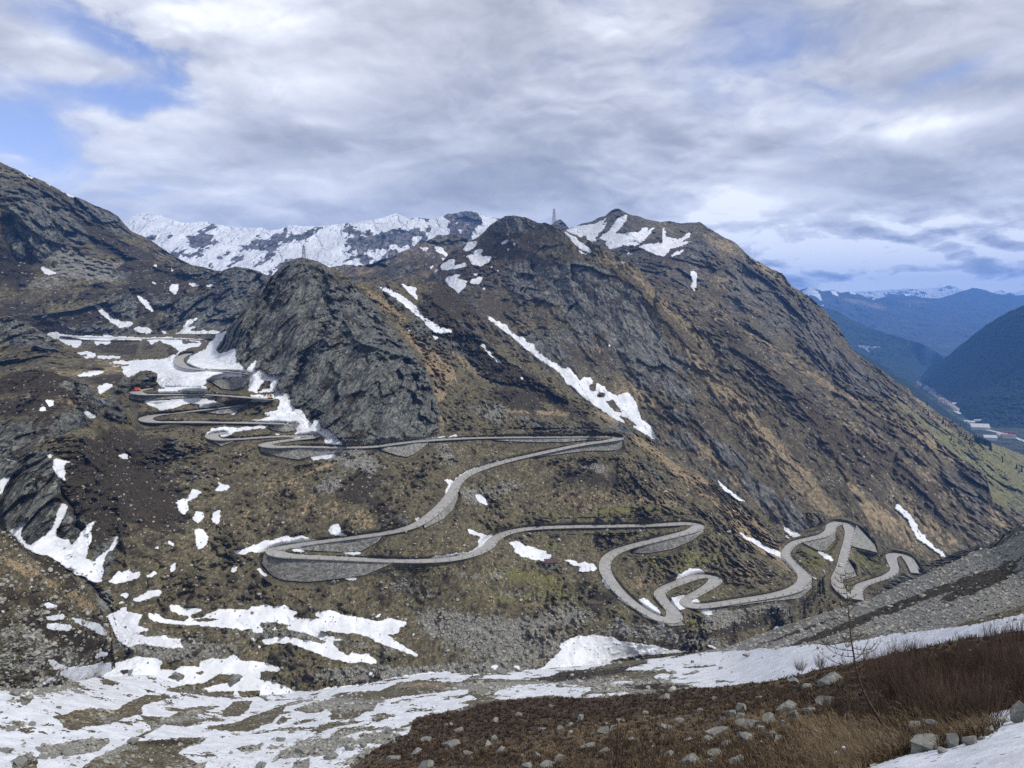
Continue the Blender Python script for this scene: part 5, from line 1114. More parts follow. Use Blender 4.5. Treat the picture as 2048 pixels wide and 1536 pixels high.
NO = (0, 0, 0, 0)
SN(('FL', 'E'), 'V', [(320, 245), (560, 235), (780, 245), (880, 232), (760, 268), (700, 300), (780, 345), (640, 350), (460, 340), (330, 300)], [(1120, 385), (1340, 380), (1340, 410), (1120, 405)], [(60, 215), (170, 190), (60, 235)], [(0, 150), (200, 110), (330, 100), (480, 80), (500, 130), (620, 160), (560, 260), (330, 290), (320, 240), (330, 200), (250, 170), (100, 190)], [(-300, 60), (-100, 50), (60, 55), (-60, 75)])
# far ranges
SN(('R1',), 'T4', [(290, 330), (360, 292), (430, 330), (470, 405), (440, 390), (400, 360), (340, 350)], [(530, 330), (545, 312), (560, 330), (600, 370), (560, 360)], [(660, 330), (690, 322), (740, 350), (700, 350)], [(1100, 345), (1125, 335), (1160, 360), (1120, 362)], [(440, 430), (480, 430), (470, 445)], [(960, 400), (1000, 402), (980, 412)], [(1110, 430), (1180, 425), (1150, 440)])
SP(('R1',), 'tan', (1730, 608, 60, 8, 0.2, 0.7), (1650, 600, 40, 12, 0.4, 0.4), (1830, 604, 60, 7, 0, 0.5), (1960, 600, 60, 6, 0, 0.3))
SP(('R1',), 'green', (1780, 652, 70, 12, 0, 0.6), (1900, 660, 60, 10, 0, 0.5), (1900, 690, 50, 8, 0, 0.7), (2000, 632, 40, 8, 0, 0.5))
SP(('R2',), 'green', (1740, 700, 60, 12, 0.1, 0.6), (1800, 720, 70, 14, 0, 0.6), (1755, 667, 16, 4, 0.2, 0.9), (1700, 690, 40, 8, 0, 0.6))
build_mass('far_range', 'R0', [(1560, 585), (1600, 580), (1640, 583), (1700, 584), (1745, 581), (1790, 579), (1812, 577), (1850, 578), (1885, 575), (1897, 571), (1904, 570), (1918, 577), (1945, 583), (1985, 584), (2003, 580), (2015, 586), (2030, 584), (2048, 580), (2130, 578)],
           [(1560, 625), (2130, 625)], [(1560, 585, 14500), (2130, 585, 14500), (1850, 575, 14500), (1850, 625, 13000), (1560, 625, 13000), (2130, 625, 13000)], m_far, 2, 2,
           dict(snow=(0.66, 0.1, 0.5, 0.3), rock=(0.5, 0, 0, 0), heath=NO), amp=0.05, L0=1200, rid=0.8, rough=1.2)
build_mass('blue_range', 'R1', [(1560, 590), (1595, 582), (1610, 577), (1619, 574), (1630, 578), (1645, 582), (1665, 579), (1680, 586), (1701, 582), (1720, 589), (1746, 599), (1775, 592), (1812, 587), (1843, 595), (1878, 597), (1905, 588), (1944, 576), (1960, 577), (1980, 583), (1998, 588), (2048, 590), (2130, 586)],
           [(1560, 760), (2130, 760)], [(1560, 590, 11500), (2130, 590, 11500), (1850, 592, 11500), (1619, 574, 10500), (1700, 650, 9000), (1900, 650, 9300), (1850, 725, 7400), (2130, 700, 8200), (1560, 760, 6900), (2130, 760, 6900), (1850, 760, 6900)], m_far, 2, 2,
           dict(snow=(-0.3, 0.1, 0.35, 0.25), heath=(0.45, 0, 0.2, 0.1), rock=(0.1, 0, .1, .1), green=(-0.1, 0, .25, .1)), amp=0.16, L0=1500, rid=0.8, rough=1.3, small=1.5)
build_mass('forest_spur', 'R2', [(1600, 612), (1640, 612), (1660, 617), (1675, 622), (1690, 632), (1715, 645), (1744, 657), (1770, 666), (1797, 673), (1820, 680), (1845, 688), (1862, 697), (1883, 711), (1900, 725), (1925, 735)],
           [(1600, 790), (1925, 790)], [(1600, 612, 6300), (1640, 612, 6300), (1744, 657, 6000), (1845, 688, 5700), (1925, 735, 5300), (1700, 700, 5400), (1780, 740, 5000), (1860, 728, -411), (1830, 760, -414), (1925, 790, -416), (1600, 790, -416), (1700, 760, 4700)], m_far, 2, 2,
           dict(heath=(0.9, 0, 0.2, 0.1), rock=(-0.1, 0, 0.1, 0.1), green=(0.0, 0, 0.2, 0.1)), amp=0.12, L0=600, rid=0.7, rough=1.0, small=2.0)
build_mass('forest_mountain', 'R3', [(1838, 762), (1850, 742), (1858, 733), (1875, 722), (1896, 711), (1915, 694), (1934, 680), (1955, 663), (1972, 650), (1990, 638), (2010, 627), (2030, 617), (2048, 610), (2075, 600), (2140, 590)],
           [(1838, 790), (1880, 815), (1910, 830), (1940, 850), (2000, 862), (2140, 880)], [(1850, 742, 5200), (1896, 711, 4900), (1934, 680, 4500), (1972, 650, 4200), (2048, 610, 3900), (2140, 590, 3700), (1880, 790, -414), (1910, 808, -414), (1945, 838, -414), (2048, 850, -414), (2140, 862, -414), (2000, 740, 3600), (2100, 740, 3200), (1930, 770, 3900)], m_forest, 2, 2,
           dict(heath=(0.95, 0, 0.1, 0.1), green=(-0.15, 0, 0.3, 0.15), rock=(-0.25, 0, 0.2, 0.2)), amp=0.12, L0=700, rid=0.8, rough=1.2, small=2.5)
SP(('VF',), 'green', (1900, 850, 200, 60, 0, 0.3))
build_mass('valley_floor', 'VF', [(1690, 715), (1750, 716), (1830, 716), (1850, 718), (1900, 735), (2000, 780), (2150, 830)],
           [(1690, 800), (1800, 830), (1900, 900), (1960, 930), (2150, 960)], [(1700, 720, -418), (1850, 720, -418), (2000, 800, -418), (2150, 850, -418), (1800, 820, -418), (1920, 870, -418), (2150, 950, -418), (1960, 900, -418), (1850, 760, -418)], m_forest, 2, 2,
           dict(green=(0.35, 0, 0.5, 0.3), heath=(0.45, 0, 0.6, 0.2), rock=NO), amp=0.002, L0=300, rough=0, small=0.3)
build_mass('forest_ridge', 'R5', [(1690, 690), (1706, 698), (1730, 711), (1756, 723), (1782, 744), (1790, 750), (1805, 756), (1820, 766), (1845, 785), (1871, 805), (1895, 822), (1921, 841), (1945, 862), (1975, 885), (2010, 905)],
           [(1690, 720), (1756, 760), (1800, 795), (1871, 850), (1945, 895), (2010, 930)], [(1690, 690, 3300), (1756, 723, 3200), (1820, 766, 3000), (1871, 805, 2800), (1945, 862, 2500), (2010, 905, 2300), (1690, 720, 3000), (1800, 795, 2500), (1871, 850, 2200), (1945, 895, 2050), (2010, 930, 1950)], m_forest, 2, 2,
           dict(heath=(0.9, 0, 0.1, 0.1), green=(-0.1, 0, .3, .2)), amp=0.05, L0=120, rid=0.4, rough=2.0, small=1.5)
# snowy back range on the left
SP(('F',), 'snow', (310, 440, 90, 22, 0, 1.6), (420, 455, 80, 12, 0, 0.5), (620, 470, 260, 22, 0, 0.30), (760, 445, 80, 12, 0, 0.6), (930, 430, 60, 12, 0, 0.4), (870, 500, 60, 24, 0.5, 0.2))
SP(('F',), 'rock', (800, 470, 50, 12, -0.1, 0.5), (845, 470, 16, 14, 0, 0.6), (950, 430, 22, 10, 0.3, 0.7), (590, 465, 12, 12, 0, 0.6))
SP(('F',), 'snow', (800, 472, 46, 9, -0.15, -0.6), (848, 468, 12, 14, 0, -0.7), (948, 431, 14, 8, 0.3, -0.9), (700, 520, 140, 16, 0, -0.15), (840, 525, 80, 18, 0.4, -0.35), (760, 525, 60, 14, 0, -0.3))
build_mass('snowy_range', 'F', tp('T1', [(900, 560), (980, 560), (1050, 510), (1120, 490), (1220, 490), (1300, 530), (1400, 560), (1480, 575), (1600, 560), (1700, 580), (1850, 610), (2048, 610)]).tolist() + tp('T2', [(540, 240), (600, 235), (690, 200), (920, 205), (1100, 190), (1300, 160), (1440, 140), (1540, 100), (1640, 145), (1730, 140), (1850, 150), (1950, 110)]).tolist() + tp('T3', [(160, 190), (280, 165), (340, 165), (420, 200), (530, 220), (620, 240)]).tolist(),
           [(220, 560), (1020, 560)], [(228, 442, 3700), (310, 424, 3700), (470, 455, 3450), (630, 450, 3300), (790, 425, 3250), (930, 422, 3150), (1018, 440, 3100), (230, 560, 2950), (500, 560, 2850), (800, 560, 2800), (1020, 560, 2800), (600, 500, 3080), (400, 500, 3200), (850, 480, 3050)], m_F, 2, 1.5,
           dict(snow=(0.56, 0.25, 1.9, 0.6), rock=(0.8, 0.3, 0.4, 0.4), tan=(0.2, 0, .3, 0), heath=(0.1, 0, 0.3, 0.2)), amp=0.09, L0=420, rid=0.75, rough=1.6, small=0.3, seed=3, fp=1.7, slabs=0.3, ysc=0.25)
SP(('F2',), 'snow', (700, 560, 400, 30, 0, 0.0))
SN(('F2',), 'W', [(640, 1045), (700, 970), (770, 970), (790, 1010), (680, 1050)], [(950, 1010), (1030, 1020), (1110, 1005), (1110, 1025), (1040, 1045)], [(1320, 990), (1430, 930), (1440, 940), (1350, 995)], [(1530, 880), (1590, 870), (1580, 900)], [(1870, 800), (1960, 785), (2040, 790), (1990, 840), (1940, 810)])
SN(('F2',), 'T3', [(30, 440), (80, 450), (145, 510), (130, 525), (60, 480)], [(0, 600), (40, 590), (0, 625)], [(70, 540), (125, 535), (110, 555)])
build_mass('brown_hills', 'F2', [(380, 552), (430, 545), (480, 540), (540, 550), (590, 542), (654, 534), (677, 531), (699, 528), (725, 530), (750, 525), (780, 512), (809, 502), (828, 494), (860, 477), (880, 470), (905, 468), (930, 476), (960, 490)],
           [(380, 600), (960, 600)], [(380, 552, 1500), (540, 545, 1500), (700, 528, 1500), (809, 502, 1600), (880, 472, 1800), (960, 490, 1800), (380, 600, 1200), (700, 600, 1150), (960, 600, 1250), (850, 560, 1350)], m_F, 2, 1.5,
           dict(snow=(-0.12, 0, 0.25, 0.1), rock=(0.45, 0.2, 0.5, 0.2), heath=(0.5, 0, 0.4, 0.2), tan=(-0.05, 0, 0.3, 0.2)), amp=0.12, L0=160, rid=0.7, rough=3.0, seed=5, ysc=0.15)
build_mass('left_mountain', 'G', [(-60, 290), (0, 323), (40, 343), (60, 351), (95, 366), (130, 385), (160, 397), (190, 410), (220, 422), (235, 432), (248, 446), (262, 462), (285, 472), (305, 482), (330, 500), (350, 513), (380, 528), (410, 538), (450, 560)],
           [(-60, 650), (150, 620), (300, 580), (450, 590)], [(-60, 290, 1050), (0, 323, 1100), (130, 385, 1200), (250, 455, 1320), (340, 515, 1430), (450, 560, 1500), (-60, 650, 850), (150, 620, 950), (142, 560, 1000), (300, 540, 1230), (0, 560, 920), (100, 480, 1030), (30, 430, 960), (450, 590, 1350), (200, 500, 1150), (90, 540, 980)], m_G, 2, 2,
           dict(rock=(0.25, 0.3, 0.4, 0.3), heath=(0.30, 0.2, 0.5, 0.2), tan=(-0.05, 0, 0.3, 0.2), scree=(0.12, 0, 0.25, 0.1)), amp=0.15, L0=160, rid=0.75, streak=(0.1, -0.3, -0.9), rough=1.5, small=1.6, seed=7, slabs=0.7, ysc=0.3, cst=True, sk=2.2)
build_mass('middle_hills', 'H', [(-60, 595), (0, 598), (60, 596), (110, 590), (142, 579), (178, 564), (211, 553), (229, 536), (250, 525), (267, 520), (290, 519), (305, 521), (325, 524), (338, 527), (360, 526), (381, 529), (406, 533), (425, 539), (444, 541), (458, 536), (470, 533), (495, 535), (520, 543), (540, 556), (570, 575)],
           [(-60, 700), (570, 700)], [(-60, 595, 900), (60, 596, 930), (142, 579, 1000), (267, 520, 1150), (400, 533, 1200), (470, 533, 1150), (570, 575, 1100), (-60, 640, 750), (100, 660, 930), (300, 668, 950), (430, 668, 920), (570, 700, 880), (50, 700, 900), (200, 620, 1000), (350, 620, 1020), (470, 620, 1000), (140, 610, 960)], m_G, 2, 1.6,
           dict(rock=(0.30, 0.3, 0.5, 0.3), heath=(0.35, 0.2, 0.5, 0.25), tan=(0.02, 0, 0.3, 0.2), scree=(0.1, 0, 0.3, 0.2), green=(-0.1, 0, .2, .1)), amp=0.12, L0=90, rid=0.7, rough=2.5, small=1.6, seed=9, slabs=0.7, ysc=0.25)
# right-hand mountains
build_mass('right_mountain', 'C', [(1088, 458), (1104, 447), (1112, 441), (1121, 439), (1130, 446), (1138, 456), (1150, 453), (1165, 447), (1185, 442), (1200, 434), (1212, 430), (1222, 421), (1230, 417), (1238, 417), (1248, 422), (1262, 429), (1280, 434), (1300, 440), (1320, 443), (1339, 442), (1360, 446), (1377, 445), (1400, 444), (1408, 450), (1428, 462), (1448, 475), (1462, 480), (1473, 486), (1491, 506), (1514, 522), (1544, 538), (1565, 547), (1582, 570), (1598, 580), (1625, 598), (1651, 623), (1676, 651), (1697, 687), (1709, 704), (1740, 725), (1765, 740), (1790, 762), (1816, 777), (1826, 791), (1842, 801), (1863, 815), (1881, 829), (1907, 842), (1927, 858), (1946, 868), (1968, 880), (1985, 887), (2011, 896), (2048, 910), (2120, 935)],
           [(1088, 500), (1300, 580), (1420, 640), (1600, 760), (1780, 850), (1920, 950), (1990, 1040), (2120, 1080)],
           [(1088, 458, 2100), (1121, 439, 2300), (1150, 453, 2050), (1237, 417, 1950), (1339, 443, 1850), (1408, 450, 1750), (1473, 486, 1650), (1565, 547, 1600), (1625, 598, 1550), (1697, 687, 1480), (1790, 763, 1430), (1881, 829, 1430), (1985, 887, 1430), (2120, 935, 1430), (1200, 500, 1700), (1300, 500, 1550), (1310, 560, 1350), (1350, 520, 1450), (1422, 610, 1300), (1400, 520, 1480), (1500, 600, 1380), (1575, 710, 1210), (1620, 680, 1350), (1700, 760, 1300), (1790, 820, 1250), (1868, 880, 1180), (1920, 930, 1120), (1980, 1010, 1060), (2048, 1000, 1120), (2120, 1080, 1050)], m_C, 2, 2,
           dict(rock=(0.24, 0.25, 0.55, 0.45), heath=(0.18, 0.1, 0.6, 0.6), tan=(0.20, 0, 0.35, 0.35), scree=(-0.1, 0, 0.2, 0.1), green=(-0.1, 0, .2, .1)), amp=0.10, L0=200, rid=0.35, streak=(0.55, -0.45, -0.65), sk=1.7, rough=1.5, small=0.8, seed=11, slabs=0.55, ysc=0.5, cst=True)
build_mass('right_spur', 'C2', [(1230, 535), (1262, 538), (1310, 549), (1345, 562), (1385, 582), (1422, 600), (1448, 615), (1473, 648), (1500, 664), (1524, 679), (1550, 692), (1575, 704), (1613, 727), (1640, 742), (1664, 753), (1695, 770), (1722, 783), (1752, 792), (1790, 811), (1816, 827), (1842, 845), (1868, 871), (1894, 894), (1920, 917), (1940, 925), (1958, 937), (1972, 955), (1978, 975), (1984, 995), (2010, 1022), (2036, 1038), (2060, 1056), (2120, 1090)],
           [(1230, 600), (1400, 720), (1560, 900), (1650, 1080), (1750, 1130), (1900, 1160), (2120, 1160)],
           [(1230, 535, 1300), (1310, 549, 1260), (1422, 600, 1200), (1473, 648, 1130), (1575, 704, 1080), (1664, 753, 1040), (1790, 811, 1000), (1868, 871, 960), (1920, 917, 930), (1958, 937, 910), (1980, 990, 860), (2036, 1038, 830), (2120, 1090, 800), (1600, 880, 850), (1520, 780, 950), (1650, 950, 800), (1700, 1040, 705), (1800, 1100, 715), (1900, 1112, 735), (1960, 1090, 755), (1700, 880, 860), (1850, 1000, 800), (1750, 950, 810), (1900, 1160, 680), (1650, 1080, 690), (1400, 720, 1000)], m_C, 2, 2,
           dict(rock=(0.20, 0.25, 0.55, 0.45), heath=(0.18, 0.1, 0.6, 0.6), tan=(0.30, 0, 0.4, 0.4), green=(-0.05, 0, .3, .15)), amp=0.10, L0=120, rid=0.35, streak=(0.55, -0.45, -0.65), sk=1.7, rough=1.5, small=0.8, seed=13, slabs=0.55, ysc=0.5, cst=True, fp=1.3)
build_mass('pylon_mountain', 'D', [(820, 590), (840, 572), (858, 552), (870, 540), (885, 522), (900, 506), (925, 490), (950, 478), (965, 466), (980, 450), (1000, 437), (1012, 431), (1030, 431), (1050, 434), (1065, 440), (1076, 446), (1090, 445), (1105, 450), (1124, 461), (1148, 469), (1172, 477), (1195, 488), (1215, 499), (1240, 514), (1256, 522), (1276, 533), (1308, 577), (1340, 605), (1371, 638), (1400, 657), (1422, 676), (1463, 707), (1493, 732), (1514, 752), (1545, 790), (1575, 826), (1606, 860), (1636, 892), (1660, 920), (1680, 945), (1700, 978), (1720, 1010), (1748, 1062), (1770, 1090)],
           [(820, 620), (900, 640), (980, 690), (1080, 760), (1200, 850), (1320, 930), (1430, 1000), (1550, 1090), (1660, 1110), (1770, 1120)],
           [(820, 590, 1300), (858, 552, 1280), (900, 506, 1280), (960, 470, 1250), (1020, 432, 1180), (1076, 446, 1130), (1124, 461, 1080), (1215, 499, 1000), (1308, 577, 930), (1422, 676, 900), (1514, 752, 850), (1575, 826, 810), (1636, 892, 770), (1680, 945, 740), (1720, 1010, 710), (1770, 1090, 690), (900, 610, 1020), (956, 629, 920), (1076, 728, 800), (1165, 794, 760), (1236, 842, 735), (1317, 890, 712), (1427, 965, 700), (1549, 1050, 680), (1650, 1050, 685), (1100, 620, 930), (1200, 700, 850), (1300, 750, 820), (1000, 600, 1000), (1450, 850, 760), (1600, 960, 730), (980, 540, 1130), (1150, 540, 980)], m_D, 2, 2,
           dict(rock=(0.24, 0.3, 0.6, 0.5), heath=(0.22, 0.1, 0.6, 0.6), tan=(0.14, 0, 0.35, 0.4), scree=(-0.05, 0, 0.2, 0.1)), amp=0.12, L0=90, rid=0.4, streak=(0.35, -0.45, -0.8), sk=2.2, rough=1.6, small=1.0, seed=15, slabs=0.55, ysc=0.6, cst=True, fp=1.3)
# ledge land left of the central peak
build_mass('upper_meadow', 'FL', [(-60, 664), (60, 665), (100, 664), (200, 664), (300, 664), (380, 664), (430, 665), (470, 668)],
           [(-60, 800), (200, 800), (340, 800), (470, 760)], [(-60, 664, 1000), (90, 668, -25), (250, 672, -26), (430, 676, -28), (470, 668, 860), (0, 700, 780), (100, 700, 760), (200, 705, 740), (357, 722, -38), (430, 741, -41), (500, 748, -43), (100, 740, 560), (0, 745, 540), (200, 760, 540), (300, 770, -50), (250, 745, 600), (300, 720, 680), (200, 800, 470), (-60, 800, 470), (340, 800, 500), (470, 760, 560)], m_G, 2, 1.5,
           dict(rock=(0.0, 0.1, 0.3, 0.2), heath=(0.22, 0.2, 0.5, 0.2), tan=(0.15, 0, 0.4, 0.2)), amp=0.03, L0=50, rid=0.5, rough=0, uselimit=True, seed=17, ysc=0.4)
build_mass('left_hump', 'I0', [(-60, 630), (0, 633), (20, 636), (33, 639), (51, 648), (74, 657), (94, 669), (114, 681), (142, 697), (165, 712), (200, 728), (230, 745)],
           [(-60, 760), (230, 760)], [(-60, 630, 640), (33, 638, 640), (94, 669, 650), (142, 697, 650), (230, 745, 600), (-60, 760, 500), (100, 750, 540), (230, 760, 560), (0, 700, 590)], m_G, 2, 1.6,
           dict(rock=(0.3, 0.3, 0.5, 0.3), heath=(0.35, 0.2, 0.5, 0.2), tan=(0.1, 0, 0.4, 0.2), green=(0.1, 0, .2, 0)), amp=0.10, L0=50, rid=0.7, rough=2.0, seed=19, ysc=0.4)
E_CTRL = [(615, 515, 690), (560, 537, 680), (500, 605, 670), (454, 660, 680), (650, 530, 705), (700, 557, 730), (615, 600, 640), (600, 700, 580), (540, 690, 610), (760, 700, 590), (700, 640, 640), (850, 800, 560), (640, 800, 540), (768, 562, 820), (832, 565, 850), (882, 567, 860), (936, 608, 830), (987, 667, 790), (1076, 730, 735), (1165, 794, 712), (1236, 842, 690), (1317, 890, 668), (1427, 960, 645), (1549, 1047, 625),
          (800, 640, 740), (900, 700, 690), (1000, 760, 660), (1100, 820, 640), (900, 800, 610), (1600, 1060, 640), (1650, 1040, 670), (1710, 1040, 680), (1770, 1100, 660), (1850, 1118, 640), (1960, 1090, 620), (2060, 1060, 620),
          (0, 1010, 300), (28, 940, 310), (51, 901, 330), (86, 884, 335), (127, 868, 345), (178, 853, 370), (200, 820, 430), (235, 768, 530),  (430, 668, 860), (357, 722, -38), (430, 741, -41),
          (50, 1000, 296), (100, 1050, 290), (150, 1120, 283), (200, 1160, 280), (240, 950, 355), (240, 1050, 318), (350, 900, 430), (400, 1000, 375), (400, 1150, 320), (300, 1200, 295), (250, 1250, 270), (223, 1340, 247), (226, 1290, 248), (234, 1262, 252), (300, 1340, 262), (500, 1200, 325), (500, 1300, 300),
          (600, 1390, 298), (730, 1372, 312), (881, 1345, 330), (1089, 1338, 342), (1254, 1321, 361), (1388, 1304, 380), (1469, 1290, 396), (1550, 1290, 400), (700, 1240, 345), (900, 1240, 360), (1000, 1280, 350), (1150, 1230, 375), (1100, 1160, 400), (800, 1180, 372), (1500, 1260, -174), (1600, 1240, -180), (1700, 1230, -196), (1800, 1180, 520), (1850, 1160, 560), (2060, 1150, 500), (1250, 1280, 360), (640, 1300, 318)]
for (a_, b_) in ((262, 738), (268, 718), (275, 700), (283, 680), (292, 670), (340, 669), (330, 700)): E_CTRL.append((a_, b_, Yat('FL', a_, b_) * 0.997))
for R in ROADS[0:]:
    uu, vv = topx(R['P'])
    for i in range(0, len(uu), 26): E_CTRL.append((uu[i], vv[i], R['P'][i, 1]))
E_TOP = [(-60, 1120), (-20, 1050), (0, 1000), (10, 970), (28, 940), (38, 920), (51, 901), (68, 890), (86, 884), (105, 873), (127, 868), (150, 858), (178, 853), (190, 836), (200, 820), (215, 800), (235, 768), (248, 750), (262, 738), (270, 710), (276, 690), (284, 676), (292, 668), (330, 667), (380, 667), (430, 667), (446, 664), (456, 655), (470, 640), (485, 622), (500, 603), (520, 580), (538, 558), (556, 538), (572, 526), (590, 517), (603, 514), (615, 516), (632, 522), (650, 529), (665, 537), (680, 545), (695, 556), (705, 566), (717, 565), (740, 561), (768, 560), (800, 562), (832, 561), (850, 563), (870, 563), (882, 565), (908, 578), (922, 592), (936, 608), (956, 629), (987, 667), (1010, 688), (1038, 708), (1076, 729), (1114, 758), (1140, 778), (1165, 794), (1203, 822), (1236, 842), (1276, 862), (1308, 879), (1340, 903), (1372, 928), (1400, 944), (1427, 958), (1460, 982), (1499, 1009), (1525, 1030), (1549, 1047), (1570, 1060), (1590, 1066), (1615, 1058), (1640, 1050), (1655, 1036), (1680, 1030), (1705, 1034), (1722, 1050), (1750, 1082), (1770, 1098), (1800, 1094), (1830, 1108), (1850, 1122), (1880, 1118), (1920, 1100), (1980, 1085), (2060, 1060)]
build_mass('hillside', 'E', E_TOP, [(-60, 1300), (0, 1300), (150, 1330), (220, 1370), (300, 1375), (420, 1400), (602, 1410), (729, 1392), (881, 1366), (1089, 1358), (1254, 1340), (1388, 1325), (1469, 1312), (1560, 1290), (1660, 1260), (1757, 1225), (1850, 1190), (1960, 1150), (2060, 1110)],
           E_CTRL, m_E, 2, 1.8, dict(rock=(0.06, 0.18, 0.45, 0.45), heath=(0.17, 0.12, 0.65, 0.5), tan=(0.05, 0.1, 0.42, 0.25), scree=(0.02, 0.1, 0.35, 0.25), green=(-0.05, 0.1, 0.3, 0.2)),
           amp=0.13, L0=60, rid=0.75, streak=(-0.35, -0.45, -0.8), sk=3.5, rough=1.8, wlim=(1 / 1000., 1 / 230.), uselimit=True, lam=1e-4, rockh=(0.16, 1.0), seed=21, slabs=0.85, ysc=0.5, small=1.6, fp=1.25)
build_mass('left_hillside', 'I', [(-60, 752), (0, 747), (30, 744), (51, 745), (89, 741), (110, 745), (122, 749), (140, 755), (152, 759), (173, 767), (185, 781), (193, 792), (203, 803), (212, 812), (225, 835)],
           [(-60, 1200), (0, 1040), (60, 960), (120, 900), (180, 880), (225, 860)], [(-60, 752, 430), (51, 745, 440), (122, 749, 440), (173, 767, 450), (203, 803, 455), (225, 850, 455), (0, 850, 385), (100, 850, 390), (0, 900, 362), (90, 890, 375), (0, 1000, 335), (-60, 1200, 300), (180, 870, 420), (60, 960, 350), (100, 800, 410)], m_E, 2, 1.8,
           dict(rock=(0.2, 0.2, 0.5, 0.3), heath=(0.4, 0.2, 0.5, 0.25), tan=(0.1, 0, 0.4, 0.2), green=(0.0, 0, 0.3, 0.1)), amp=0.10, L0=45, rid=0.7, streak=(0.4, -0.3, -0.7), rough=2.5, small=1.6, seed=23, ysc=0.4)
build_mass('near_left_slope', 'K', [(-60, 1040), (0, 1058), (25, 1073), (41, 1088), (61, 1107), (80, 1112), (102, 1117), (127, 1135), (142, 1150), (157, 1168), (178, 1183), (198, 1211), (209, 1226), (216, 1240), (223, 1262), (226, 1300), (232, 1340)],
           [(-60, 1410), (100, 1400), (190, 1370), (232, 1360)], [(-60, 1040, 195), (0, 1058, 200), (61, 1107, 205), (127, 1135, 213), (178, 1183, 222), (216, 1240, 232), (228, 1330, 246), (0, 1200, 188), (0, 1372, 189), (-60, 1410, 182), (100, 1300, 200), (100, 1400, 203), (190, 1370, 240)], m_P, 2, 1.8,
           dict(rock=(0.05, 0.2, 0.4, 0.3), heath=(0.38, 0.2, 0.55, 0.3), tan=(0.16, 0, 0.4, 0.2), scree=(0.20, 0.1, 0.55, 0.3)), amp=0.08, L0=25, rid=0.6, rough=2.0, seed=25, ysc=0.6)
P_TOP = [(-60, 1376), (0, 1373), (60, 1378), (120, 1370), (200, 1352), (300, 1348), (420, 1376), (520, 1386), (602, 1383), (729, 1370), (792, 1355), (881, 1344), (970, 1349), (1089, 1337), (1211, 1327), (1254, 1320), (1355, 1304), (1388, 1303), (1440, 1297), (1469, 1288), (1518, 1269), (1586, 1245), (1662, 1221), (1701, 1214), (1757, 1190), (1823, 1160), (1884, 1133), (1924, 1115), (1955, 1101), (1975, 1084), (1998, 1071), (2020, 1060), (2048, 1044), (2120, 1005)]
build_mass('scree_slope', 'P', P_TOP, [(-60, 1570), (640, 1570), (760, 1550), (860, 1500), (1000, 1440), (1300, 1420), (1530, 1395), (1710, 1350), (1900, 1310), (2120, 1280)],
           [(-60, 1376, 180), (0, 1373, 183), (120, 1370, 205), (223, 1352, 246), (300, 1348, 262), (420, 1376, 285), (602, 1383, 300), (881, 1344, 330), (1089, 1337, 342), (1254, 1320, 361), (1388, 1303, 380), (1469, 1288, 372), (1586, 1245, 335), (1701, 1214, 312), (1823, 1160, 278), (1924, 1115, 250), (2048, 1044, 218), (2120, 1005, 205), (1640, 1290, 205), (1700, 1300, 160), (1900, 1268, 112), (2048, 1230, 95), (2120, 1280, 66), (2048, 1270, 75), (1500, 1365, 190), (1500, 1320, 250), (1300, 1370, 235), (1200, 1395, 205), (1000, 1420, 195), (1000, 1385, 235), (700, 1480, 170), (700, 1536, 145), (300, 1536, 135), (300, 1430, 200), (0, 1536, 120), (0, 1450, 150), (2048, 1150, 150), (1900, 1190, 175), (1800, 1230, 190), (-60, 1570, 105), (640, 1570, 130)],
           m_P, 2, 1.8, dict(rock=(0.02, 0.1, 0.3, 0.2), heath=(0.10, 0.2, 0.45, 0.2), tan=(0.10, 0, 0.4, 0.2), scree=(0.25, 0.1, 0.55, 0.3), snow=(-0.25, 0.0, 0.35, 0.2)), amp=0.05, L0=22, rid=0.5, rough=1.3, seed=27, ysc=0.7)
M_TOP = [(690, 1545), (716, 1527), (744, 1501), (769, 1489), (800, 1474), (818, 1466), (805 + 20, 1446), (835, 1436), (870, 1430), (932, 1420), (970, 1406), (1018, 1400), (1076, 1396), (1140, 1396), (1203, 1395), (1260, 1390), (1317, 1385), (1381, 1376), (1444, 1374), (1520, 1365), (1591, 1353), (1630, 1339), (1706, 1325), (1757, 1314), (1833, 1298), (1909, 1281), (1985, 1270), (2048, 1260), (2120, 1246)]
build_mass('foreground_slope', 'M', M_TOP, [(690, 1600), (2120, 1600)],
           [(690, 1545, 60), (744, 1501, 66), (805, 1446, 95), (1018, 1400, 110), (1203, 1395, 98), (1381, 1375, 90), (1528, 1362, 70), (1706, 1324, 46), (1833, 1298, 36), (2048, 1260, 29), (2120, 1246, 27), (750, 1600, 42), (1000, 1600, 26), (1000, 1536, 38), (1000, 1460, 62), (1200, 1600, 17), (1200, 1536, 24), (1200, 1450, 45), (1400, 1600, 12), (1400, 1536, 16), (1400, 1450, 34), (1600, 1600, 8.8), (1600, 1536, 11), (1600, 1450, 20), (1600, 1400, 33), (1800, 1600, 6.6), (1800, 1536, 8.0), (1800, 1450, 13.5), (1800, 1380, 21), (2048, 1600, 5.0), (2048, 1536, 6.0), (2048, 1450, 8.6), (2048, 1400, 11.5), (2048, 1330, 18), (2120, 1600, 4.8)],
           m_M, 2, 1.8, dict(rock=(-0.10, 0, 0.2, 0.1), heath=(0.40, 0.1, 0.6, 0.2), tan=(0.12, 0, 0.5, 0.2)), amp=0.06, L0=5.0, rid=0.3, rough=1.6, seed=29, fp=1.6, small=0.7)

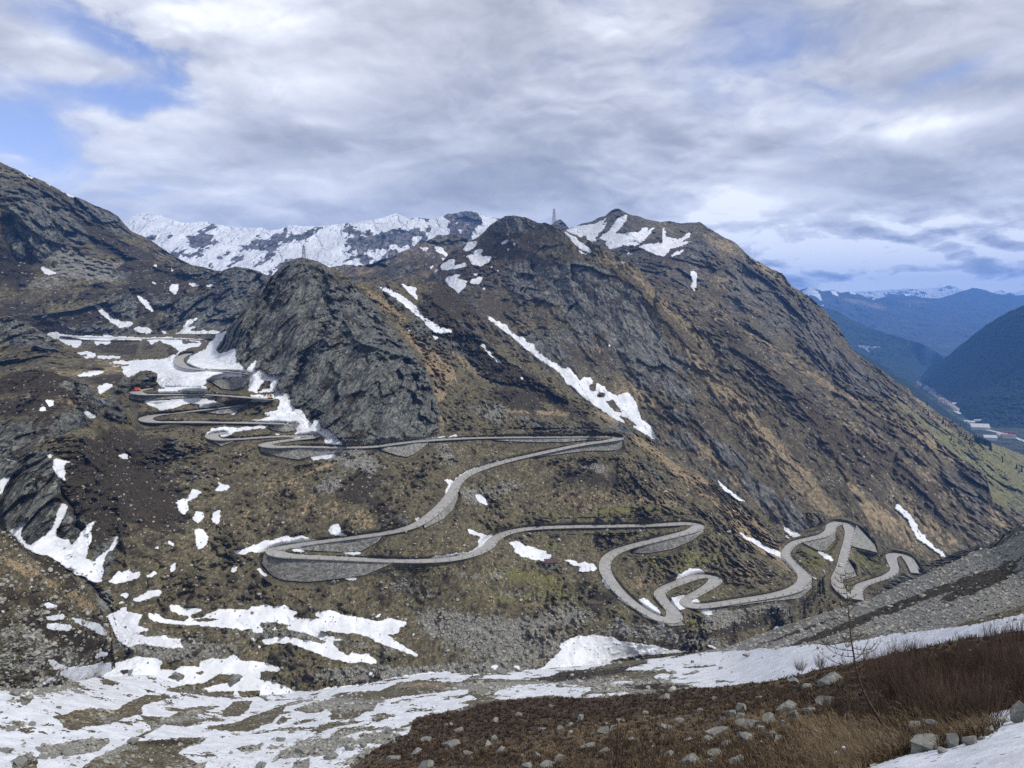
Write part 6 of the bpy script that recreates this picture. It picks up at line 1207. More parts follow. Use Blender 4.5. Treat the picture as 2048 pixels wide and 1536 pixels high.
# ============================================================ road deck, retaining walls
def road_mat():
    m, kk, bs = new_mat('road_asphalt', 0.85, 0.3)
    g = kk.n.new('ShaderNodeNewGeometry').outputs['Position']
    n = kk.noise(g, 0.35, 5, 0.6); n2 = kk.noise(g, 3.0, 3, 0.6)
    c = kk.mix(kk.ss(n, 0.40, 0.60), (0.25, 0.247, 0.236), (0.31, 0.305, 0.29))
    c = kk.mix(kk.ss(n2, 0.55, 0.75, 0, 0.4), c, (0.20, 0.197, 0.19))
    kk.l.new(c, bs.inputs['Base Color']); return m


def stone_mat(name, a, b, sc=1.4):
    m, kk, bs = new_mat(name, 0.9, 0.2)
    g = kk.n.new('ShaderNodeNewGeometry').outputs['Position']
    gg = kk.vm('MULTIPLY', g, (1.0, 1.0, 1.5))
    v = kk.voro(gg, sc, 'F1', 1); s_ = kk.n.new('ShaderNodeSeparateColor'); kk.l.new(v, s_.inputs[0])
    e = kk.voro(gg, sc, 'DISTANCE_TO_EDGE', 0)
    c = kk.mix(s_.outputs[0], a, b)
    c = kk.mix(kk.ss(e, 0.08, 0.0, 0, 0.6), c, tuple(x * 0.4 for x in a))
    c = kk.mix(kk.ss(kk.noise(g, 0.15, 4, 0.6), 0.5, 0.7, 0, 0.35), c, (0.10, 0.095, 0.08))
    kk.l.new(c, bs.inputs['Base Color'])
    bp = kk.n.new('ShaderNodeBump'); bp.inputs['Strength'].default_value = 0.6; bp.inputs['Distance'].default_value = 0.15
    kk.l.new(e, bp.inputs['Height']); kk.l.new(bp.outputs[0], bs.inputs['Normal'])
    return m


MAT_ROAD = road_mat(); MAT_KERB = plain('kerb_stone', (0.33, 0.325, 0.30), 0.9, 0.2)
MAT_WALL = stone_mat('wall_masonry', (0.115, 0.117, 0.110), (0.315, 0.315, 0.29), 0.85)
for R in ROADS:
    P, N, hw = R['P'], R['N'], R['hw'][:, None]
    prof = [(-1.0, -0.4, 0.2), (-1.0, 0.03, 0.2), (-1.0, 0.03, 0.0), (-1.0, 0.0, -0.02), (1.0, 0.0, -0.02), (1.0, 0.03, 0.0), (1.0, 0.03, 0.2), (1.0, -0.4, 0.2)]
    rows = [P + N * (s_ * (hw + ex)) + np.array([0, 0, z_]) for (s_, z_, ex) in prof]
    G_ = np.stack(rows, 1); n, c_ = G_.shape[:2]
    idx = np.arange(n * c_).reshape(n, c_)
    Fq = np.stack([idx[:-1, :-1], idx[:-1, 1:], idx[1:, 1:], idx[1:, :-1]], -1).reshape(-1, 4)
    me = mesh_np('road', G_.reshape(-1, 3), Fq, MAT_ROAD)
    me.materials.append(MAT_KERB)
    mi = np.tile(np.array([1, 1, 1, 0, 1, 1, 1], np.int32), n - 1); me.polygons.foreach_set('material_index', mi)
    o = link('road', me); tag(o, kind='structure')
for (G_, lab) in WALLM:
    B_ = G_ + np.array([0, 0.7, 0])
    m_, n = G_.shape[:2]
    A = np.concatenate([G_.reshape(-1, 3), B_.reshape(-1, 3)]); k0 = m_ * n
    idx = np.arange(k0).reshape(m_, n)
    f = np.stack([idx[:-1, :-1], idx[1:, :-1], idx[1:, 1:], idx[:-1, 1:]], -1).reshape(-1, 4)
    fs = [f, f[:, ::-1] + k0]
    for e in (idx[0], idx[-1], idx[:, 0], idx[:, -1]):
        fs.append(np.stack([e[:-1], e[1:], e[1:] + k0, e[:-1] + k0], -1))
    o = link('retaining_wall', mesh_np('retaining_wall', A, np.concatenate(fs), MAT_WALL))
    tag(o, lab, 'wall', 'retaining walls of the serpentine road')

# ============================================================ loose stones, boulders
def ico(sub):
    import bmesh
    bm = bmesh.new(); bmesh.ops.create_icosphere(bm, subdivisions=sub, radius=1.0)
    V = np.array([v.co[:] for v in bm.verts]); Fc = np.array([[v.index for v in f.verts] for f in bm.faces]); bm.free()
    return V, Fc


def rock_shape(sub, seed, cuts=9):
    V, Fc = ico(sub); r = np.random.RandomState(seed)
    for _ in range(cuts):
        n = r.normal(size=3); n /= np.linalg.norm(n); d = r.uniform(0.30, 0.72)
        q = V @ n; V = V - np.outer(np.maximum(q - d, 0), n)
    V = V + 0.07 * (fbm(V * 1.7 + seed, 3)[:, None]) * V
    V[:, 2] *= r.uniform(0.6, 0.9)
    V /= np.abs(V).max(0)
    return V, Fc


def stone_rpi(name, a, b, c, sc=3.0):
    m, kk, bs = new_mat(name, 0.9, 0.2)
    g = kk.n.new('ShaderNodeNewGeometry')
    n = kk.noise(g.outputs['Position'], sc, 5, 0.65)
    col = kk.mix(g.outputs['Random Per Island'], a, b)
    col = kk.mix(kk.ss(n, 0.45, 0.7, 0, 0.8), col, c)
    kk.l.new(col, bs.inputs['Base Color'])
    bp = kk.n.new('ShaderNodeBump'); bp.inputs['Strength'].default_value = 0.5; bp.inputs['Distance'].default_value = 0.3 / sc
    kk.l.new(n, bp.inputs['Height']); kk.l.new(bp.outputs[0], bs.inputs['Normal'])
    return m


MAT_STONE = stone_rpi('loose_stone', (0.12, 0.12, 0.106), (0.31, 0.305, 0.27), (0.37, 0.36, 0.32), 1.0)
MAT_BOULD = stone_rpi('boulder_granite', (0.095, 0.10, 0.095), (0.15, 0.155, 0.145), (0.29, 0.29, 0.26), 8.0)
BASES1 = [rock_shape(1, 50 + i, 6) for i in range(10)]
BASES2 = [rock_shape(3, 80 + i, 12) for i in range(8)]


def scatter_stones(name, label_kind, key, n, box_uv, wfun, size_px, seed, bases=BASES1, mn=0.12, mx=3.0, minm=0.0):
    r = np.random.RandomState(seed)
    u = r.uniform(box_uv[0], box_uv[2], n); v = r.uniform(box_uv[1], box_uv[3], n)
    P, ok = grid_lookup(key, u, v, 'P')
    w = wfun(key, u, v)
    keep = ok & (r.rand(n) < w)
    # keep the deck clear
    rm = samp(ROADMASK, u, v); keep &= rm < 0.01
    P = P[keep]; m_ = len(P)
    s = size_px[0] * (size_px[1] / size_px[0]) ** (r.rand(m_) ** 2.2)
    size = np.clip(s * P[:, 1] / F, mn, mx) * 0.5
    size = np.maximum(size, minm)
    VV = []; FF = []; off = 0
    bi = r.randint(len(bases), size=m_)
    for b, (BV, BF) in enumerate(bases):
        sel = np.where(bi == b)[0]
        if not len(sel): continue
        k_ = len(sel)
        a = r.uniform(0, 2 * math.pi, k_); ca, sa = np.cos(a), np.sin(a)
        tl = r.uniform(-0.5, 0.5, k_); ct, st = np.cos(tl), np.sin(tl)
        sx = size[sel] * r.uniform(0.8, 1.4, k_); sy = size[sel] * r.uniform(0.7, 1.1, k_); sz = size[sel] * r.uniform(0.45, 0.9, k_)
        X_ = BV[None, :, 0] * sx[:, None]; Y_ = BV[None, :, 1] * sy[:, None]; Z_ = BV[None, :, 2] * sz[:, None]
        X2 = X_ * ct[:, None] - Z_ * st[:, None]; Z2 = X_ * st[:, None] + Z_ * ct[:, None]
        Xr = X2 * ca[:, None] - Y_ * sa[:, None]; Yr = X2 * sa[:, None] + Y_ * ca[:, None]
        Q = np.stack([Xr + P[sel, 0][:, None], Yr + P[sel, 1][:, None], Z2 + P[sel, 2][:, None] + 0.25 * sz[:, None]], -1)
        VV.append(Q.reshape(-1, 3)); FF.append((BF[None] + (np.arange(k_) * len(BV))[:, None, None] + off).reshape(-1, 3)); off += k_ * len(BV)
    o = link(name, mesh_np(name, np.concatenate(VV), np.concatenate(FF), MAT_STONE))
    tag(o, label_kind, None, None, 'stuff')
    return o


def w_scree(p, q=0.02, snow=0.25):
    def f(key, u, v):
        s, _ = grid_lookup(key, u, v, 'scree'); n_, _ = grid_lookup(key, u, v, 'snow'); g_, _ = grid_lookup(key, u, v, 'rock')
        return (q + p * sst(s, 0.25, 0.75)) * (1 - (1 - snow) * n_) * (1 - 0.7 * g_)
    return f


scatter_stones('scree_stones', 'loose grey stones on the near slope and snow', 'P', 85000, (-60, 1040, 2110, 1570), w_scree(0.85, 0.10, 0.12), (2.6, 13), 1)
scatter_stones('hillside_stones', 'pale stones strewn over the grassy hillside', 'E', 60000, (0, 880, 1900, 1400), w_scree(0.5, 0.05, 0.06), (2.6, 9), 2)
scatter_stones('left_slope_stones', 'grey stones strewn over the left slope', 'K', 9000, (-60, 1060, 232, 1410), w_scree(0.5, 0.10, 0.2), (3.5, 16), 3)
scatter_stones('foreground_stones', 'small grey stones between heather in the foreground', 'M', 1500, (700, 1280, 2100, 1560), lambda k_, u, v: np.where(v > 1440, 0.75, 0.25) * sst(fbm(np.stack([u / 55.0, v / 22.0, u * 0], -1), 3), 0.0, 0.35) * (1 - grid_lookup(k_, u, v, 'snow')[0]), (3.5, 17), 4, BASES2)

_bm_cache = {}
def boulder_mesh(i):
    if i not in _bm_cache:
        V, Fc = rock_shape(5, 200 + i, 16 + i % 5)
        V = V + 0.035 * ridged(V * 2.6 + i, 5)[:, None] * V
        _bm_cache[i] = mesh_np('boulder', V, Fc, MAT_BOULD, True)
    return _bm_cache[i]


# u, v (middle), width px, height px, tilt deg, label or None
BOULD = [
    (1849, 1481, 92, 50, -8, "large cracked grey boulder at the foot of the thicket, beside the near snow"),
    (1876, 1454, 58, 24, 28, "dark tilted slab leaning on top of the large cracked boulder"),
    (1832, 1452, 42, 16, -10, "flat grey slab behind the large cracked boulder"),
    (1766, 1485, 36, 28, 12, "pale blocky rock left of the large cracked boulder"),
    (1787, 1475, 30, 30, -20, "brownish rounded rock wedged between two grey boulders"),
    (1906, 1479, 27, 36, 0, "pointed upright rock right of the large cracked boulder"),
    (1938, 1480, 30, 23, -15, "small wedge-shaped rock near the snow edge, right of the pointed rock"),
    (1934, 1449, 24, 19, 20, "small curled rock with a snow cap under the bare shrubs"),
    (1962, 1476, 20, 10, 0, "little flat stone touching the near snow edge"),
    (1981, 1457, 26, 22, 30, "dark rock poking out where twigs meet the near snow"),
    (2036, 1422, 44, 54, 10, "tall pale boulder cut by the right edge of the picture above the snow"),
    (2034, 1391, 46, 16, 5, "flat slab above the tall pale boulder at the right edge"),
    (2038, 1373, 40, 12, 0, "dark thin slab topmost in the pile at the right edge"),
    (1654, 1404, 46, 34, -6, "angular light-topped boulder left of the leaning larch"),
    (1641, 1465, 36, 13, 12, "dark log-shaped stone lying in the dead grass"),
    (1672, 1357, 74, 18, -22, "long sloping rock slab behind the larch trunk"),
    (1614, 1372, 26, 14, -10, "small grey rock at the lower end of the long sloping slab"),
    (1590, 1360, 30, 22, 0, "rounded boulder standing on the edge of the heather in front of the snow"),
    (1576, 1411, 52, 24, -12, "broad pale rock among moss left of the angular boulder"),
    (1538, 1436, 34, 26, -25, "grey boulder in the cluster below the broad pale rock"),
    (1587, 1430, 24, 24, -40, "upended stone right of the grey boulder cluster"),
    (1566, 1444, 18, 13, 0, "small stone in the middle of the grey boulder cluster"),
    (1541, 1467, 30, 18, 10, "low stone under the grey boulder cluster"),
    (1333, 1391, 34, 17, -8, "lone pale rock on the rim of the heather slope near the middle"),
    (1482, 1415, 32, 22, -18, "pale block at the upper end of the rock train"), (1463, 1426, 24, 18, -20, "second block of the rock train, below the pale one"), (1447, 1437, 22, 14, -15, "lowest small block of the rock train"),
    (1498, 1446, 54, 24, -10, "big flat-topped slab below the rock train"), (1432, 1461, 56, 16, -18, "long low slab left of the flat-topped slab"), (1498, 1474, 50, 22, -5, "broad pale ledge rock under the flat-topped slab"),
    (1417, 1478, 30, 15, 5, "stone with a dark hollow beneath it, left of the pale ledge"), (1380, 1478, 26, 12, -10, None), (1382, 1518, 50, 30, -12, "cracked pale boulder behind the bare saplings at the bottom"), (1360, 1440, 26, 10, -8, None), (1330, 1453, 28, 14, 15, None),
    (1122, 1515, 36, 22, -4, "flat-topped boulder near the bottom edge, left of the saplings"), (1160, 1438, 25, 18, -20, None), (1142, 1448, 24, 14, -10, None), (1120, 1457, 22, 15, 10, None), (1086, 1458, 22, 8, 0, None), (1040, 1428, 24, 10, 8, None), (1215, 1458, 42, 17, -15, None),
    (1076, 1509, 20, 14, 20, None), (1058, 1530, 34, 15, -8, None), (1095, 1530, 46, 18, 5, None), (727, 1487, 22, 18, 0, None), (904, 1486, 52, 17, -12, "long pale ledge of rock in the heather at lower left of the slope"), (853, 1478, 30, 11, -12, None), (916, 1460, 22, 11, -5, None), (893, 1450, 15, 11, 10, None),
    (830, 1505, 30, 13, -10, None), (992, 1438, 24, 15, -15, None), (988, 1476, 20, 16, 30, None), (787, 1517, 36, 15, -10, None), (855, 1527, 52, 22, -12, "rock pile boulder at the bottom where heather meets the snow"), (938, 1506, 26, 12, 0, None), (1240, 1440, 22, 12, 0, None), (1265, 1478, 24, 12, -10, None),
    (1290, 1425, 18, 9, 0, None), (1180, 1490, 40, 13, -16, None), (1210, 1500, 30, 12, -12, None), (1430, 1505, 34, 16, -10, None), (1470, 1520, 40, 18, -6, None), (1545, 1500, 26, 12, 5, None), (1000, 1500, 26, 12, -8, None), (1340, 1505, 36, 16, -10, None),
    (1400, 1420, 18, 9, 0, None), (1520, 1395, 18, 9, 0, None), (1430, 1395, 16, 8, 0, None), (1105, 1412, 16, 7, 0, None),
    (1815, 1468, 24, 16, 10, None), (1800, 1496, 22, 15, -12, None), (1885, 1500, 30, 13, 5, None), (1962, 1448, 26, 14, -10, None), (2010, 1438, 26, 16, 8, None), (1755, 1452, 22, 12, -15, None), (1850, 1442, 26, 12, 12, None),
    (1520, 1455, 34, 16, -14, None), (1555, 1478, 30, 13, -8, None), (1455, 1485, 36, 15, -12, None), (1480, 1432, 26, 14, -16, None), (1620, 1420, 30, 15, -10, None), (1700, 1425, 26, 14, 5, None),
    (15, 1500, 32, 13, -4, None), (38, 1518, 26, 26, -30, None), (60, 1514, 24, 20, 10, None), (132, 1502, 34, 19, 12, None), (33, 1383, 27, 18, 0, None), (20, 1457, 38, 10, -8, None), (65, 1447, 18, 9, 0, None), (251, 1345, 27, 11, -6, None), (350, 1350, 28, 14, -10, None), (467, 1358, 36, 17, 0, None),
    (203, 1419, 24, 10, 8, None), (262, 1482, 27, 12, -4, None), (366, 1209, 15, 14, 0, None), (244, 1530, 26, 12, -8, None), (50, 1406, 18, 9, 0, None), (85, 1512, 22, 12, 0, None), (1495, 1310, 20, 7, 0, None), (1345, 1344, 18, 10, 0, None), (1310, 1342, 16, 8, 0, None), (1120, 1370, 20, 9, 0, None),
    (776, 1461, 12, 14, 0, None), (560, 1478, 22, 10, 0, None), (600, 1500, 30, 14, -8, None), (660, 1512, 34, 15, 8, None), (640, 1478, 22, 10, 0, None), (520, 1530, 26, 14, 0, None), (700, 1495, 26, 12, 0, None), (585, 1462, 20, 9, 0, None), (740, 1480, 24, 11, 0, None),
    (480, 1207, 14, 6, 0, None), (505, 1225, 12, 5, 0, None), (1233, 1238, 18, 12, 0, "single grey boulder in the grass above the big snow patch"), (668, 1163, 12, 15, 0, "greenish boulder at the foot of the broad high retaining wall"), (960, 1335, 20, 12, 0, None), (1005, 1342, 24, 12, 0, None),
]
rb = random.Random(5)
for i, (u, v, w, h, tl, lab) in enumerate(BOULD):
    key = 'M' if (grid_lookup('M', np.array([float(u)]), np.array([float(v)]), 'snow')[1][0]) else ('P' if grid_lookup('P', np.array([float(u)]), np.array([float(v + h * .5)]), 'snow')[1][0] else 'E')
    Yv = Yat(key, u, v + h * 0.42)
    P = at(u, v + h * 0.05, Yv)
    o = link('boulder', boulder_mesh(i % 14))
    sw = w * Yv / F * 0.5; sh = h * Yv / F * 0.5
    o.scale = (sw, sw * 0.75, sh * 1.08)
    o.rotation_euler = (rb.uniform(-.15, .15), math.radians(-tl) * -1.0, rb.uniform(-0.35, 0.35))
    o.location = P - np.array([0, 0, sh * 0.18])
    if lab: tag(o, lab, 'boulder', None)
    elif key == 'M': tag(o, 'medium-sized pale grey rock lying among brown heather on the near slope', 'boulder', 'rocks in the near heather')
    else: tag(o, 'grey rock sticking out of the snow or stony ground of the lower valley', 'boulder', 'rocks in the valley snow')

# ============================================================ foreground growth
def blades(name, lab, key, n, box_uv, wfun, h_m, nb, wid_px, bend, mat, seed, minpx=0, spread=0.5, kind='stuff', tri=True):
    """tufts of thin upright blades or twigs"""
    r = np.random.RandomState(seed)
    u = r.uniform(box_uv[0], box_uv[2], n); v = r.uniform(box_uv[1], box_uv[3], n)
    P, ok = grid_lookup(key, u, v, 'P')
    P = P[ok & (r.rand(n) < wfun(key, u, v))]
    m_ = len(P)
    P = np.repeat(P, nb, 0); k_ = len(P)
    px = P[:, 1] / F
    H = np.maximum(r.uniform(h_m[0], h_m[1], k_), minpx * px * r.uniform(0.7, 1.3, k_))
    W_ = np.maximum(wid_px * px * 0.5, 0.0035)
    a = r.uniform(0, 2 * math.pi, k_); lean = r.uniform(0.1, 1.0, k_) * spread
    d = np.stack([np.cos(a) * lean, np.sin(a) * lean, np.ones(k_)], -1)
    d /= np.linalg.norm(d, axis=1)[:, None]
    base = P + np.stack([np.cos(a), np.sin(a), 0 * a], -1) * (r.uniform(0, 1, k_) * H * 0.35)[:, None] - np.array([0, 0, 0.02])
    side = np.stack([-np.sin(a * 3.1), np.cos(a * 3.1) * 0.3, 0 * a], -1); side /= np.linalg.norm(side, axis=1)[:, None]
    mid = base + d * (H * 0.55)[:, None]
    tip = mid + (d * np.array([1, 1, 1]) + np.stack([np.cos(a) * bend, np.sin(a) * bend, -bend * 0.7 * np.ones(k_)], -1)) * (H * 0.45)[:, None]
    s_ = side * W_[:, None]
    V = np.stack([base - s_, base + s_, mid + s_ * .8, mid - s_ * .8, tip], 1).reshape(-1, 3)
    i0 = np.arange(k_) * 5
    Ft = np.concatenate([np.stack([i0, i0 + 1, i0 + 2], -1), np.stack([i0, i0 + 2, i0 + 3], -1), np.stack([i0 + 3, i0 + 2, i0 + 4], -1)])
    o = link(name, mesh_np(name, V, Ft, mat)); tag(o, lab, None, None, kind)
    return o


def twig_mat(name, a, b, c):
    m, kk, bs = new_mat(name, 0.9, 0.1)
    g = kk.n.new('ShaderNodeNewGeometry')
    n = kk.noise(g.outputs['Position'], 0.5, 3, 0.6)
    col = kk.mix(g.outputs['Random Per Island'], a, b)
    col = kk.mix(kk.ss(n, 0.45, 0.65, 0, 0.7), col, c)
    kk.l.new(col, bs.inputs['Base Color']); return m


MAT_HEATH = twig_mat('heather_twigs', (0.024, 0.018, 0.013), (0.068, 0.047, 0.034), (0.080, 0.062, 0.042))
MAT_GRASS = twig_mat('dead_grass', (0.085, 0.064, 0.04), (0.20, 0.15, 0.092), (0.13, 0.098, 0.06))
MAT_WILL = twig_mat('willow_bark', (0.052, 0.037, 0.029), (0.135, 0.092, 0.068), (0.078, 0.050, 0.038))
MAT_BARK = plain('larch_bark', (0.085, 0.07, 0.056), 0.9, 0.1, 0.35, 18)
MAT_BRAN = twig_mat('larch_twigs', (0.075, 0.062, 0.048), (0.14, 0.11, 0.08), (0.11, 0.09, 0.06))


def wH(kind, p, q):
    def f(key, u, v):
        a, _ = grid_lookup(key, u, v, kind); n_, _ = grid_lookup(key, u, v, 'snow')
        return (q + p * sst(a, 0.3, 0.7)) * (1 - n_)
    return f


blades('heather', 'low dark red-brown heather covering the near slope', 'M', 20000, (700, 1250, 2100, 1570), wH('heath', 0.75, 0.2), (0.12, 0.30), 9, 1.5, 0.3, MAT_HEATH, 11, minpx=7, spread=0.9)
blades('dead_grass', 'tufts of dry yellow-brown grass on the near slope', 'M', 22000, (700, 1290, 2100, 1570), lambda k_, u, v: wH('tan', 0.6, 0.16)(k_, u, v) * np.where(v > 1440, 2.2, 0.8), (0.10, 0.24), 10, 1.2, 1.0, MAT_GRASS, 12, minpx=5, spread=1.1)
blades('dead_grass', 'long drooping dry grass around the foot of the larch', 'M', 1500, (1560, 1420, 1830, 1560), lambda k_, u, v: np.exp(-((u - 1715) / 70) ** 2 - ((v - 1500) / 50) ** 2) * (1 - grid_lookup(k_, u, v, 'snow')[0]), (0.14, 0.30), 12, 1.3, 1.7, MAT_GRASS, 13, spread=1.3)
blades('valley_heather', 'dark heather patches between the snow bands', 'P', 30000, (-60, 1040, 2100, 1560), wH('heath', 0.7, 0.02), (0.15, 0.35), 5, 1.6, 0.3, MAT_HEATH, 14, minpx=3.5, spread=1.0)


def stems_mesh(seed, n, h, spread, r0=0.006, forks=3):
    r = random.Random(seed); V = []; Fs = []
    def tubelet(P, R):
        b = len(V); ns = 3
        for i, p in enumerate(P):
            t = (P[min(i + 1, len(P) - 1)] - P[max(i - 1, 0)]).normalized(); a = t.orthogonal().normalized(); c_ = t.cross(a)
            for j in range(ns):
                q = p + (a * math.cos(2.1 * j) + c_ * math.sin(2.1 * j)) * R[i]; V.append((q.x, q.y, q.z))
        for i in range(len(P) - 1):
            for j in range(ns):
                Fs.append((b + i * ns + j, b + i * ns + (j + 1) % ns, b + (i + 1) * ns + (j + 1) % ns, b + (i + 1) * ns + j))
    for _ in range(n):
        a = r.uniform(0, 2 * math.pi); rad = spread * math.sqrt(r.random())
        p = Vector((math.cos(a) * rad * 0.35, math.sin(a) * rad * 0.35, -0.05))
        d = Vector((math.cos(a) * rad * 0.9 + r.gauss(0, .12), math.sin(a) * rad * 0.9 + r.gauss(0, .12), 1)).normalized()
        L = h * r.uniform(0.55, 1.05); P = [p]; q = p.copy()
        for k_ in range(5):
            d = (d + Vector((r.gauss(0, .10), r.gauss(0, .10), 0.10))).normalized(); q = q + d * L / 5; P.append(q.copy())
        tubelet(P, [r0, r0 * .85, r0 * .7, r0 * .55, r0 * .4, r0 * .25])
        for _f in range(forks):
            k_ = r.randint(1, 4); d2 = (d + Vector((r.gauss(0, .5), r.gauss(0, .5), r.uniform(0, .5)))).normalized(); q2 = P[k_].copy(); P2 = [q2.copy()]
            for j in range(3):
                d2 = (d2 + Vector((r.gauss(0, .12), r.gauss(0, .12), 0.15))).normalized(); q2 = q2 + d2 * L * 0.10 * r.uniform(.7, 1.3); P2.append(q2.copy())
            tubelet(P2, [r0 * .5, r0 * .4, r0 * .3, r0 * .2])
    return np.array(V), np.array(Fs)


SHM = []
for i in range(4):
    V, Fs = stems_mesh(300 + i, 120, 1.0, 0.8, 0.006, 3); SHM.append(mesh_np('willow_shrub', V, Fs, MAT_WILL))
SHRUBS = [(1792, 1405, 92), (1838, 1422, 105), (1880, 1430, 112), (1922, 1436, 110), (1966, 1440, 105), (2004, 1420, 100), (2046, 1405, 110), (1765, 1372, 80), (1812, 1378, 90), (1862, 1384, 92), (1912, 1386, 95), (1962, 1382, 95), (2012, 1374, 105),
          (1745, 1345, 55), (1790, 1345, 60), (1845, 1342, 62), (1900, 1338, 62), (1960, 1334, 70), (2020, 1328, 80), (1800, 1318, 46), (1828, 1314, 44), (1990, 1296, 60), (2040, 1290, 70), (1930, 1300, 40), (1560, 1400, 40), (1660, 1420, 44), (1690, 1440, 52), (1740, 1440, 60), (1705, 1372, 46), (1600, 1340, 26), (1640, 1334, 26), (1975, 1462, 34)]
for i, (u, v, hp) in enumerate(SHRUBS):
    Yv = Yat('M', u, v); o = link('willow_shrub', SHM[i % 4]); s_ = hp * Yv / F
    o.location = at(u, v, Yv); o.scale = (s_ * 0.85, s_ * 0.85, s_); o.rotation_euler = (0, 0, i * 1.7)
    if u > 1730: tag(o, 'bare reddish-brown willow shrub in the thicket right of the leaning larch', 'shrub', 'leafless willow shrubs of the thicket')
    else: tag(o, 'small bare grey-brown shrub left of the leaning larch', 'shrub', 'small shrubs left of the larch')
SPM = []
for i in range(3):
    V, Fs = stems_mesh(340 + i, 3, 1.0, 0.22, 0.012, 7); SPM.append(mesh_np('bare_sapling', V, Fs, MAT_WILL))
for i, (u, v, hp) in enumerate([(1192, 1560, 110), (1222, 1550, 150), (1226, 1560, 160), (1252, 1556, 110), (1276, 1560, 130), (1312, 1560, 150), (1330, 1550, 95), (1160, 1545, 60), (1350, 1556, 80), (1290, 1545, 80), (1490, 1555, 90), (1905, 1440, 90), (1860, 1445, 80), (1968, 1440, 95)]):
    Yv = Yat('M', u, v); o = link('bare_sapling', SPM[i % 3]); s_ = hp * Yv / F
    o.location = at(u, v, Yv); o.scale = (s_ * .8, s_ * .8, s_); o.rotation_euler = (0, 0, i * 2.3)
    tag(o, 'thin leafless sapling standing at the bottom of the picture' if u < 1500 else 'pale bare stem rising out of the thicket behind the large cracked boulder', 'sapling', 'thin bare saplings at the bottom' if u < 1500 else 'pale stems in the thicket')

# the larch
Yl = 0.5 * (Yat('M', 1776, 1462) + Yat('M', 1770, 1455))
root = bpy.data.objects.new('larch_tree', None); C.objects.link(root); root.location = at(1776, 1466, Yl)
tag(root, 'leafless young larch with a leaning, curved trunk in front of the snow gully', 'tree')
R0 = Vector(root.location)
tr = [(1776, 1466, 5.5), (1751, 1426, 5.0), (1727, 1384, 4.4), (1713, 1341, 3.9), (1708, 1313, 3.4), (1702, 1276, 2.9), (1699, 1245, 2.4), (1695, 1200, 1.7), (1692, 1165, 1.2), (1690, 1138, 0.6)]
trc = catmull(tr, 6)
TP = [Vector(at(a, b, Yl)) - R0 for a, b, _ in trc]
MB().tube(TP, [r_ * Yl / F * 0.56 for _, _, r_ in trc], 8).build('trunk', MAT_BARK, root, True)
rl = random.Random(9)
for i in range(46):
    t = 0.16 + 0.82 * (i / 45.0); k_ = int(t * (len(TP) - 1)); p0 = TP[k_]
    yy = trc[k_][1]
    side = -1 if i % 2 == 0 else 1
    Lp = (112 if side < 0 else 66) * (1.0 if 1290 < yy < 1350 else (0.62 if yy < 1290 else 0.55)) * rl.uniform(0.6, 1.05) * (1.0 if yy > 1230 else 0.62)
    L = Lp * Yl / F
    az_ = (math.pi if side < 0 else 0) + rl.uniform(-0.9, 0.9)
    d = Vector((math.cos(az_), math.sin(az_), -0.20)).normalized(); P = [p0]; q = p0.copy()
    n_ = 7
    for j in range(n_):
        d = (d + Vector((rl.gauss(0, .05), rl.gauss(0, .05), 0.12 + 0.03 * j))).normalized(); q = q + d * L / n_; P.append(q.copy())
    mb = MB(); r0 = 0.95 * Yl / F
    mb.tube(P, [r0 * (1 - 0.75 * j / n_) for j in range(n_ + 1)], 4)
    for j in range(1, n_ + 1):
        for _ in range(3):
            d2 = (d * 0.6 + Vector((rl.gauss(0, .5), rl.gauss(0, .5), rl.uniform(0.1, 0.8)))).normalized(); q2 = P[j]
            l2 = L * rl.uniform(0.06, 0.20)
            mb.tube([q2, q2 + d2 * l2 * .5, q2 + d2 * l2 + Vector((0, 0, l2 * .15))], [r0 * .45, r0 * .35, r0 * .2], 3)
    mb.build('branch', MAT_BRAN, root)

# snow remnant in the grass
V, Fc = rock_shape(3, 777, 4); vs = []; fs = []; off = 0
Ys = Yat('M', 1685, 1518)
for (du, dv, s_) in ((0, 0, 9), (-12, -6, 6), (2, -16, 5.5), (12, 3, 8), (-3, 6, 6)):
    c_ = at(1685 + du, 1512 + dv, Ys * 0.985); vs.append(V * s_ * Ys / F * np.array([1, .8, .75]) + c_); fs.append(Fc + off); off += len(V)
MAT_SNOW = plain('old_snow', (0.78, 0.80, 0.84), 0.8, 0.2, 0.06, 12)
o = link('snow_lump', mesh_np('snow_lump', np.concatenate(vs), np.concatenate(fs), MAT_SNOW, True)); tag(o, 'small lobed lump of old snow lying in the dead grass near the bottom', 'snow lump')

# ============================================================ things along the road
MAT_STEEL = plain('pylon_steel', (0.11, 0.115, 0.12), 0.6, 0.4, 0.1, 2)


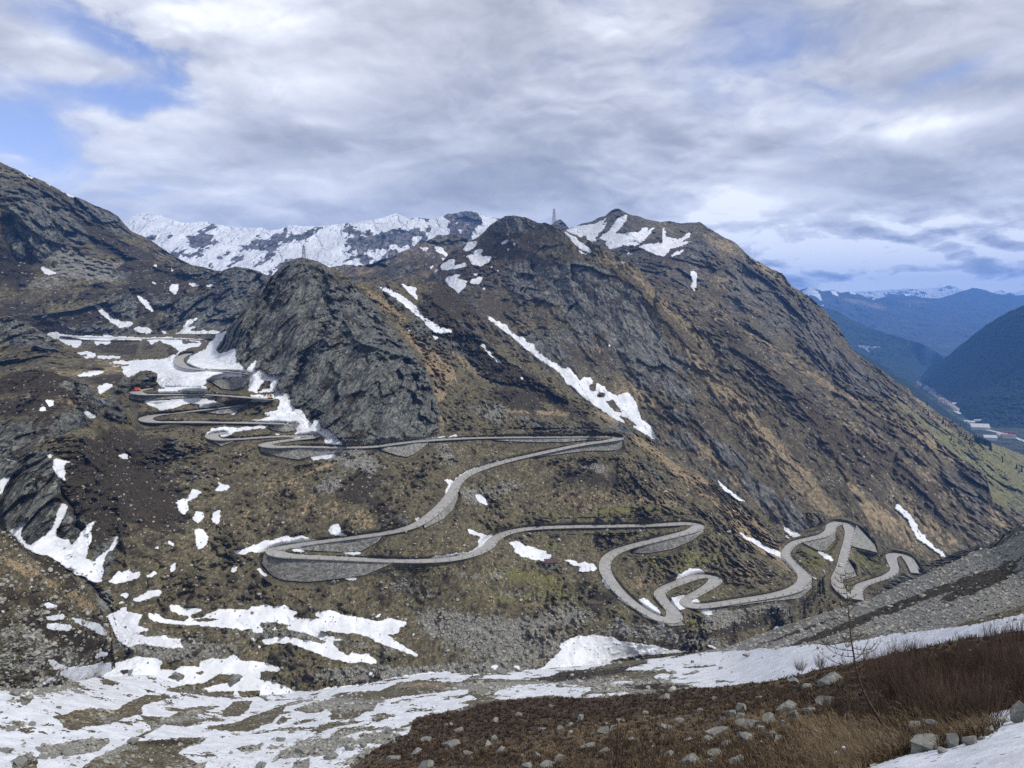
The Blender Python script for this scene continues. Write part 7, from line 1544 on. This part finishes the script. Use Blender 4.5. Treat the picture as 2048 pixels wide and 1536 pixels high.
def pylon(u, v, Yv, hpx, lab, tilt=0.0):
    h = hpx * Yv / F; t = 0.0075 * h
    r_ = bpy.data.objects.new('pylon', None); C.objects.link(r_); r_.location = at(u, v, Yv); tag(r_, lab, 'pylon')
    w0, w1 = h * 0.11, h * 0.022
    def cor(s, z): w = w0 + (w1 - w0) * min(1, z / (0.97 * h)) ; return Vector((s[0] * w, s[1] * w, z))
    cs = [(-1, -1), (1, -1), (1, 1), (-1, 1)]
    for s in cs: MB().tube([cor(s, -1.0), cor(s, h * .97)], [t, t * .7], 4).build('leg', MAT_STEEL, r_)
    mb = MB(); n = 9
    for i in range(n):
        z0, z1 = h * .97 * (i / n) ** .8, h * .97 * ((i + 1) / n) ** .8
        for j in range(4):
            mb.tube([cor(cs[j], z0), cor(cs[(j + 1) % 4], z1)], t * .55, 3); mb.tube([cor(cs[(j + 1) % 4], z0), cor(cs[j], z1)], t * .55, 3); mb.tube([cor(cs[j], z1), cor(cs[(j + 1) % 4], z1)], t * .5, 3)
    mb.build('lattice', MAT_STEEL, r_)
    for z, a in ((0.60, 0.16), (0.74, 0.20), (0.88, 0.13)):
        w = w0 + (w1 - w0) * z
        MB().tube([(-a * h, 0, z * h), (a * h, 0, z * h)], t * .7, 4).tube([(-a * h, 0, z * h), (0, 0, z * h + .035 * h), (a * h, 0, z * h)], t * .5, 3).build('crossarm', MAT_STEEL, r_)
    MB().tube([(0, 0, h * .95), (0, 0, h * 1.03)], [t, t * .4], 4).build('tip', MAT_STEEL, r_)
    r_.rotation_euler = (0, 0, 0.5)
    return r_


pylon(1108, 450, Yat('D', 1108, 453), 32, 'steel lattice power pylon standing against the sky on the pylon mountain')
pylon(608, 530, Yat('E', 608, 531), 40, 'dark lattice pylon on top of the grey crag in front of the snowy range')
pylon(785, 552, Yat('F2', 785, 552), 42, 'faint thin pylon in front of the brown hill right of the grey crag')
pylon(690, 546, Yat('F2', 690, 546), 18, 'short distant pylon close behind the grey crag')


def road_at(u, v):
    best = None
    for R in ROADS:
        uu, vv = topx(R['P']); d = (uu - u) ** 2 + (vv - v) ** 2; i = int(d.argmin())
        if best is None or d[i] < best[0]: best = (d[i], R, i)
    _, R, i = best
    T = R['P'][min(i + 1, len(R['P']) - 1)] - R['P'][max(i - 1, 0)]
    return R['P'][i], math.atan2(T[1], T[0]), R['N'][i]


PAINT_W = plain('white_car_paint', (0.78, 0.78, 0.77), 0.35, 0.5, 0.03); PAINT_O = plain('orange_machine_paint', (0.75, 0.13, 0.025), 0.5, 0.4, 0.08); PAINT_Y = plain('yellow_machine_paint', (0.62, 0.36, 0.06), 0.5, 0.4, 0.08)
GLASS = plain('dark_glass', (0.02, 0.025, 0.03), 0.1, 0.6, 0.0); RUB = plain('rubber', (0.02, 0.02, 0.02), 0.9, 0.2, 0.1); METAL = plain('dull_metal', (0.18, 0.18, 0.18), 0.5, 0.5, 0.1); LAMP = plain('lamp_glass', (0.8, 0.8, 0.75), 0.2, 0.5, 0.0)


def wheel(parent, x, y, r, w):
    t = MB().tube([(x, y - w / 2, r), (x, y + w / 2, r)], r, 14).build('wheel', RUB, parent)
    MB().tube([(x, y - w / 2 - .01, r), (x, y + w / 2 + .01, r)], r * .55, 10).build('rim', METAL, t)


P0_, a0_, n0_ = road_at(1683, 1132)
car = bpy.data.objects.new('car', None); C.objects.link(car); car.location = P0_ + n0_ * 0.3 + np.array([0, 0, 0.02]); car.rotation_euler = (0, 0, a0_ + math.pi); car.scale = (1.12, 1.12, 1.12)
tag(car, 'small white car driving up the road between the far hairpins', 'car')
def hull(sec):   # list of (x, halfwidth, z0, z1)
    V = []; Fs = []
    for x, w, z0, z1 in sec: V += [(x, -w, z0), (x, w, z0), (x, w * .86, z1), (x, -w * .86, z1)]
    for i in range(len(sec) - 1):
        b = i * 4
        for j in range(4): Fs.append((b + j, b + (j + 1) % 4, b + 4 + (j + 1) % 4, b + 4 + j))
    Fs += [(3, 2, 1, 0), tuple(len(sec) * 4 - 4 + j for j in range(4))]
    return MB().add(V, Fs)
bd = hull([(-2.1, .78, .35, .78), (-1.9, .88, .28, .95), (-.9, .9, .25, 1.0), (.9, .9, .25, .98), (1.8, .88, .28, .82), (2.1, .76, .35, .65)]).build('body', PAINT_W, car)
hull([(-1.7, .78, .95, 1.0), (-1.3, .80, .96, 1.42), (.1, .80, .96, 1.46), (.95, .78, .95, 1.0)]).build('window', GLASS, car)
hull([(-1.28, .70, 1.42, 1.47), (.12, .70, 1.45, 1.51)]).build('roof', PAINT_W, car)
for x in (-1.3, 1.35):
    for y in (-.82, .82): wheel(car, x, y, .33, .2)
for y in (-.6, .6): MB().box((2.08, y, .6), (.06, .3, .14)).build('headlight', LAMP, car)

P0_, a0_, n0_ = road_at(274, 783)
tk = bpy.data.objects.new('snow_clearing_machine', None); C.objects.link(tk); tk.location = P0_ + np.array([0, 0, 0.02]); tk.rotation_euler = (0, 0, math.pi)
tag(tk, 'bright orange snow clearing machine standing on the left hairpin', 'machine')
hull([(-2.3, .95, .7, 1.5), (-2.1, 1.1, .6, 1.7), (.4, 1.1, .6, 1.75), (.5, 1.05, .6, 1.7)]).build('body', PAINT_O, tk)
cb = hull([(.4, 1.0, .9, 2.7), (.6, 1.05, .8, 2.9), (1.6, 1.05, .8, 2.85), (1.9, 1.0, .8, 1.8)]).build('cab', PAINT_O, tk)
MB().box((1.1, 0, 2.2), (1.0, 2.16, .7)).build('window', GLASS, cb)
hull([(2.0, 1.3, .2, 1.0), (2.7, 1.4, .1, 1.3), (2.9, 1.4, .1, 1.3)]).build('plough', PAINT_O, tk)
MB().box((-1.2, 0, 2.1), (1.2, .9, .7)).tube([(-.4, .6, 1.7), (-.4, .6, 2.9)], .09, 6).build('engine_cover', PAINT_O, tk)
for x in (-1.5, 1.2):
    for y in (-1.05, 1.05): wheel(tk, x, y, .62, .4)

P0_, a0_, n0_ = road_at(541, 797)
ex = bpy.data.objects.new('excavator', None); C.objects.link(ex); ex.location = at(541, 799.5, P0_[1] - 0.8); ex.location.z = P0_[2] + 0.02
tag(ex, 'small yellow and black excavator digging snow with its raised arm beside the grey rock face', 'excavator')
for y in (-.9, .9): hull([(-1.5, .25, .15, .6), (-1.2, .25, 0, .75), (1.2, .25, 0, .75), (1.5, .25, .15, .6)]).build('track', RUB, ex).location.y = y
hs = hull([(-1.5, 1.0, .85, 1.6), (-1.3, 1.1, .8, 1.8), (.6, 1.1, .8, 1.8), (.9, 1.0, .85, 1.5)]).build('body', PAINT_Y, ex)
cb = hull([(-.3, .5, 1.7, 2.7), (.8, .5, 1.6, 2.75), (.95, .45, 1.6, 2.2)]).build('cab', METAL, ex); MB().box((.25, 0, 2.3), (.8, 1.04, .6)).build('window', GLASS, cb)
MB().tube([(.8, .3, 1.5), (2.4, .3, 3.6), (3.6, .3, 4.0)], [.2, .17, .14], 6).build('boom', PAINT_Y, ex)
MB().tube([(3.6, .3, 4.0), (4.3, .3, 2.5)], [.14, .1], 6).build('arm', METAL, ex)
hull([(4.0, .4, 1.9, 2.6), (4.5, .45, 1.7, 2.6), (4.8, .4, 2.0, 2.4)]).build('bucket', METAL, ex)

# guard stones on the outer edge
g = MB().box((0, 0, .42), (.6, .6, 1.25), taper=.7).mesh('guard_stone', MAT_KERB)
cnt = 0
for R in ROADS[4:]:
    L = R['d'][-1]; n = int(L / 7.0)
    for j in range(1, n):
        i = int(j / n * (len(R['P']) - 1)); N_ = R['N'][i]; s_ = -1 if N_[1] > 0 else 1
        if cnt >= 270: break
        o = link('guard_stone', g); o.location = R['P'][i] + N_ * s_ * (R['hw'][i] - 0.05); o.rotation_euler = (0, 0, math.atan2(N_[1], N_[0]))
        tag(o, 'short grey guard stone on the outer edge of the winding road', 'guard stone', 'guard stones along the road'); cnt += 1

# huts
ROOF_R = plain('rusty_roof', (0.085, 0.05, 0.045), 0.8, 0.2, 0.25, 1.5)
def hut(name, u, v, Yv, L, D, Hh, rise, rz, lab, cat, wmat, rmat, door=True):
    r_ = bpy.data.objects.new(name, None); C.objects.link(r_); r_.location = at(u, v, Yv); r_.rotation_euler = (0, 0, rz); tag(r_, lab, cat)
    w = MB().box((0, 0, Hh / 2 - 1.0), (L, D, Hh + 2))
    w.add([(-L / 2, -D / 2, Hh), (-L / 2, D / 2, Hh), (-L / 2, 0, Hh + rise), (L / 2, -D / 2, Hh), (L / 2, D / 2, Hh), (L / 2, 0, Hh + rise)], [(0, 1, 2), (3, 5, 4), (0, 2, 5, 3), (1, 4, 5, 2)])
    wo = w.build('wall', wmat, r_)
    e = .35; t = .12
    def sl(s): return [(-L / 2 - e, s * (D / 2 + e), Hh - e * rise / (D / 2) + .05), (L / 2 + e, s * (D / 2 + e), Hh - e * rise / (D / 2) + .05), (L / 2 + e, 0, Hh + rise + .05), (-L / 2 - e, 0, Hh + rise + .05)]
    mb = MB()
    for s in (-1, 1):
        q = sl(s); V = q + [(a, b, c_ + t) for a, b, c_ in q]; mb.add(V, [(0, 1, 2, 3), (7, 6, 5, 4), (0, 4, 5, 1), (1, 5, 6, 2), (2, 6, 7, 3), (3, 7, 4, 0)])
    mb.build('roof', rmat, r_)
    if door:
        MB().box((L * .2, -D / 2 - .03, .9), (.9, .08, 1.8)).build('door', GLASS, r_)
        MB().box((-L * .2, -D / 2 - .03, 1.3), (.7, .08, .7)).build('window', GLASS, r_)
    return r_
Yh = Yat('E', 1104, 1131)
hut('stone_hut', 1102, 1129, Yh, 6.6, 4.5, 1.9, 1.2, 0.12, 'low stone hut with a dark rust-red roof below the snow patch between the roads', 'hut', MAT_WALL, ROOF_R)
Yh = Yat('E', 1190, 1208)
hut('ruined_hut', 1190, 1207, Yh, 6.5, 3.0, 0.5, 0.35, 0.05, 'sunken hut of which only a flat rust-red roof shows in the heather', 'hut', MAT_WALL, ROOF_R, door=False)

# conifers
MAT_NEED = twig_mat('conifer_needles', (0.010, 0.018, 0.010), (0.030, 0.042, 0.020), (0.018, 0.028, 0.014))
def conifer_parts(seed):
    r = random.Random(seed); V = []; Fs = []
    for i in range(16):
        z = 0.10 + 0.88 * i / 15; rad = 0.23 * (1 - z) ** .8 + 0.015
        for j in range(11):
            a = 2 * math.pi * (j + r.random()) / 11; rr = rad * r.uniform(.6, 1.15); b = len(V); da = 0.30
            V += [(0, 0, z + .05), (math.cos(a - da) * rr * .75, math.sin(a - da) * rr * .75, z - .04 - rr * .2), (math.cos(a) * rr, math.sin(a) * rr, z - .03 - rr * .35), (math.cos(a + da) * rr * .75, math.sin(a + da) * rr * .75, z - .04 - rr * .2)]
            Fs += [(b, b + 1, b + 2), (b, b + 2, b + 3)]
    cr_ = mesh_np('crown', V, Fs, MAT_NEED)
    return cr_, MB().tube([(0, 0, -.05), (0, 0, .95)], [.022, .004], 6).mesh('trunk', MAT_BARK)
CONF = [conifer_parts(i) for i in range(3)]
def conifer(u, v, Yv, hpx, i, lab, group=None, hm=None):
    h = hm or hpx * Yv / F
    r_ = bpy.data.objects.new('spruce_tree', None); C.objects.link(r_); r_.location = at(u, v, Yv); r_.scale = (h * 1.1, h * 1.1, h); r_.rotation_euler = (0, 0, i * 1.3)
    a = link('crown', CONF[i % 3][0], r_); b = link('trunk', CONF[i % 3][1], r_); tag(r_, lab, 'tree', group)
TR = [(490, 700, 9), (510, 862, 12), (440, 800, 9), (660, 905, 7), (690, 930, 6), (740, 970, 12), (725, 985, 9), (775, 1015, 8), (820, 1030, 7), (880, 965, 6), (945, 1045, 9), (925, 1035, 6), (1000, 1022, 7), (1020, 1135, 8), (985, 1180, 8), (1050, 1180, 8), (1080, 1225, 9), (1095, 1200, 9), (1110, 1235, 8), (1135, 1255, 9), (1150, 1290, 10), (1165, 1240, 9), (1185, 1290, 9), (1160, 1145, 6), (865, 1225, 8), (905, 1280, 6), (720, 1130, 6), (845, 1240, 5), (1190, 1200, 7)]
for i in range(34):
    t = (i * 0.618) % 1; q = (i * 0.377) % 1
    TR.append((1215 + 265 * t, 1215 + 155 * t + 60 * (q - .4), 10 + 5 * ((i * 0.71) % 1)))
TR += [(1680, 1470, 5), (1650, 1530, 8), (1640, 1500, 6), (1560, 1445, 5), (1530, 1430, 5), (1590, 1450, 4)]
for i, (x, y, hp) in enumerate(TR):
    u, v = 1790 + x / 7.68, 720 + y / 7.68
    Yv = Yat('C', u, v)
    conifer(u, v, Yv, hp, i, 'small dark conifer on the pale green slope above the valley', 'conifers on the green slope')
for i, (u, v, hp) in enumerate([(2005, 925, 9), (2033, 938, 12), (2043, 944, 13), (2038, 946, 9), (1736, 762, 15), (1762, 746, 9)]):
    conifer(u, v, Yat('C', u, v), hp, i, 'small dark conifer on the pale green slope above the valley' if u > 1800 else 'lone dark conifer near the skyline of the right-hand mountain', 'conifers on the green slope' if u > 1800 else 'lone conifers near the right skyline')
conifer(1645, 1184, Yat('E', 1645, 1184), 34, 2, 'dark slender conifer standing beside the road bend, left of the larch top')
conifer(2001, 1021, Yat('C2', 2001, 1024), 11, 1, 'single small conifer on the yellow slope below the rock nose')

# valley town: every house a thing of its own
WH = plain('house_plaster', (0.48, 0.45, 0.41), 0.9, 0.1, 0.1, .1); RF1 = plain('red_roof_tiles', (0.26, 0.11, 0.08), 0.9, 0.1, 0.2, .2); RF2 = plain('grey_roof', (0.30, 0.29, 0.28), 0.9, 0.1, 0.2, .2); RED = plain('red_roof_sheet', (0.30, 0.07, 0.07), 0.7, 0.2, 0.05, .1); PALE = plain('hall_sheet', (0.42, 0.43, 0.42), 0.7, 0.2, 0.05, .1)
def house(u, v, L, D, Hh, rz, lab, cat, wm, rm, group=None, z=-417.5):
    _, rz_ = ray(u, v); Yv = z / rz_
    r_ = hut('house', u, v, Yv, L, D, Hh, D * .28, rz, lab, cat, wm, rm, door=False)
    if group: r_['group'] = group
    return r_
rh = random.Random(3)
for i in range(84):
    t = rh.random() ** 0.8; x = 335 + t * 650; yc = 345 + (x - 335) * 0.70; w = 22 + 50 * math.exp(-((x - 620) / 130) ** 2)
    y = yc + rh.gauss(0, 1) * w * .55
    if y > yc + 40: y = yc + 20
    u, v = 1790 + x / 7.68, 720 + y / 7.68
    house(u, v, rh.uniform(9, 17), rh.uniform(8, 10), rh.uniform(5, 8), rh.uniform(-.6, .6), 'small pale house in the long village on the valley floor', 'house', WH, RF1 if rh.random() < .35 else RF2, 'houses of the valley village')
for (x, y, L, D, lab, wm, rm) in [(1290, 1060, 62, 40, 'largest pale industrial hall beside the motorway', PALE, PALE), (1160, 985, 26, 16, 'small pale hall at the upper end of the works yard', PALE, PALE), (1450, 1225, 40, 26, 'round-shouldered pale hall above the dark trees', PALE, PALE), (1740, 1200, 42, 16, 'long building with a bright red roof beside the motorway', PALE, RED), (1640, 1190, 34, 22, 'grey hall left of the bright red roof', PALE, RF2), (725, 640, 36, 16, 'long dark red roofed building in the village', WH, RF1), (920, 700, 28, 18, 'pale hall between the rail yard and the fields', PALE, PALE), (1290, 960, 36, 10, 'long low pale shed beside the green field', PALE, PALE)]:
    house(1790 + x / 7.68, 720 + y / 7.68, L, D, 9, -0.25, lab, 'building', wm, rm)
for i in range(16):
    x, y = 1716 + rh.uniform(0, 44), 693 + rh.uniform(0, 12)
    Yv = Yat('R2', x, y)
    r_ = hut('house', x, y, Yv, 15, 10, 6, 3, rh.uniform(-.5, .5), 'tiny white house in the hamlet on the far forested spur', 'house', WH, RF2, door=False); r_['group'] = 'houses of the far hamlet'
def flat_strip(name, pts, wid, mat, z=-417.6):
    pts = catmull(pts, 6); _, rz_ = ray(pts[:, 0], pts[:, 1]); Yv = z / rz_; P = at(pts[:, 0], pts[:, 1], Yv)
    T = np.gradient(P, axis=0); T /= np.linalg.norm(T, axis=1)[:, None]; N = np.stack([T[:, 1], -T[:, 0], 0 * T[:, 0]], -1)
    G_ = np.stack([P - N * wid / 2, P + N * wid / 2], 1); n = len(P); idx = np.arange(2 * n).reshape(n, 2)
    me = mesh_np(name, G_.reshape(-1, 3), np.stack([idx[:-1, 0], idx[1:, 0], idx[1:, 1], idx[:-1, 1]], -1), mat); o = link(name, me); tag(o, kind='structure')
CON = plain('motorway_concrete', (0.42, 0.42, 0.42), 0.9, 0.1, 0.05, .05)
flat_strip('road', [(1931, 840), (1945, 849), (1960, 856), (1985, 862), (2010, 868), (2035, 877), (2060, 886)], 18, CON)
flat_strip('road', [(1780, 750), (1805, 746), (1830, 741)], 18, CON); flat_strip('road', [(1890, 800), (1902, 811), (1912, 822), (1922, 828)], 18, CON)
flat_strip('road', [(1880, 793), (1900, 805), (1913, 818)], 26, plain('rail_yard', (0.28, 0.27, 0.27), 0.9, 0.1, 0.1, .05))

# ============================================================ air
hb = MB()
x0, x1, y0, y1, z0, z1 = -7000, 12500, -400, 15500, -460, 760
hb.add([(x0, y0, z0), (x1, y0, z0), (x1, y1, z0), (x0, y1, z0), (x0, y0, z1), (x1, y0, z1), (x1, y1, z1), (x0, y1, z1)], [(3, 2, 1, 0), (4, 5, 6, 7), (0, 1, 5, 4), (1, 2, 6, 5), (2, 3, 7, 6), (3, 0, 4, 7)])
hm = bpy.data.materials.new('haze'); hm.use_nodes = True; hm.node_tree.nodes.clear()
ho = hm.node_tree.nodes.new('ShaderNodeOutputMaterial'); hv = hm.node_tree.nodes.new('ShaderNodeVolumePrincipled')
hv.inputs['Color'].default_value = (0.15, 0.40, 1.0, 1); hv.inputs['Density'].default_value = HAZE; hv.inputs['Anisotropy'].default_value = 0.0
hm.node_tree.links.new(hv.outputs[0], ho.inputs['Volume'])
if HAZE > 0:
    o = hb.build('haze', hm); tag(o, 'blue valley haze', None, None, 'stuff')
